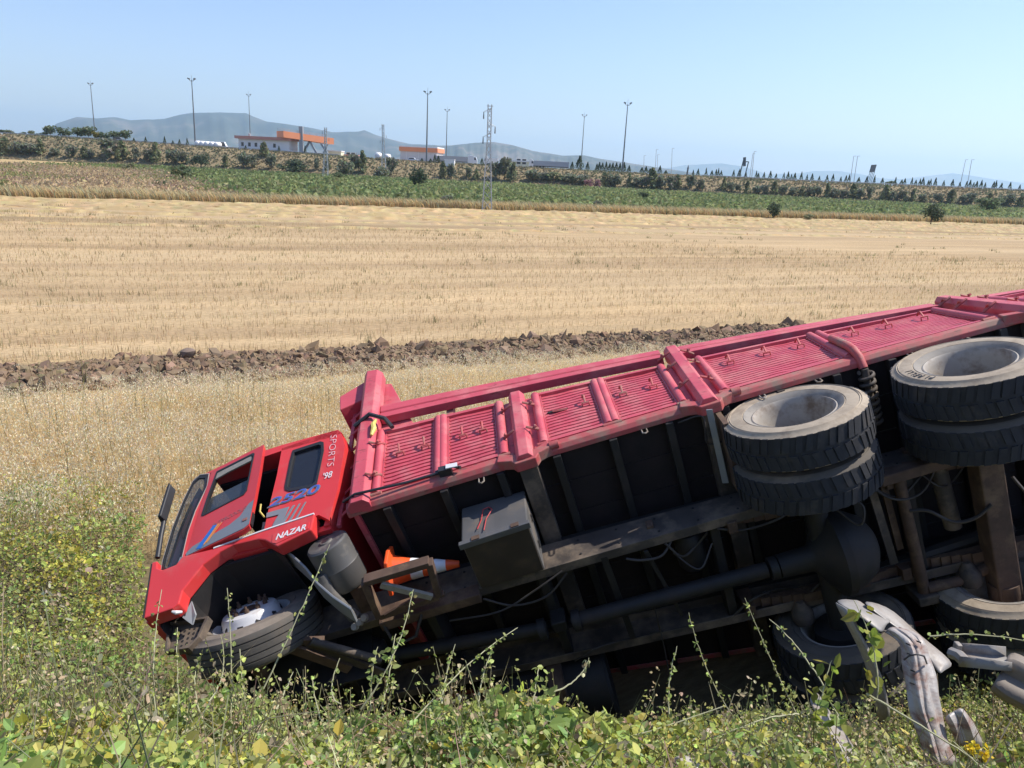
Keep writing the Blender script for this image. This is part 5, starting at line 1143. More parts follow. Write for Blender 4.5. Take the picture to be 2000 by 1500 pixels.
# lorries, cars and tanks on the plaza
def trailer(px0, px1, py_top, Y, label, cab_side=1, cabw=17, tarp='tarp', cab_on=True):
    p = base_at((px0 + px1) / 2, Y); a, b_ = at(px0, 300, Y), at(px1, 300, Y); L = b_[0] - a[0]; H = max(3.0, at((px0 + px1) / 2, py_top, Y)[2] - p[2])
    o = empty('semi_truck', p); tag(o, label, 'lorry')
    cw_ = cabw * pxw(Y) if cab_on else 0.0
    x0, x1 = (-L / 2, L / 2 - cw_ - 0.3) if cab_side > 0 else (-L / 2 + cw_ + 0.3, L / 2)
    MB().box(x0, x1, -1.25, 1.25, 1.1, H, 50).build('trailer_box', BM[tarp], o)
    MB().box(x0, x1, -1.0, 1.0, 0.7, 1.1, 50).build('trailer_frame', BM['steel'], o)
    for k in range(3): MB().tube([((x0 if cab_side > 0 else x1) + cab_side * (1.5 + 1.3 * k), -1.2, 0.5), ((x0 if cab_side > 0 else x1) + cab_side * (1.5 + 1.3 * k), 1.2, 0.5)], 0.5, 12).build('wheel', M['rubber'], o)
    if cab_on:
        c0 = x1 + 0.3 if cab_side > 0 else x0 - 0.3
        s_ = cab_side; n = c0 + s_ * cw_
        sec = [(c0, 0.6), (n, 0.6), (n, 1.9), (n - s_ * 0.5, 3.2), (c0 + s_ * 0.6, 3.75), (c0, 3.7)]
        c_ = MB().slab(sec, -1.2, 1.2).build('truck_cab', BM['truck_white'], o, bevel=0.08)
        MB().slab([(n - s_ * 0.35, 1.95), (n - s_ * 1.2, 1.95), (n - s_ * 1.2, 2.9), (n - s_ * 0.65, 2.9)], -1.22, -1.205).build('cab_window', BM['pane'], c_)
        for xx in (n - s_ * 0.9, c0 + s_ * 0.3): MB().tube([(xx, -1.15, 0.5), (xx, 1.15, 0.5)], 0.5, 12).build('wheel', M['rubber'], o)
trailer(851, 932, 305.5, 330, 'white-cabbed lorry with a long dark grey trailer beside the orange-trimmed hall', 1, 17)
trailer(1041, 1112, 320.5, 325, 'grey trailer standing right of the cream building', 1, 17, cab_on=False)
trailer(944, 972, 317, 330, 'small white lorry left of the cream building', -1, 8, 'wall_white')
trailer(1030, 1043, 319, 338, 'white lorry cab showing behind the right end of the cream building', 1, 9, 'truck_white')
def car(px, Y, L, label, m, h=1.45):
    p = base_at(px, Y); o = empty('parked_car', p); tag(o, label, 'car')
    MB().slab([(-L / 2, 0.35), (L / 2, 0.35), (L / 2, 0.8), (L * 0.28, 0.9), (L * 0.12, h), (-L * 0.30, h), (-L * 0.45, 0.92), (-L / 2, 0.85)], -0.85, 0.85).build('car_body', m, o, bevel=0.06)
    MB().slab([(L * 0.22, 0.92), (L * 0.10, h - 0.1), (-L * 0.28, h - 0.1), (-L * 0.38, 0.92)], -0.87, -0.852).build('side_window', BM['pane'], o)
    for xx in (-L * 0.32, L * 0.32): MB().tube([(xx, -0.86, 0.32), (xx, 0.86, 0.32)], 0.33, 12).build('wheel', M['rubber'], o)
car(806, 320, 4.3, 'white car parked in front of the orange-trimmed hall', BM['truck_white'])
car(233, 312, 5.0, 'dark car on the raised road below the left row of trees', BM['sign'], 1.7)
car(437, 325, 4.8, 'white van at the right end of the white tanks', BM['truck_white'], 2.6)
NTH_ = ['first', 'second', 'third', 'fourth', 'fifth']
def tank(px, Y, r, label, group):
    p = base_at(px, Y); o = empty('white_tank', p); tag(o, label, 'tank', group)
    MB().lathe([(0.02, -0.4), (r * 0.7, -0.3), (r, 0.0), (r, 3.0), (r * 0.7, 3.3), (0.02, 3.4)], (0, -1.2, r + 0.35), (0.15, 1, 0), 18, True).build('tank_shell', BM['wall_white'], o, smooth=50)
    for yy in (-0.9, 0.9): MB().box(-r * 0.8, r * 0.8, yy - 0.15, yy + 0.15, 0, 0.7).build('tank_saddle', BM['steel_light'], o)
for i, px in enumerate((387, 396, 405, 414.5, 424)): tank(px, 322, 1.0, NTH_[i] + ' from left of five round-ended white tanks beside the tall mast', 'white tanks in a row on the plaza')
tank(738, 322, 1.1, 'left white tank beside the distant pylon', None); tank(756, 322, 0.95, 'right white tank beside the distant pylon', None)
hp_ = MB()
p = base_at(703, 322)
for k in range(5): hp_.beam(tuple(p + np.array([-2.2 + k * 0.9, 0.3 * (k % 2), 0])), tuple(p + np.array([-1.2 + k * 0.9, 0.4, 2.0 - 0.25 * k])), 0.28, 0.12)
tag(hp_.build('barrier_boards', mat('red_board', (0.45, 0.16, 0.13), 0.6, var=0.4, scale=2)), 'heap of red and white barrier boards on the plaza', 'boards', kind='thing')

# ------------------------------------------------------------------ trees and shrubs
def cards(P, size, cols, up=0.3, aspect=0.6, seed=0):
    """Leaf cards (two folded halves) at points P, size per point, colour per point."""
    r = np.random.default_rng(seed); n = len(P)
    d = r.normal(0, 1, (n, 3)); d[:, 2] += up; d /= np.linalg.norm(d, axis=1)[:, None]
    q = r.normal(0, 1, (n, 3)); s_ = np.cross(d, q); s_ /= np.linalg.norm(s_, axis=1)[:, None]; nn = np.cross(s_, d)
    size = np.broadcast_to(size, (n,))[:, None]
    a = P - d * size * 0.5; c = P + d * size * 0.5
    l = P - s_ * size * aspect * 0.5 + nn * size * 0.12; rr = P + s_ * size * aspect * 0.5 + nn * size * 0.12
    V = np.stack([a, l, c, rr], 1).reshape(-1, 3)
    i = np.arange(n)[:, None] * 4
    F = np.concatenate([i + [[0, 1, 2]], i + [[0, 2, 3]]], 0)
    return V, F, np.repeat(cols, 4, 0)
LEAF = leaf_mat('tree_leaves', 0.4, 0.6, 0.2)
def colours(n, base, spread, seed):
    r = np.random.default_rng(seed); k = r.normal(0, spread, (n, 1)); t = r.normal(0, spread * 0.35, (n, 3))
    return np.clip(np.array(base)[None] * np.exp(k + t), 0.004, 0.9)
def crown_points(n, h, w, kind, seed):
    r = np.random.default_rng(seed)
    if kind == 'cypress':
        t = r.random(n) ** 0.8; rad = w / 2 * np.minimum(1, (1 - t) * 1.5) * np.minimum(1, 0.45 + t * 4) * np.sqrt(r.random(n) * 0.8 + 0.2)
        a = r.random(n) * 6.283; return np.c_[rad * np.cos(a), rad * np.sin(a), h * (0.04 + 0.96 * t)]
    k = {'round': 9, 'bush': 12, 'loose': 16, 'conifer': 14}[kind]; cl = []
    for i in range(k):
        if kind == 'conifer':
            t = i / (k - 1); rr = w / 2 * (1 - t) ** 0.8 * r.uniform(0.3, 0.9); z = h * (0.12 + 0.85 * t); cr_ = w * 0.24 * (1.1 - t * 0.75)
        elif kind == 'bush':
            rr = w / 2 * math.sqrt(r.random()) * 0.72; z = h * r.uniform(0.25, 0.72); cr_ = w * 0.20
        else:
            rr = w / 2 * math.sqrt(r.random()) * 0.75; z = h * r.uniform(0.36, 0.86); cr_ = w * 0.25
        a = r.random() * 6.283; cl.append((rr * math.cos(a), rr * math.sin(a), z, cr_))
    cl = np.array(cl); c = cl[r.integers(0, k, n)]; g = r.normal(0, 1, (n, 3)); g /= np.linalg.norm(g, axis=1)[:, None]
    P = c[:, :3] + g * (c[:, 3:4] * r.uniform(0.45, 1.08, (n, 1))) * np.array([1, 1, 0.85])
    P[:, 2] = np.maximum(P[:, 2], 0.05 * h); return P
def crown_mesh(name, n, h, w, kind, base, seed, size):
    P = crown_points(n, h, w, kind, seed); V, F, Cc = cards(P, size * np.random.default_rng(seed).uniform(0.6, 1.3, n), colours(n, base, 0.28, seed + 1), 0.3, 0.75, seed + 2)
    return big_mesh(name, V, F, Cc, LEAF)
def trunk_mesh(h, w, top=0.6, k=4, seed=0):
    r = np.random.default_rng(seed); mb = MB().tube([(0, 0, -0.3), (0.02 * h * r.normal(), 0, h * 0.3), (0.02 * h * r.normal(), 0.02 * h, h * top)], [w, w * 0.8, w * 0.4], 7)
    for i in range(k):
        a = r.random() * 6.283; z = h * r.uniform(0.25, 0.5); mb.tube([(0, 0, z), (0.18 * h * math.cos(a), 0.18 * h * math.sin(a), z + 0.22 * h)], [w * 0.4, w * 0.15], 5)
    o = mb.build('trunk', BM['bark'], smooth=60); me = o.data; bpy.data.objects.remove(o); return me
PROTO = {}
def plant(name, label, cat, pos, h, w, kind, base, n, size, group=None, seed=0, parts=True, variants=3):
    key = (name, kind, seed % variants, base)
    if key not in PROTO:
        PROTO[key] = (crown_mesh('crown', n, 1.0, 1.0, kind, base, 100 + seed % variants * 17 + len(PROTO), size), trunk_mesh(1.0, 0.03, 0.55, 4, seed % variants) if parts else None)
    cm_, tm_ = PROTO[key]
    if parts:
        o = empty(name, pos); c_ = link_mesh('crown', cm_, o); t_ = link_mesh('trunk', tm_, o)
    else:
        o = link_mesh(name, cm_); o.location = pos
    o.scale = (w, w, h); o.rotation_euler.z = (seed * 2.399) % 6.283
    return tag(o, label, cat, group)
NTH = 'first second third fourth fifth sixth seventh eighth ninth tenth eleventh twelfth thirteenth fourteenth fifteenth sixteenth seventeenth eighteenth nineteenth twentieth'.split()
MARKS = [(-50, 'left edge'), (187, 'leftmost mast'), (382, 'white tanks mast'), (515, 'long white building'), (636, 'toll canopy pylon'), (750, 'distant pylon'), (833, 'orange hall mast'), (955, 'tall field pylon'), (1040, 'cream building'), (1134, 'largest cypress'), (1222, 'rightmost mast'), (1312, 'lone lamp post'), (1457, 'sign gantry'), (1667, 'billboard lamp posts'), (1706, 'billboard'), (1882, 'far right lamp posts'), (2100, 'right edge')]
_cnt = {}
def nth_label(what, px):
    """third young pine from left between sign gantry and billboard"""
    k = max(i for i, (mx_, _) in enumerate(MARKS) if mx_ <= px); c = _cnt.get((what, k), 0); _cnt[(what, k)] = c + 1
    lab = f"{NTH[c]} {what} between {MARKS[k][1]} and {MARKS[k + 1][1]}, counted from left"
    return lab if len(lab.split()) <= 16 else lab.replace(', counted from left', '')
DARKG = (0.095, 0.12, 0.07); MIDG = (0.155, 0.185, 0.095); GREYG = (0.21, 0.22, 0.15); OLIVE = (0.225, 0.235, 0.125)
def px_h(py0, py1, Y): return abs(py1 - py0) * pxw(Y) * 1.04
# left row of trees along the road
ROWL = [(7, 254, 12, 'round', 0, 'small round tree at the far left end of the road row'), (20, 254, 14, 'round', 1, 'second small round tree from the far left end of the road row'), (45, 257, 11, 'round', 2, 'little lollipop tree standing alone left of the others'), (60, 255, 11, 'round', 0, 'little lollipop tree with a yellowish crown'), (72, 260, 9, 'round', 1, 'smallest dark round tree of the road row'), (86, 257, 13, 'round', 2, 'small dark flat-crowned tree left of the first tall tree'),
        (99, 245, 20, 'loose', 0, 'first tall slender tree of the road row'), (127, 249, 21, 'loose', 1, 'tall bushy tree reaching down over the road bank'), (152, 250, 24, 'loose', 2, 'broad tree joined to the tallest tree of the road row'), (174, 247, 24, 'loose', 0, 'tallest broad tree of the road row'), (190, 256, 15, 'loose', 5, 'yellowing tree in the road row'), (205, 258, 14, 'loose', 1, 'narrow dark tree right of the yellowing tree'), (222, 257, 22, 'loose', 2, 'wide low tree near the right end of the road row'), (246, 254, 20, 'loose', 0, 'last tree at the right end of the road row')]
for px, pt, wpx, kind, sd, lab in ROWL:
    Y = 316.0; p = base_at(px, Y); H = at(px, pt, Y)[2] - p[2]
    plant('roadside_tree', lab, 'tree', p, H, wpx * pxw(Y) * 1.15, kind, (0.20, 0.17, 0.04) if sd == 5 else (OLIVE if px in (60, 20) else MIDG), 420, 0.16, 'trees in a row along the left road', sd)
# cypresses: clump behind the masts, then the long row on the right road
CYL = 'dark cone-shaped cypress in the row along the raised road'
for i, (px, hp2) in enumerate([(1117, 14), (1147, 15), (1165, 13), (1170, 16), (1176, 15), (1183, 17), (1190, 15), (1196, 16), (1203, 17), (1210, 16), (1218, 18), (1228, 13), (1253, 11), (1261, 13), (1269, 10), (1288, 15), (1300, 8)]):
    Y = 318 + (i % 3) * 4; p = base_at(px, Y); plant('cypress', nth_label('clump cypress', px), 'cypress', p, hp2 * pxw(Y) * 1.04, 9 * pxw(Y), 'cypress', DARKG, 260, 0.20, 'cypresses in the clump by the rightmost mast', i)
p = base_at(1131, 313); plant('cypress', 'largest dark cypress, broad and pointed, right of the grey trailer', 'cypress', p, 25 * pxw(313), 17 * pxw(313), 'cypress', DARKG, 320, 0.16, None, 1)
CX = [40, 68, 115, 150, 175, 188, 205, 278, 312, 350, 412, 425, 458, 495, 530, 575, 600, 620, 640, 678, 712, 742, 785, 830, 865, 912, 942, 960, 1018, 1065, 1110, 1158, 1235, 1272, 1290, 1332, 1355, 1380, 1397, 1430, 1442, 1470, 1520, 1572, 1615, 1655, 1675, 1697, 1715, 1742, 1765, 1815, 1828, 1862, 1912, 1970]
for i, cx_ in enumerate(CX):
    px = 1340 + 0.33 * cx_; Y = 322 + (i * 7 % 5); p = base_at(px, Y); hh = (9 + (i * 37 % 11) * 0.45) * pxw(Y) * 1.25
    plant('cypress', nth_label('roadside cypress', px), 'cypress', p, hh, (5.5 + (i * 13 % 5) * 0.6) * pxw(Y), 'cypress', DARKG, 200, 0.22, 'cypresses in a row along the right road', i, parts=False)
p = base_at(1738, 330); plant('roadside_tree', 'low wide tree among the cypresses right of the billboard', 'tree', p, 10 * pxw(330), 24 * pxw(330), 'bush', MIDG, 420, 0.14, None, 2)
# dwarf cypresses on the left crest
for i, px in enumerate((262, 285, 322, 338, 351, 366, 480, 545, 596)):
    p = base_at(px, 311); plant('cypress', nth_label('small crest cypress', px), 'cypress', p, (8 + i % 3 * 3) * pxw(311), 6 * pxw(311), 'cypress', DARKG, 200, 0.22, 'small cypresses on the left crest', i, parts=False)
p = base_at(497, 311); 
for i, (px, py) in enumerate(((824, 7), (841, 7), (849, 14), (856, 13), (941, 12))):
    p = base_at(px, 309); plant('cypress', nth_label('small plaza cypress', px), 'cypress', p, py * pxw(309), 8 * pxw(309), 'cypress', DARKG, 200, 0.22, 'small cypresses at the plaza edge', i, parts=False)
# young pines and shrubs standing on the embankment face: (px, py of the foot, height px, width px)
EMB = [(12, 303, 26, 26), (35, 303, 24, 24), (60, 304, 22, 26), (80, 304, 24, 20), (105, 307, 16, 18), (140, 308, 22, 16), (165, 309, 18, 18), (178, 310, 16, 14), (215, 311, 36, 36), (240, 313, 30, 24), (268, 315, 25, 12), (292, 318, 22, 22), (306, 318, 30, 20), (342, 322, 28, 22), (358, 322, 24, 18), (441, 327, 18, 14), (476, 330, 30, 16), (494, 330, 26, 16), (528, 332, 30, 17), (516, 306, 22, 18), (619, 334, 24, 10), (640, 334, 20, 12), (672, 345, 30, 26), (692, 338, 34, 18), (708, 338, 34, 20), (745, 352, 22, 24), (762, 345, 36, 18), (865, 348, 24, 14), (882, 352, 30, 14), (915, 350, 20, 14), (930, 352, 16, 14), (968, 350, 32, 18), (985, 352, 42, 22), (1002, 355, 28, 18), (1040, 354, 20, 24), (1062, 355, 16, 24), (1085, 356, 18, 26), (1110, 358, 16, 26), (1138, 360, 18, 22), (1180, 364, 22, 16), (1192, 365, 24, 18), (1205, 366, 22, 16), (1228, 366, 20, 12), (1242, 367, 18, 18), (1258, 368, 22, 14), (1272, 369, 32, 22), (1290, 370, 26, 22), (1310, 371, 26, 18), (1322, 370, 22, 16), (1350, 372, 28, 16), (1368, 373, 20, 14),
       (1413, 372, 20, 12), (1428, 376, 18, 14), (1441, 377, 14, 9), (1458, 379, 20, 13), (1477, 380, 16, 15), (1493, 381, 18, 14), (1511, 379, 20, 14), (1527, 381, 18, 14), (1548, 383, 16, 16), (1565, 384, 16, 16), (1580, 385, 20, 14), (1595, 385, 20, 14), (1614, 386, 22, 16), (1628, 387, 18, 16), (1646, 388, 16, 14), (1664, 388, 22, 16), (1680, 389, 20, 16), (1697, 390, 24, 14), (1728, 393, 24, 18), (1742, 393, 18, 14), (1760, 394, 20, 18), (1782, 395, 20, 15), (1802, 396, 16, 14), (1832, 397, 18, 14), (1856, 398, 22, 20), (1878, 398, 16, 14), (1895, 399, 20, 18), (1930, 400, 18, 16), (1952, 401, 18, 16), (1972, 402, 22, 18), (1992, 402, 20, 16)]
for i, (px, pyf, hpx, wpx) in enumerate(sorted(EMB)):
    best = None
    for Y in np.arange(272, CREST, 1.0):                              # where the sight line through the foot meets the slope
        q_ = at(px, pyf, Y); z = float(height(q_[0], Y, False))
        if q_[2] <= z + 0.02: best = (q_[0], Y, z); break
    if best is None:
        b_ = base_at(px, CREST - 2); best = tuple(b_)
    Y = best[1]; left = px < 1400
    plant('young_pine', nth_label('young bank pine', px), 'shrub', best, hpx * pxw(Y) * 1.15, wpx * pxw(Y) * 1.35, 'conifer' if (hpx > wpx * 0.95 and i % 3 == 0) else 'bush', GREYG if i % 3 else OLIVE, 340, 0.19, 'young pines on the embankment, ' + ('left' if left else 'right'), i)
# free-standing bushes in the vineyard and on the verge
for i, (px, pyf, hpx, wpx, base, kind, lab) in enumerate([(577, 338, 30, 66, DARKG, 'bush', 'widest dark green tree in the vineyard below the toll canopy'), (393, 329, 30, 38, DARKG, 'bush', 'dark round tree left of the vineyard edge'), (357, 354, 34, 46, MIDG, 'bush', 'broad grey-green bush in the dry grass at the left'), (311, 366, 17, 28, MIDG, 'bush', 'small bush at the front of the dry grass on the left'), (254, 334, 18, 28, OLIVE, 'bush', 'low olive bush at the left end of the green strip'),
       (819, 367, 42, 36, DARKG, 'bush', 'round dark tree in the vineyard below the grey trailer'), (872, 402, 22, 30, GREYG, 'bush', 'grey-green bush on the verge left of the tall pylon'), (1168, 408, 18, 20, GREYG, 'bush', 'small pale bush on the verge right of the tall pylon'), (1256, 392, 18, 22, DARKG, 'bush', 'small dark bush in the vineyard right of the pale bush'), (1510, 426, 34, 30, DARKG, 'bush', 'dark upright bush on the verge left of the leaning bush'), (1818, 438, 38, 38, DARKG, 'loose', 'dark leaning bush with spiky branches on the right verge'), (1926, 415, 30, 50, MIDG, 'bush', 'wide bush at the far right edge of the vineyard'), (1580, 428, 10, 22, OLIVE, 'bush', 'low green tuft between the two dark bushes on the right verge'), (660, 352, 16, 26, MIDG, 'bush', 'small bush at the vineyard edge below the low shed')]):
    p = on_ground(px, pyf, 0.1); Y = p[1]
    plant('bush', lab, 'bush', p, hpx * pxw(Y) * 1.05, wpx * pxw(Y) * 1.05, kind, base, 900, 0.10, None, i, variants=14)
for px, w_ in ((1152, 22), (1166, 16)):
    p = base_at(px, 290); plant('oleander', 'pink flowering oleander bush at the foot of the embankment' + (', left one' if px < 1160 else ', right one'), 'bush', p, 20 * pxw(290), w_ * pxw(290), 'bush', (0.30, 0.17, 0.17), 350, 0.14, None, px)
# ------------------------------------------------------------------ grass, clods, vines, straw
GRASS = leaf_mat('dry_grass', 0.38, 0.7, 0.12)
def in_frame(P, margin=120):
    u, v, d = project(P); return (u > -margin) & (u < 2000 + margin) & (v < 1500 + margin) & (d > 0.3)
def blades(P, h, w, cols, lean, seed, head_col=None, spikes=0, spike_len=0.025, spread=0.28):
    """Bent grass stalks; optionally nodding spikelets near the tip."""
    r = np.random.default_rng(seed); n = len(P)
    a = r.random(n) * 6.283; ln = np.abs(r.normal(0.10, spread, n)) * h
    ca = 6.283 * wob(P[:, 0], P[:, 1], 1.1, 17); cl_ = np.abs(wob(P[:, 0], P[:, 1], 0.8, 19)) * h * spread * 0.9
    d = np.c_[np.cos(a) * ln + np.cos(ca) * cl_, np.sin(a) * ln + np.sin(ca) * cl_, np.zeros(n)] + lean[None] * h[:, None]
    s_ = np.c_[-np.sin(a + r.normal(0, .8, n)), np.cos(a), np.zeros(n)] * (w / 2)[:, None]
    up = np.c_[np.zeros(n), np.zeros(n), h]
    b0, b1, b2 = P, P + d * 0.25 + up * 0.55, P + d + up * (1 - 0.25 * (ln / h) ** 2)[:, None]
    V = np.stack([b0 - s_, b0 + s_, b1 - s_ * 0.8, b1 + s_ * 0.8, b2], 1).reshape(-1, 3); i = np.arange(n)[:, None] * 5
    F = np.concatenate([i + [[0, 1, 3]], i + [[0, 3, 2]], i + [[2, 3, 4]]], 0); Cc = np.repeat(cols, 5, 0)
    if spikes:
        k = spikes; t = r.uniform(0.72, 1.02, (n, k, 1)); c = b1[:, None] + (b2 - b1)[:, None] * ((t - 0.55) / 0.45)
        off = r.normal(0, 1, (n, k, 3)) * 0.028; off[..., 2] = -np.abs(off[..., 2]) * 0.6; c = (c + off).reshape(-1, 3)
        dd = r.normal(0, 1, (n * k, 3)) * 0.55; dd[:, 2] -= 1.0; dd += lean[None] * 1.5; dd /= np.linalg.norm(dd, axis=1)[:, None]
        q = np.cross(dd, r.normal(0, 1, (n * k, 3))); q /= np.linalg.norm(q, axis=1)[:, None]
        L_ = spike_len * r.uniform(0.7, 1.3, (n * k, 1))
        V2 = np.stack([c - dd * L_ / 2, c - q * L_ * 0.16, c + dd * L_ / 2, c + q * L_ * 0.16], 1).reshape(-1, 3); j = np.arange(n * k)[:, None] * 4 + len(V)
        V = np.concatenate([V, V2]); F = np.concatenate([F, j + [[0, 1, 2]], j + [[0, 2, 3]]]); Cc = np.concatenate([Cc, np.repeat(head_col(n * k), 4, 0)])
    return V, F, Cc
def stuff(name, parts, material, label=None, cat=None):
    Vs, Fs, Cs, o = [], [], [], 0
    for V, F, Cc in parts: Vs.append(V); Fs.append(F + o); Cs.append(Cc); o += len(V)
    me = big_mesh(name, np.concatenate(Vs), np.concatenate(Fs), np.concatenate(Cs), material)
    return tag(link_mesh(name, me), label, cat, kind='stuff')
def straw(n, seed, base=(0.47, 0.335, 0.155), spread=0.22): return colours(n, base, spread, seed)
WIND = np.array([-0.16, 0.02, 0.0])
# wild oats between the brambles and the ploughed strip
n = 165000
y = rng.uniform(7.6, 28.0, n) ; x = rng.uniform(-1, 1, n) * (0.82 * y + 3.5)
ok = (y < plough_low(x) + 0.25 * wob(x, y, .7, 2) + 0.1) & (rng.random(n) < np.clip(1.25 - y / 40, 0.3, 1))
ok &= ~((x > -2.6) & (y < 8.6)) & (y > 8.6 + 0.9 * wob(x, y, 1.4, 6) - 1.0 * (x > -2))
dens = 0.85 + 0.2 * wob(x, y, 1.6, 11); ok &= rng.random(n) < dens
x, y = x[ok], y[ok]; P = np.c_[x, y, height(x, y)]; k = in_frame(P, 500); P = P[k]; n = len(P)
fade_ = np.clip((plough_low(P[:, 0]) - P[:, 1]) / 3.0, 0.4, 1)
hh = fade_ * np.clip(0.66 + 0.26 * wob(P[:, 0], P[:, 1], 1.3, 4) + 0.10 * wob(P[:, 0], P[:, 1], 0.5, 14) + rng.normal(0, 0.10, n), 0.25, 1.0)
pc = straw(n, 5, (0.58, 0.45, 0.25), 0.18); gmask = rng.random(n) < 0.05 + 0.12 * (P[:, 1] < 10.5); pc[gmask] = colours(int(gmask.sum()), (0.17, 0.17, 0.065), 0.25, 6)
red = np.clip(wob(P[:, 0], P[:, 1], 1.9, 7), 0, 1)[:, None]; pc = pc * (1 - 0.6 * red) + pc * np.array([1.0, 0.84, 0.72]) * 0.6 * red
oats = [blades(P, hh, 0.003 + 0.0002 * P[:, 1], pc, WIND, 7, spikes=5, head_col=lambda m_: colours(m_, (0.76, 0.67, 0.47), 0.16, 8), spike_len=0.042, spread=0.5)]
stuff('dry_grass', oats, GRASS, 'dry wild oats between the brambles and the ploughed strip', 'grass')
# short stubble on the field, denser near by
def scatter(n, y0, y1, f):
    y = y0 + (y1 - y0) * rng.random(n) ** f; x = rng.uniform(-1, 1, n) * (0.70 * y + 2); return x, y
x, y = scatter(90000, 15, 62, 1.7); ok = (y > plough_top(x) + 0.15) & (y < far_edge(x) - 2); x, y = x[ok], y[ok]
P = np.c_[x, y, height(x, y)]; P = P[in_frame(P, 60)]; n = len(P); rowp = (P[:, 0] * -ROW[1] + P[:, 1] * ROW[0])
keep = rng.random(n) < 0.55 + 0.45 * np.sin(rowp * 6.283 / 1.6 + 0.5 * wob(P[:, 0], P[:, 1], 4, 2)); P = P[keep]; n = len(P)
st_ = [blades(P, rng.uniform(0.07, 0.20, n) * (1 + P[:, 1] / 90), 0.006 + 0.00035 * P[:, 1], straw(n, 12, (0.50, 0.375, 0.205), 0.15), WIND * 0.6, 13)]
x, y = scatter(1500, 17, 75, 1.3); ok = (y > plough_top(x) + 0.5) & (wob(x, y, 5, 9) > 0.15); x, y = x[ok], y[ok]; m_ = len(x)      # tufts of green weed
xx = np.repeat(x, 9) + rng.normal(0, 0.16, m_ * 9); yy = np.repeat(y, 9) + rng.normal(0, 0.16, m_ * 9); P = np.c_[xx, yy, height(xx, yy)]; n = len(P)
st_.append(blades(P, rng.uniform(0.10, 0.28, n), 0.008 + 0.0004 * P[:, 1], colours(n, (0.25, 0.23, 0.11), 0.25, 14), WIND * 0.5, 15))
stuff('stubble', st_, GRASS, 'cut straw stubble with green weeds across the field', 'stubble')
# clods of the ploughed strip
ico = bmesh.new(); bmesh.ops.create_icosphere(ico, subdivisions=1, radius=1.0); iv = np.array([v.co[:] for v in ico.verts]); fi = np.array([[v.index for v in f.verts] for f in ico.faces]); ico.free()
n = 26000; x = rng.uniform(-14.5, 20, n); t = rng.random(n); y = plough_low(x) + (plough_top(x) - plough_low(x)) * (t * 0.96) + rng.normal(0, 0.14, n)
P = np.c_[x, y, height(x, y)]; P = P[in_frame(P, 200)]; n = len(P); sz = np.clip(rng.lognormal(-3.3, 0.65, n), 0.012, 0.20)
A = rng.normal(0, 1, (n, 3, 3)); A = np.linalg.qr(A)[0]; sc = rng.uniform(0.55, 1.25, (n, 1, 3))
jit = 1 + rng.normal(0, 0.34, (n, len(iv), 1))
V = ((iv[None] * jit * sc) @ A) * sz[:, None, None] + P[:, None] + np.array([0, 0, 1.0]) * (sz * -0.18)[:, None, None]
F = (fi[None] + (np.arange(n) * len(iv))[:, None, None]).reshape(-1, 3)
cc = np.repeat(colours(n, (0.22, 0.155, 0.10), 0.12, 21), len(iv), 0)
SOIL = leaf_mat('clod_earth', 0.0, 0.95, 0.05)
stuff('soil_clods', [(V.reshape(-1, 3), F, cc)], SOIL, 'brown clods of the ploughed strip', 'soil')
stone = MB(); pS = on_ground(366, 690, 0.15); stone.add([tuple(v * np.array([0.22, 0.2, 0.16]) * (1 + 0.15 * math.sin(i * 5.1)) + pS) for i, v in enumerate(iv)], [tuple(f) for f in fi])
tag(stone.build('soil_clod', mat('clod', (0.18, 0.13, 0.10), 0.95, var=0.2), smooth=40), 'single large clod lying out on the stubble behind the ploughed strip', 'clod')
# straw windrows at the far side of the field
wr = []
for i, off in enumerate((-2.2, -5.2, -8.8, -12.6, -17.0, -22.0, -27.5, -34.0)):
    xs = np.arange(-82, 118, 0.5); yc = far_edge(xs) + off + 0.45 * wob(xs, xs * 0, 9, i) + 0.2 * wob(xs, xs * 0, 2.5, i + 20); hgt = (0.20 + 0.07 * wob(xs, xs * 0, 3, i + 5)) * (1.0 if off > -24 else 0.6)
    prof = [(-0.55, 0.0), (-0.3, 0.65), (-0.05, 1.0), (0.2, 0.85), (0.5, 0.0)]; V = []
    for du, hv in prof: V.append(np.c_[xs - du * 0.40 + rng.normal(0, 0.05, len(xs)), yc + du * 0.92 + rng.normal(0, 0.06, len(xs)), height(xs, yc) - 0.02 + hgt * hv + (0.04 * rng.normal(0, 1, len(xs)) if hv else 0)])
    V = np.stack(V, 1).reshape(-1, 3); q = (np.arange(len(xs) - 1)[:, None] * 5 + np.arange(4)[None]).ravel(); F = np.concatenate([np.c_[q, q + 5, q + 6], np.c_[q, q + 6, q + 1]])
    wr.append((V, F, np.repeat(colours(len(xs), (0.60, 0.46, 0.245), 0.10, 30 + i), 5, 0)))
    m_ = 260; x = rng.uniform(-80, 116, m_); y = far_edge(x) + off + 0.45 * wob(x, x * 0, 9, i) + rng.normal(0, 0.45, m_); P = np.c_[x, y, height(x, y) + np.abs(rng.normal(0, 0.08, m_))]
    wr.append(cards(P, rng.uniform(0.15, 0.4, m_), colours(m_, (0.56, 0.42, 0.22), 0.14, 50 + i), 0.1, 0.3, 40 + i))
stuff('straw_windrow', wr, GRASS, 'rows of cut straw along the far side of the field', 'straw')
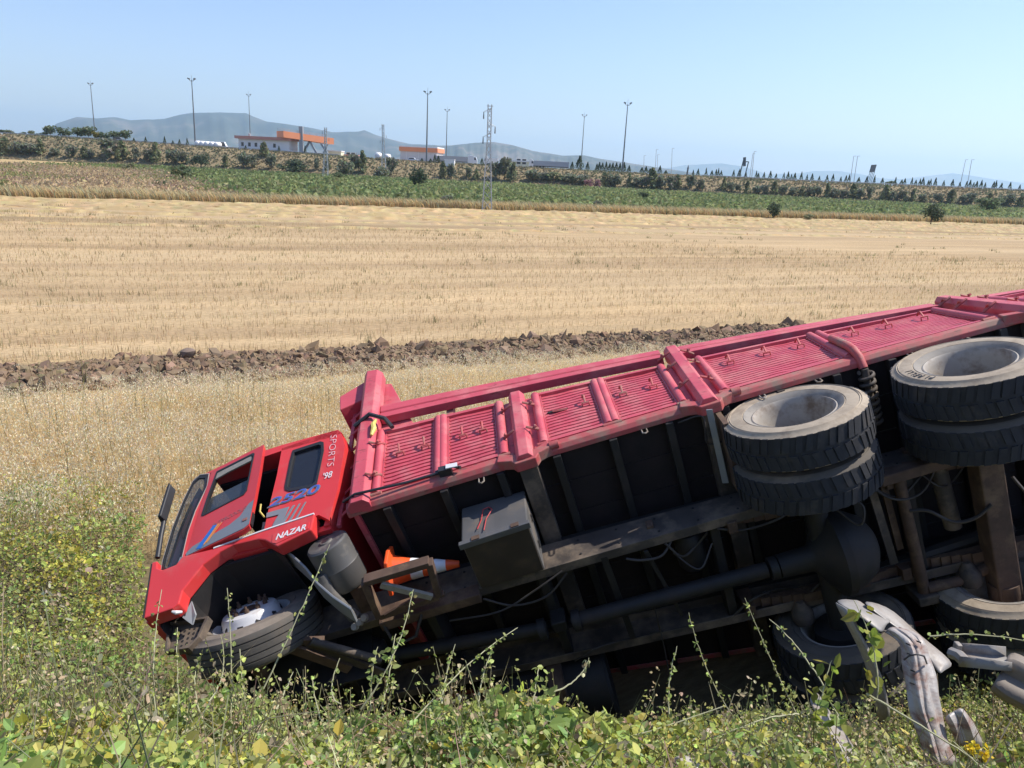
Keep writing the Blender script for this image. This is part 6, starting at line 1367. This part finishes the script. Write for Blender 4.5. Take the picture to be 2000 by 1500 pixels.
# verge grass, dry shrubs at the left, embankment grass
x = rng.uniform(-75, 120, 42000); y = far_edge(x) + rng.random(len(x)) ** 1.3 * 8 + 0.6 * wob(x, x * 0, 6, 3); P = np.c_[x, y, height(x, y)]; P = P[in_frame(P, 60)]; n = len(P)
back = np.clip((P[:, 1] - far_edge(P[:, 0])) / 8, 0, 1)[:, None]; front = straw(n, 51, (0.50, 0.365, 0.18), 0.16); rear = colours(n, (0.36, 0.335, 0.20), 0.18, 52); pick = rng.random((n, 1)) < 0.25 + 0.65 * back
vg = [blades(P, rng.uniform(0.55, 1.20, n), 0.05 + 0.0005 * P[:, 1], np.where(pick, rear, front), WIND * 2.2, 53)]
x = rng.uniform(-150, -22, 34000); y = rng.uniform(88, 200, 34000); ok = (y > far_edge(x) + 8) & (x < -50 - (y - 128) * 0.57); P = np.c_[x[ok], y[ok], height(x[ok], y[ok])]; n = len(P); tone = wob(P[:, 0], P[:, 1], 9, 5)[:, None]
cA, cB, cD = colours(n, (0.46, 0.36, 0.22), 0.14, 54), colours(n, (0.34, 0.265, 0.18), 0.14, 55), colours(n, (0.22, 0.235, 0.10), 0.16, 56)
vg.append(cards(P + np.array([0, 0, 0.35]) + np.c_[np.zeros((n, 2)), np.abs(rng.normal(0, 0.35, n))], rng.uniform(0.3, 0.7, n), np.where(tone > 0.25, cA, np.where(tone > -0.35, cB, cD)), 0.8, 0.5, 57))
stuff('verge_grass', vg, GRASS, 'dry grass and scrub along the far edge of the stubble field', 'grass')
x = rng.uniform(-260, 300, 30000); y = rng.uniform(TOE - 8, CREST + 3, 30000); P = np.c_[x, y, height(x, y, False) + 0.15]; P = P[in_frame(P, 40)]; n = len(P); tone = (wob(P[:, 0], P[:, 1], 14, 8) + rng.normal(0, 0.4, n))[:, None]
cA, cB, cD = colours(n, (0.32, 0.255, 0.155), 0.12, 61), colours(n, (0.245, 0.215, 0.135), 0.12, 62), colours(n, (0.19, 0.195, 0.115), 0.12, 63)
stuff('bank_grass', [cards(P, rng.uniform(0.6, 1.4, n), np.where(tone > 0.35, cA, np.where(tone > -0.2, cB, cD)), 0.8, 0.7, 64)], GRASS, 'dry grass and low scrub on the far embankment', 'grass')
# vineyard rows
rows_y = np.arange(106, 262, 3.2); vv = []
for i, y0 in enumerate(rows_y):
    m_ = int(1500 * (1 if y0 < 180 else 0.75)); x = rng.uniform(-110, 190, m_); y = y0 + (x + 5) * 0.30 + rng.normal(0, 0.5, m_)
    ok = (y > far_edge(x) + 8) & (x > -53 - (y - 128) * 0.57) & (y < TOE - 16) & (rng.random(m_) < 0.75 + 0.25 * wob(x, y, 11, 3))
    P = np.c_[x[ok], y[ok], height(x[ok], y[ok]) + rng.uniform(0.1, 1.0, ok.sum()) + 0.2 * wob(x[ok], y[ok], 3, 6)]; P = P[in_frame(P, 30)]
    vv.append(cards(P, rng.uniform(0.5, 1.1, len(P)), colours(len(P), (0.225, 0.255, 0.105), 0.18, 70 + i), 0.3, 0.8, 120 + i))
x = rng.uniform(-130, -30, 6000); y = rng.uniform(200, 262, 6000); P = np.c_[x, y, height(x, y) + rng.uniform(0.1, 0.9, 6000)]; vv.append(cards(P, rng.uniform(0.5, 1.1, 6000), colours(6000, (0.17, 0.21, 0.08), 0.2, 171), 0.3, 0.8, 172))
stuff('vineyard_vines', vv, LEAF, 'green vineyard between the field and the embankment', 'vineyard')

# ------------------------------------------------------------------ brambles and brush in front
BR = leaf_mat('bramble_leaf', 0.42, 0.5, 0.35)
SIL = np.array([(286, 1195), (300, 1215), (330, 1268), (380, 1296), (450, 1312), (520, 1335), (560, 1366), (640, 1378), (700, 1372), (760, 1348), (850, 1338), (960, 1330), (1040, 1362), (1100, 1388), (1200, 1412), (1300, 1416), (1400, 1402), (1500, 1388), (1600, 1374), (1700, 1392), (1800, 1402), (1880, 1345), (1950, 1330), (2000, 1335), (2300, 1335)], float)
SIL2 = np.array([(286, 1195), (330, 1275), (640, 1385), (900, 1380), (1080, 1365), (1150, 1330), (1300, 1296), (1450, 1280), (1600, 1290), (1700, 1320), (1850, 1262), (2000, 1262), (2300, 1262)], float)
def clear_of_truck(P):
    """Brush is only as tall as it stands in the ditch: nothing rises in front of the truck."""
    u, v, d = project(P); lim = np.where(P[:, 1] > 3.75, np.interp(u, SIL2[:, 0], SIL2[:, 1]), np.interp(u, SIL[:, 0], SIL[:, 1]))
    lim = lim + 14 * np.sin(u * 0.11) + 9 * np.sin(u * 0.29 + 2)
    inside_cab = (P[:, 0] > -3.05) & (P[:, 1] > 4.85) & (P[:, 1] < 8.2)
    return ((u < 284) | (v > lim)) & ~inside_cab
def leaves6(P, L_, W_, cols, seed, up=1.1, tilt=0.9):
    """Pointed oval leaves folded along the midrib, mostly facing up."""
    r = np.random.default_rng(seed); n = len(P)
    nn = r.normal(0, tilt, (n, 3)); nn[:, 2] += up; nn /= np.linalg.norm(nn, axis=1)[:, None]
    d = np.cross(nn, r.normal(0, 1, (n, 3))); d /= np.linalg.norm(d, axis=1)[:, None]; s_ = np.cross(nn, d)
    L_, W_ = L_[:, None], W_[:, None]; f_ = r.uniform(0.05, 0.35, (n, 1)); cu = r.uniform(-0.05, 0.22, (n, 1))
    pt = lambda t, w_, : P + d * (L_ * t) + s_ * (W_ * w_) + nn * (np.abs(w_) * W_ * f_ - cu * L_ * t * t)
    V = np.stack([pt(0, 0.0), pt(0.28, -0.5), pt(0.68, -0.42), pt(1.0, 0.0), pt(0.68, 0.42), pt(0.28, 0.5)], 1).reshape(-1, 3); i = np.arange(n)[:, None] * 6
    F = np.concatenate([i + [[0, 1, 2]], i + [[0, 2, 3]], i + [[0, 3, 4]], i + [[0, 4, 5]]], 0)
    return V, F, np.repeat(cols, 6, 0)
def canes(A, B, rad, cols, sag, seed, seg=3):
    """Thin three-sided stems from A to B."""
    r = np.random.default_rng(seed); n = len(A); rings = []
    d = B - A; s1 = np.cross(d, r.normal(0, 1, (n, 3))); s1 /= np.linalg.norm(s1, axis=1)[:, None] + 1e-9; s2 = np.cross(d, s1); s2 /= np.linalg.norm(s2, axis=1)[:, None] + 1e-9
    bend = s1 * (np.linalg.norm(d, axis=1) * r.normal(0, sag, n))[:, None]
    for k in range(seg + 1):
        t = k / seg; c = A + d * t + bend * (4 * t * (1 - t)); rr = (rad * (1 - 0.55 * t))[:, None]
        for a in (0, 2.094, 4.189): rings.append(c + (s1 * math.cos(a) + s2 * math.sin(a)) * rr)
    V = np.stack(rings, 1).reshape(-1, 3); i = np.arange(n)[:, None] * (3 * (seg + 1)); F = []
    for k in range(seg):
        for a in range(3):
            b_ = (a + 1) % 3; F += [i + [[3 * k + a, 3 * k + b_, 3 * k + 3 + b_]], i + [[3 * k + a, 3 * k + 3 + b_, 3 * k + 3 + a]]]
    return V, np.concatenate(F, 0), np.repeat(cols, 3 * (seg + 1), 0)
def brush_height(x, y):
    h_ = 0.50 + 0.20 * wob(x, y, 0.9, 21) + 0.10 * wob(x, y, 0.35, 22)
    return np.clip(h_ * (0.55 + 0.45 * (1 - sstep(8.5, 11.5, y))), 0.10, 0.95)
n = 440000
y = 1.0 + 10.8 * rng.random(n) ** 1.35; x = rng.uniform(-1, 1, n) * (1.12 * y + 1.9)
ok = ~((x > -2.6) & (y > 5.6)) & (y < 10.6 + 1.5 * wob(x, y, 1.0, 6) - np.abs(rng.normal(0, 0.9, n))); x, y = x[ok], y[ok]; n = len(x)
g0 = height(x, y); bh = brush_height(x, y); t = rng.random(n) ** 0.40
P = np.c_[x, y, g0 + 0.03 + bh * t]
k = in_frame(P, 750) & clear_of_truck(P); P, t = P[k], t[k]; n = len(P)
z1 = wob(P[:, 0], P[:, 1], 0.8, 31) + rng.normal(0, 0.35, n); grey = (z1 + 0.55 * sstep(-2.0, 1.0, P[:, 0]) > 0.65) & (P[:, 1] < 5.5)
big = (~grey) & (rng.random(n) < 0.10 + 0.40 * (wob(P[:, 0], P[:, 1], 0.7, 33) > 0) * (P[:, 1] < 3.6))
cg = colours(n, (0.40, 0.435, 0.115), 0.24, 81); cgrey = colours(n, (0.50, 0.49, 0.25), 0.2, 82); cdry = colours(n, (0.44, 0.34, 0.21), 0.22, 83); cyel = colours(n, (0.46, 0.40, 0.07), 0.2, 84); cdk = colours(n, (0.22, 0.29, 0.09), 0.2, 85)
sp1 = wob(P[:, 0], P[:, 1], 0.75, 61)[:, None]; sp2 = wob(P[:, 0], P[:, 1], 0.45, 62)[:, None]
cg = cg * np.where(sp1 > 0.35, np.array([[0.72, 0.92, 0.95]]), np.where(sp1 < -0.35, np.array([[1.18, 1.02, 0.8]]), 1.0)) * (1 + 0.22 * sp2)
col = np.where(grey[:, None], cgrey, cg * np.where(big, 0.9, 1.0)[:, None]); rr = rng.random(n)[:, None]
col = np.where(rr < 0.07, cdry, np.where(rr < 0.125, cyel, np.where((rr > 0.8) & ~grey[:, None], cdk, col)))
patch_ = np.clip(1 + 0.4 * wob(P[:, 0], P[:, 1], 0.6, 63), 0.6, 1.3)
lw = patch_ * np.where(big, rng.uniform(0.034, 0.074, n), np.where(grey, rng.uniform(0.011, 0.027, n), rng.uniform(0.016, 0.042, n))) * (1 + 0.045 * np.maximum(0, P[:, 1] - 4))
under = [leaves6(P, lw, lw * rng.uniform(0.42, 0.85, n), col, 86, 0.8, 1.0)]
# low growth in the shade of the ditch
m_ = 120000; y = rng.uniform(3.6, 7.2, m_); x = rng.uniform(-2.2, 7.0, m_); P = np.c_[x, y, height(x, y) + 0.02 + rng.random(m_) ** 0.7 * (0.10 + 0.14 * (wob(x, y, 0.5, 51) > 0))]
P = P[in_frame(P, 700) & clear_of_truck(P)]; lw = rng.uniform(0.018, 0.05, len(P)); under.append(leaves6(P, lw, lw * rng.uniform(0.45, 0.8, len(P)), colours(len(P), (0.36, 0.43, 0.27), 0.28, 87), 88))
# small sprigs that stick out of the brush
m_ = 2400; y = 2.0 + 2.6 * rng.random(m_) ** 0.7; x = rng.uniform(-1, 1, m_) * (0.75 * y + 0.8); A = np.c_[x, y, height(x, y) + brush_height(x, y) * 0.6]; B = A + np.c_[rng.normal(0, 0.09, (m_, 2)), rng.uniform(0.14, 0.55, m_)]
u_, v_, d_ = project(B); kk = in_frame(A, 40) & clear_of_truck(A) & ((u_ < 284) | (v_ > np.interp(u_, SIL[:, 0], SIL[:, 1]) - 55 - 60 * np.clip(wob(u_ / 60, u_ * 0, 1.0, 71), -0.6, 1))); A, B = A[kk], B[kk]; m_ = len(A); under.append(canes(A, B, np.full(m_, 0.0035), colours(m_, (0.36, 0.34, 0.20), 0.2, 99), 0.06, 100))
Q = np.repeat(A, 16, 0) + np.repeat(B - A, 16, 0) * rng.uniform(0.15, 1.02, (m_ * 16, 1)) + rng.normal(0, 0.014, (m_ * 16, 3)); lw = rng.uniform(0.010, 0.028, len(Q)); tint = np.repeat((rng.random(m_) < 0.35), 16)[:, None]
under.append(leaves6(Q, lw, lw * 0.65, np.where(tint, colours(len(Q), (0.54, 0.44, 0.26), 0.18, 101), colours(len(Q), (0.40, 0.44, 0.13), 0.2, 102)), 103, 0.5))
# taller leafy weeds rising out of the brush on the left and along its edge
m_ = 620; y = 1.9 + 7.4 * rng.random(m_); x = rng.uniform(-1, 0.35, m_) * (0.75 * y + 0.6); A = np.c_[x, y, height(x, y) + brush_height(x, y) * 0.4]; B = A + np.c_[rng.normal(0, 0.14, (m_, 2)), rng.uniform(0.35, 0.85, m_)]
kk = in_frame(A, 40) & clear_of_truck(A) & clear_of_truck(B) & ~((x > -2.6) & (y > 4.6)); A, B = A[kk], B[kk]; m_ = len(A); under.append(canes(A, B, np.full(m_, 0.0045), colours(m_, (0.42, 0.40, 0.24), 0.2, 104), 0.07, 105, 4))
kl = 26; Q = np.repeat(A, kl, 0) + np.repeat(B - A, kl, 0) * rng.uniform(0.1, 1.02, (m_ * kl, 1)) + rng.normal(0, 0.028, (m_ * kl, 3)); sc_ = np.repeat(rng.uniform(0.5, 1.5, m_), kl); lw = rng.uniform(0.018, 0.045, len(Q)) * sc_; sel = np.repeat(rng.random(m_), kl)[:, None]
under.append(leaves6(Q, lw, lw * rng.uniform(0.35, 0.75, len(Q)), np.where(sel < 0.22, colours(len(Q), (0.50, 0.45, 0.30), 0.2, 106), np.where(sel < 0.6, colours(len(Q), (0.38, 0.44, 0.11), 0.22, 107), colours(len(Q), (0.27, 0.36, 0.12), 0.2, 108))), 109, 0.7))
# stems woven through the brush
m_ = 27000; y = 1.0 + 8.8 * rng.random(m_) ** 1.3; x = rng.uniform(-1, 1, m_) * (1.12 * y + 1.8); ok = ~((x > -2.6) & (y > 5.5)); x, y = x[ok], y[ok]; m_ = len(x)
A = np.c_[x, y, height(x, y) + brush_height(x, y) * rng.uniform(0.0, 0.7, m_)]; dr = rng.normal(0, 1, (m_, 3)) * np.array([1, 0.7, 0.45]); dr[:, 2] += 0.35; dr /= np.linalg.norm(dr, axis=1)[:, None]; B = A + dr * rng.uniform(0.12, 0.6, m_)[:, None]
k = in_frame(A, 700) & clear_of_truck(A) & clear_of_truck(B); A, B = A[k], B[k]; m_ = len(A)
tw = colours(m_, (0.32, 0.25, 0.16), 0.3, 91); gm_ = rng.random(m_) < 0.35; tw[gm_] = colours(int(gm_.sum()), (0.34, 0.34, 0.19), 0.2, 92)
under.append(canes(A, B, rng.uniform(0.0015, 0.0045, m_), tw, 0.08, 93))
# dry grass blades standing in the brush
m_ = 14000; y = 1.2 + 8.4 * rng.random(m_) ** 1.2; x = rng.uniform(-1, 1, m_) * (0.8 * y + 1.2); ok = ~((x > -2.6) & (y > 5.5)) & (wob(x, y, 0.9, 43) > 0.05); P = np.c_[x[ok], y[ok], height(x[ok], y[ok]) + brush_height(x[ok], y[ok]) * 0.35]
hb_ = rng.uniform(0.18, 0.5, len(P)); T_ = P.copy(); T_[:, 2] += hb_; kk = in_frame(P, 60) & clear_of_truck(T_) & clear_of_truck(P); P, hb_ = P[kk], hb_[kk]
under.append(blades(P, hb_, np.full(len(P), 0.004), straw(len(P), 97, (0.42, 0.36, 0.19), 0.25), WIND, 98, spread=0.6))
# small pale flower heads and dead blossoms
m_ = 5200; y = 1.6 + 7.5 * rng.random(m_); x = rng.uniform(-1, 1, m_) * (0.75 * y + 1); ok = ~((x > -2.6) & (y > 5.3)) & (wob(x, y, 0.5, 41) > 0.25); P = np.c_[x[ok], y[ok], height(x[ok], y[ok]) + brush_height(x[ok], y[ok]) * rng.uniform(0.85, 1.15, ok.sum())]; P = P[in_frame(P, 40) & clear_of_truck(P)]
under.append(leaves6(P, rng.uniform(0.008, 0.018, len(P)), rng.uniform(0.006, 0.014, len(P)), colours(len(P), (0.55, 0.46, 0.32), 0.2, 94), 95))
stuff('undergrowth', under, BR, 'tangle of brambles and dry brush covering the bank', 'brambles')

# shoots that stand clear of the brush, each a plant of its own
def shoot(name, label, base, tip, Y0, Y1, mid=None, leaf=0.024, step=0.035, col=(0.36, 0.41, 0.13), stem=(0.38, 0.37, 0.22), seed=0, bare=0.25, cat='bramble shoot', rad=0.004):
    a, b_ = np.array(at(*base, Y0)), np.array(at(*tip, Y1)); c = np.array(at(*mid, (Y0 + Y1) / 2)) if mid else (a + b_) / 2 + np.random.default_rng(seed).normal(0, 0.02, 3)
    n_ = 18; pts = [a * (1 - t) ** 2 + 2 * (2 * c - (a + b_) / 2) * t * (1 - t) + b_ * t * t for t in np.linspace(0, 1, n_)]
    r = np.random.default_rng(1000 + seed)
    pts = [p + r.normal(0, 0.0014, 3) for p in pts]; L_ = sum(np.linalg.norm(pts[i + 1] - pts[i]) for i in range(n_ - 1))
    root = empty(name, a); tag(root, label, cat)
    mb = MB().tube([tuple(p - a) for p in pts], [rad * (1 - 0.6 * i / n_) for i in range(n_)], 5)
    mb.build('stem', mat('shoot_stem', stem, 0.7, var=0.2, scale=30) if 'shoot_stem' not in bpy.data.materials else bpy.data.materials['shoot_stem'], root, smooth=60)
    k = max(6, int(L_ / step)); Ps, cl = [], []
    for i in range(k):
        t = bare + (1 - bare) * (i + r.random()) / k; q_ = pts[min(n_ - 1, int(t * (n_ - 1)))] - a
        for j in range(r.integers(1, 4)): Ps.append(q_ + r.normal(0, leaf * 0.35, 3))
    Ps = np.array(Ps); m2 = len(Ps); lw_ = leaf * r.uniform(0.6, 1.25, m2)
    V, F, Cc = leaves6(Ps, lw_, lw_ * r.uniform(0.55, 0.8, m2), colours(m2, col, 0.25, seed + 300), seed + 301, 0.5, 1.0)
    tag(link_mesh('foliage', big_mesh('foliage', V, F, Cc, BR), root), kind='stuff')
SH = [('upright leafy shoot in front of the front wheel hub', (450, 1425), (443, 1148), 3.0, 3.3), ('long leaning shoot crossing the rear of the front wheel', (515, 1345), (644, 1062), 3.1, 3.5), ('tall shoot in front of the rusty carrier frame', (705, 1385), (806, 1152), 3.0, 3.4), ('long slanting shoot right of the tall one, pointing up to the right', (790, 1430), (1010, 1226), 2.8, 3.4), ('thin upright shoot under the nose of the cab', (307, 1410), (316, 1152), 3.0, 3.4), ('short shoot left of the front tyre tread', (408, 1370), (431, 1240), 3.0, 3.25), ('short shoot below the front tyre', (540, 1385), (572, 1312), 2.9, 3.1), ('short upright shoot below the linkage rods', (666, 1375), (664, 1286), 3.0, 3.2), ('slim shoot left of the long slanting shoot', (862, 1385), (890, 1258), 3.0, 3.3), ('small sunlit shoot standing alone in the shade under the truck', (1308, 1395), (1322, 1262), 3.1, 3.3), ('sprawling shoot left of the folded barrier, tip to the left', (1612, 1345), (1503, 1210), 3.1, 3.3)]
for i, (lab, b_, t_, y0, y1) in enumerate(SH): shoot('bramble_shoot', lab, b_, t_, y0, y1, seed=i + 1, leaf=0.022 if i not in (2,) else 0.026)
MORE = [('leafy shoot right of the tall shoot by the carrier frame', (745, 1385), (772, 1238), 3.0, 3.3, 0.034), ('bushy shoot left of the tall shoot by the carrier frame', (725, 1390), (738, 1262), 3.05, 3.25, 0.034), ('pale shoot below the corner of the tool box', (935, 1395), (962, 1268), 3.0, 3.25, 0.026), ('short leafy shoot under the step of the cab', (352, 1400), (346, 1226), 3.05, 3.3, 0.026), ('curved shoot in front of the left part of the front tyre', (395, 1410), (386, 1292), 3.0, 3.2, 0.026), ('shoot with round leaves below the middle of the front tyre', (488, 1410), (468, 1268), 3.0, 3.2, 0.03), ('small shoot below the end of the linkage rods', (628, 1410), (612, 1322), 3.0, 3.15, 0.026), ('leafy shoot between the tool box and the fuel tank', (1035, 1400), (1052, 1302), 3.0, 3.2, 0.03)]
for i, (lab, b_, t_, y0, y1, lf) in enumerate(MORE): shoot('bramble_shoot', lab, b_, t_, y0, y1, seed=50 + i, leaf=lf, step=0.022, bare=0.1)
shoot('bramble_shoot', 'shaded shoot rising in front of the lower drive wheel', (1570, 1420), (1455, 1168), 3.9, 4.2, seed=21)
shoot('bramble_shoot', 'shaded thin shoot left of the lower drive wheel', (1440, 1410), (1345, 1196), 3.9, 4.2, seed=22)
shoot('bramble_shoot', 'horizontal cane with small leaves in front of the lower right tyre', (1815, 1243), (2030, 1256), 3.5, 3.5, mid=(1915, 1240), seed=23, bare=0.0)
shoot('dry_twig', 'bare forked twig in front of the fuel tank', (1080, 1352), (1151, 1285), 3.0, 3.15, seed=24, bare=0.7, step=0.06, col=(0.34, 0.33, 0.19), cat='twig')
shoot('bramble_cane', 'bare arching cane running down to the bottom right corner', (1694, 1356), (1960, 1520), 2.95, 2.5, mid=(1790, 1412), seed=25, bare=0.9, step=0.3, stem=(0.2, 0.13, 0.08), cat='bramble cane', rad=0.006)
shoot('bramble_cane', 'pale cane lying across the leaves in the middle foreground', (985, 1480), (1420, 1378), 2.6, 2.9, mid=(1180, 1452), seed=26, bare=0.8, step=0.2, cat='bramble cane', rad=0.005)
shoot('bramble_cane', 'brown cane arching at the bottom centre right', (1560, 1395), (1400, 1440), 2.8, 2.7, seed=27, bare=0.8, step=0.2, cat='bramble cane', rad=0.005)
shoot('broadleaf_bramble', 'bramble with large yellow-green leaves in front of the folded barrier', (1712, 1365), (1668, 1172), 2.95, 3.1, mid=(1706, 1270), leaf=0.07, step=0.035, col=(0.30, 0.33, 0.06), seed=28, bare=0.05)
shoot('broadleaf_bramble', 'bramble with large leaves left of the folded barrier', (1600, 1400), (1625, 1290), 2.85, 3.0, leaf=0.065, step=0.03, col=(0.27, 0.31, 0.06), seed=29, bare=0.0)
shoot('broadleaf_bramble', 'bramble with large leaves around the narrow steel angle', (1640, 1420), (1600, 1345), 2.7, 2.8, leaf=0.06, step=0.025, col=(0.20, 0.25, 0.06), seed=30, bare=0.0)
for px, py, lab in ((1898, 1462, 'left of two yellow flowers by the bottom right corner'), (1926, 1474, 'right of two yellow flowers by the bottom right corner')):
    p = np.array(at(px, py, 2.55)); root = empty('yellow_flower', p); tag(root, lab, 'flower')
    m2 = 26; q_ = rng.normal(0, 0.012, (m2, 3)); V, F, Cc = leaves6(q_, np.full(m2, 0.022), np.full(m2, 0.014), colours(m2, (0.75, 0.55, 0.03), 0.12, px), px, 1.0, 0.8)
    tag(link_mesh('petals', big_mesh('petals', V, F, Cc, BR), root), kind='stuff')
    MB().tube([(0, 0, 0), (0.01, 0.02, -0.15)], 0.003, 5).build('stem', bpy.data.materials['shoot_stem'], root)
# tall weeds in the dry grass
wd = []
m_ = 260; y = rng.uniform(9, 15.5, m_); x = rng.uniform(-10, 3, m_); P = np.c_[x, y, height(x, y)]; P = P[in_frame(P, 10)]; m_ = len(P)
B = P + np.c_[rng.normal(0, 0.12, (m_, 2)), rng.uniform(0.7, 1.25, m_)]
wd.append(canes(P, B, np.full(m_, 0.005), colours(m_, (0.27, 0.26, 0.13), 0.25, 201), 0.05, 202))
Q = np.repeat(P, 14, 0) + np.repeat(B - P, 14, 0) * rng.uniform(0.35, 1, (m_ * 14, 1)) + rng.normal(0, 0.035, (m_ * 14, 3)); wd.append(leaves6(Q, rng.uniform(0.02, 0.06, len(Q)), rng.uniform(0.006, 0.016, len(Q)), colours(len(Q), (0.25, 0.255, 0.125), 0.25, 203), 204, 0.5))
kk = rng.random(m_) < 0.16; T = B[kk]; U = np.repeat(T, 26, 0) + rng.normal(0, 1, (len(T) * 26, 3)) * np.array([0.045, 0.045, 0.008]); wd.append(leaves6(U, np.full(len(U), 0.016), np.full(len(U), 0.014), colours(len(U), (0.66, 0.62, 0.48), 0.08, 205), 206, 2.0, 0.3))
stuff('weed_stalks', wd, BR, 'tall green weeds and flat white flower heads in the dry grass', 'weeds')
# ------------------------------------------------------------------ haze: one closed box of thin air round everything
hb = MB()
hb.add([(x, y, z) for x in (-16000, 16000) for y in (-400, 16500) for z in (-30, 620)], [(0, 1, 3, 2), (4, 6, 7, 5), (0, 4, 5, 1), (2, 3, 7, 6), (0, 2, 6, 4), (1, 5, 7, 3)])
hz = bpy.data.materials.new('haze_air'); hz.use_nodes = True
nt = hz.node_tree; nt.nodes.clear()
o_ = nt.nodes.new('ShaderNodeOutputMaterial'); v_ = nt.nodes.new('ShaderNodeVolumePrincipled')
v_.inputs['Color'].default_value = (0.56, 0.79, 1.0, 1); v_.inputs['Density'].default_value = 1.0e-4; v_.inputs['Anisotropy'].default_value = 0.35
nt.links.new(v_.outputs[0], o_.inputs['Volume'])
tag(hb.build('haze', hz), kind='stuff')
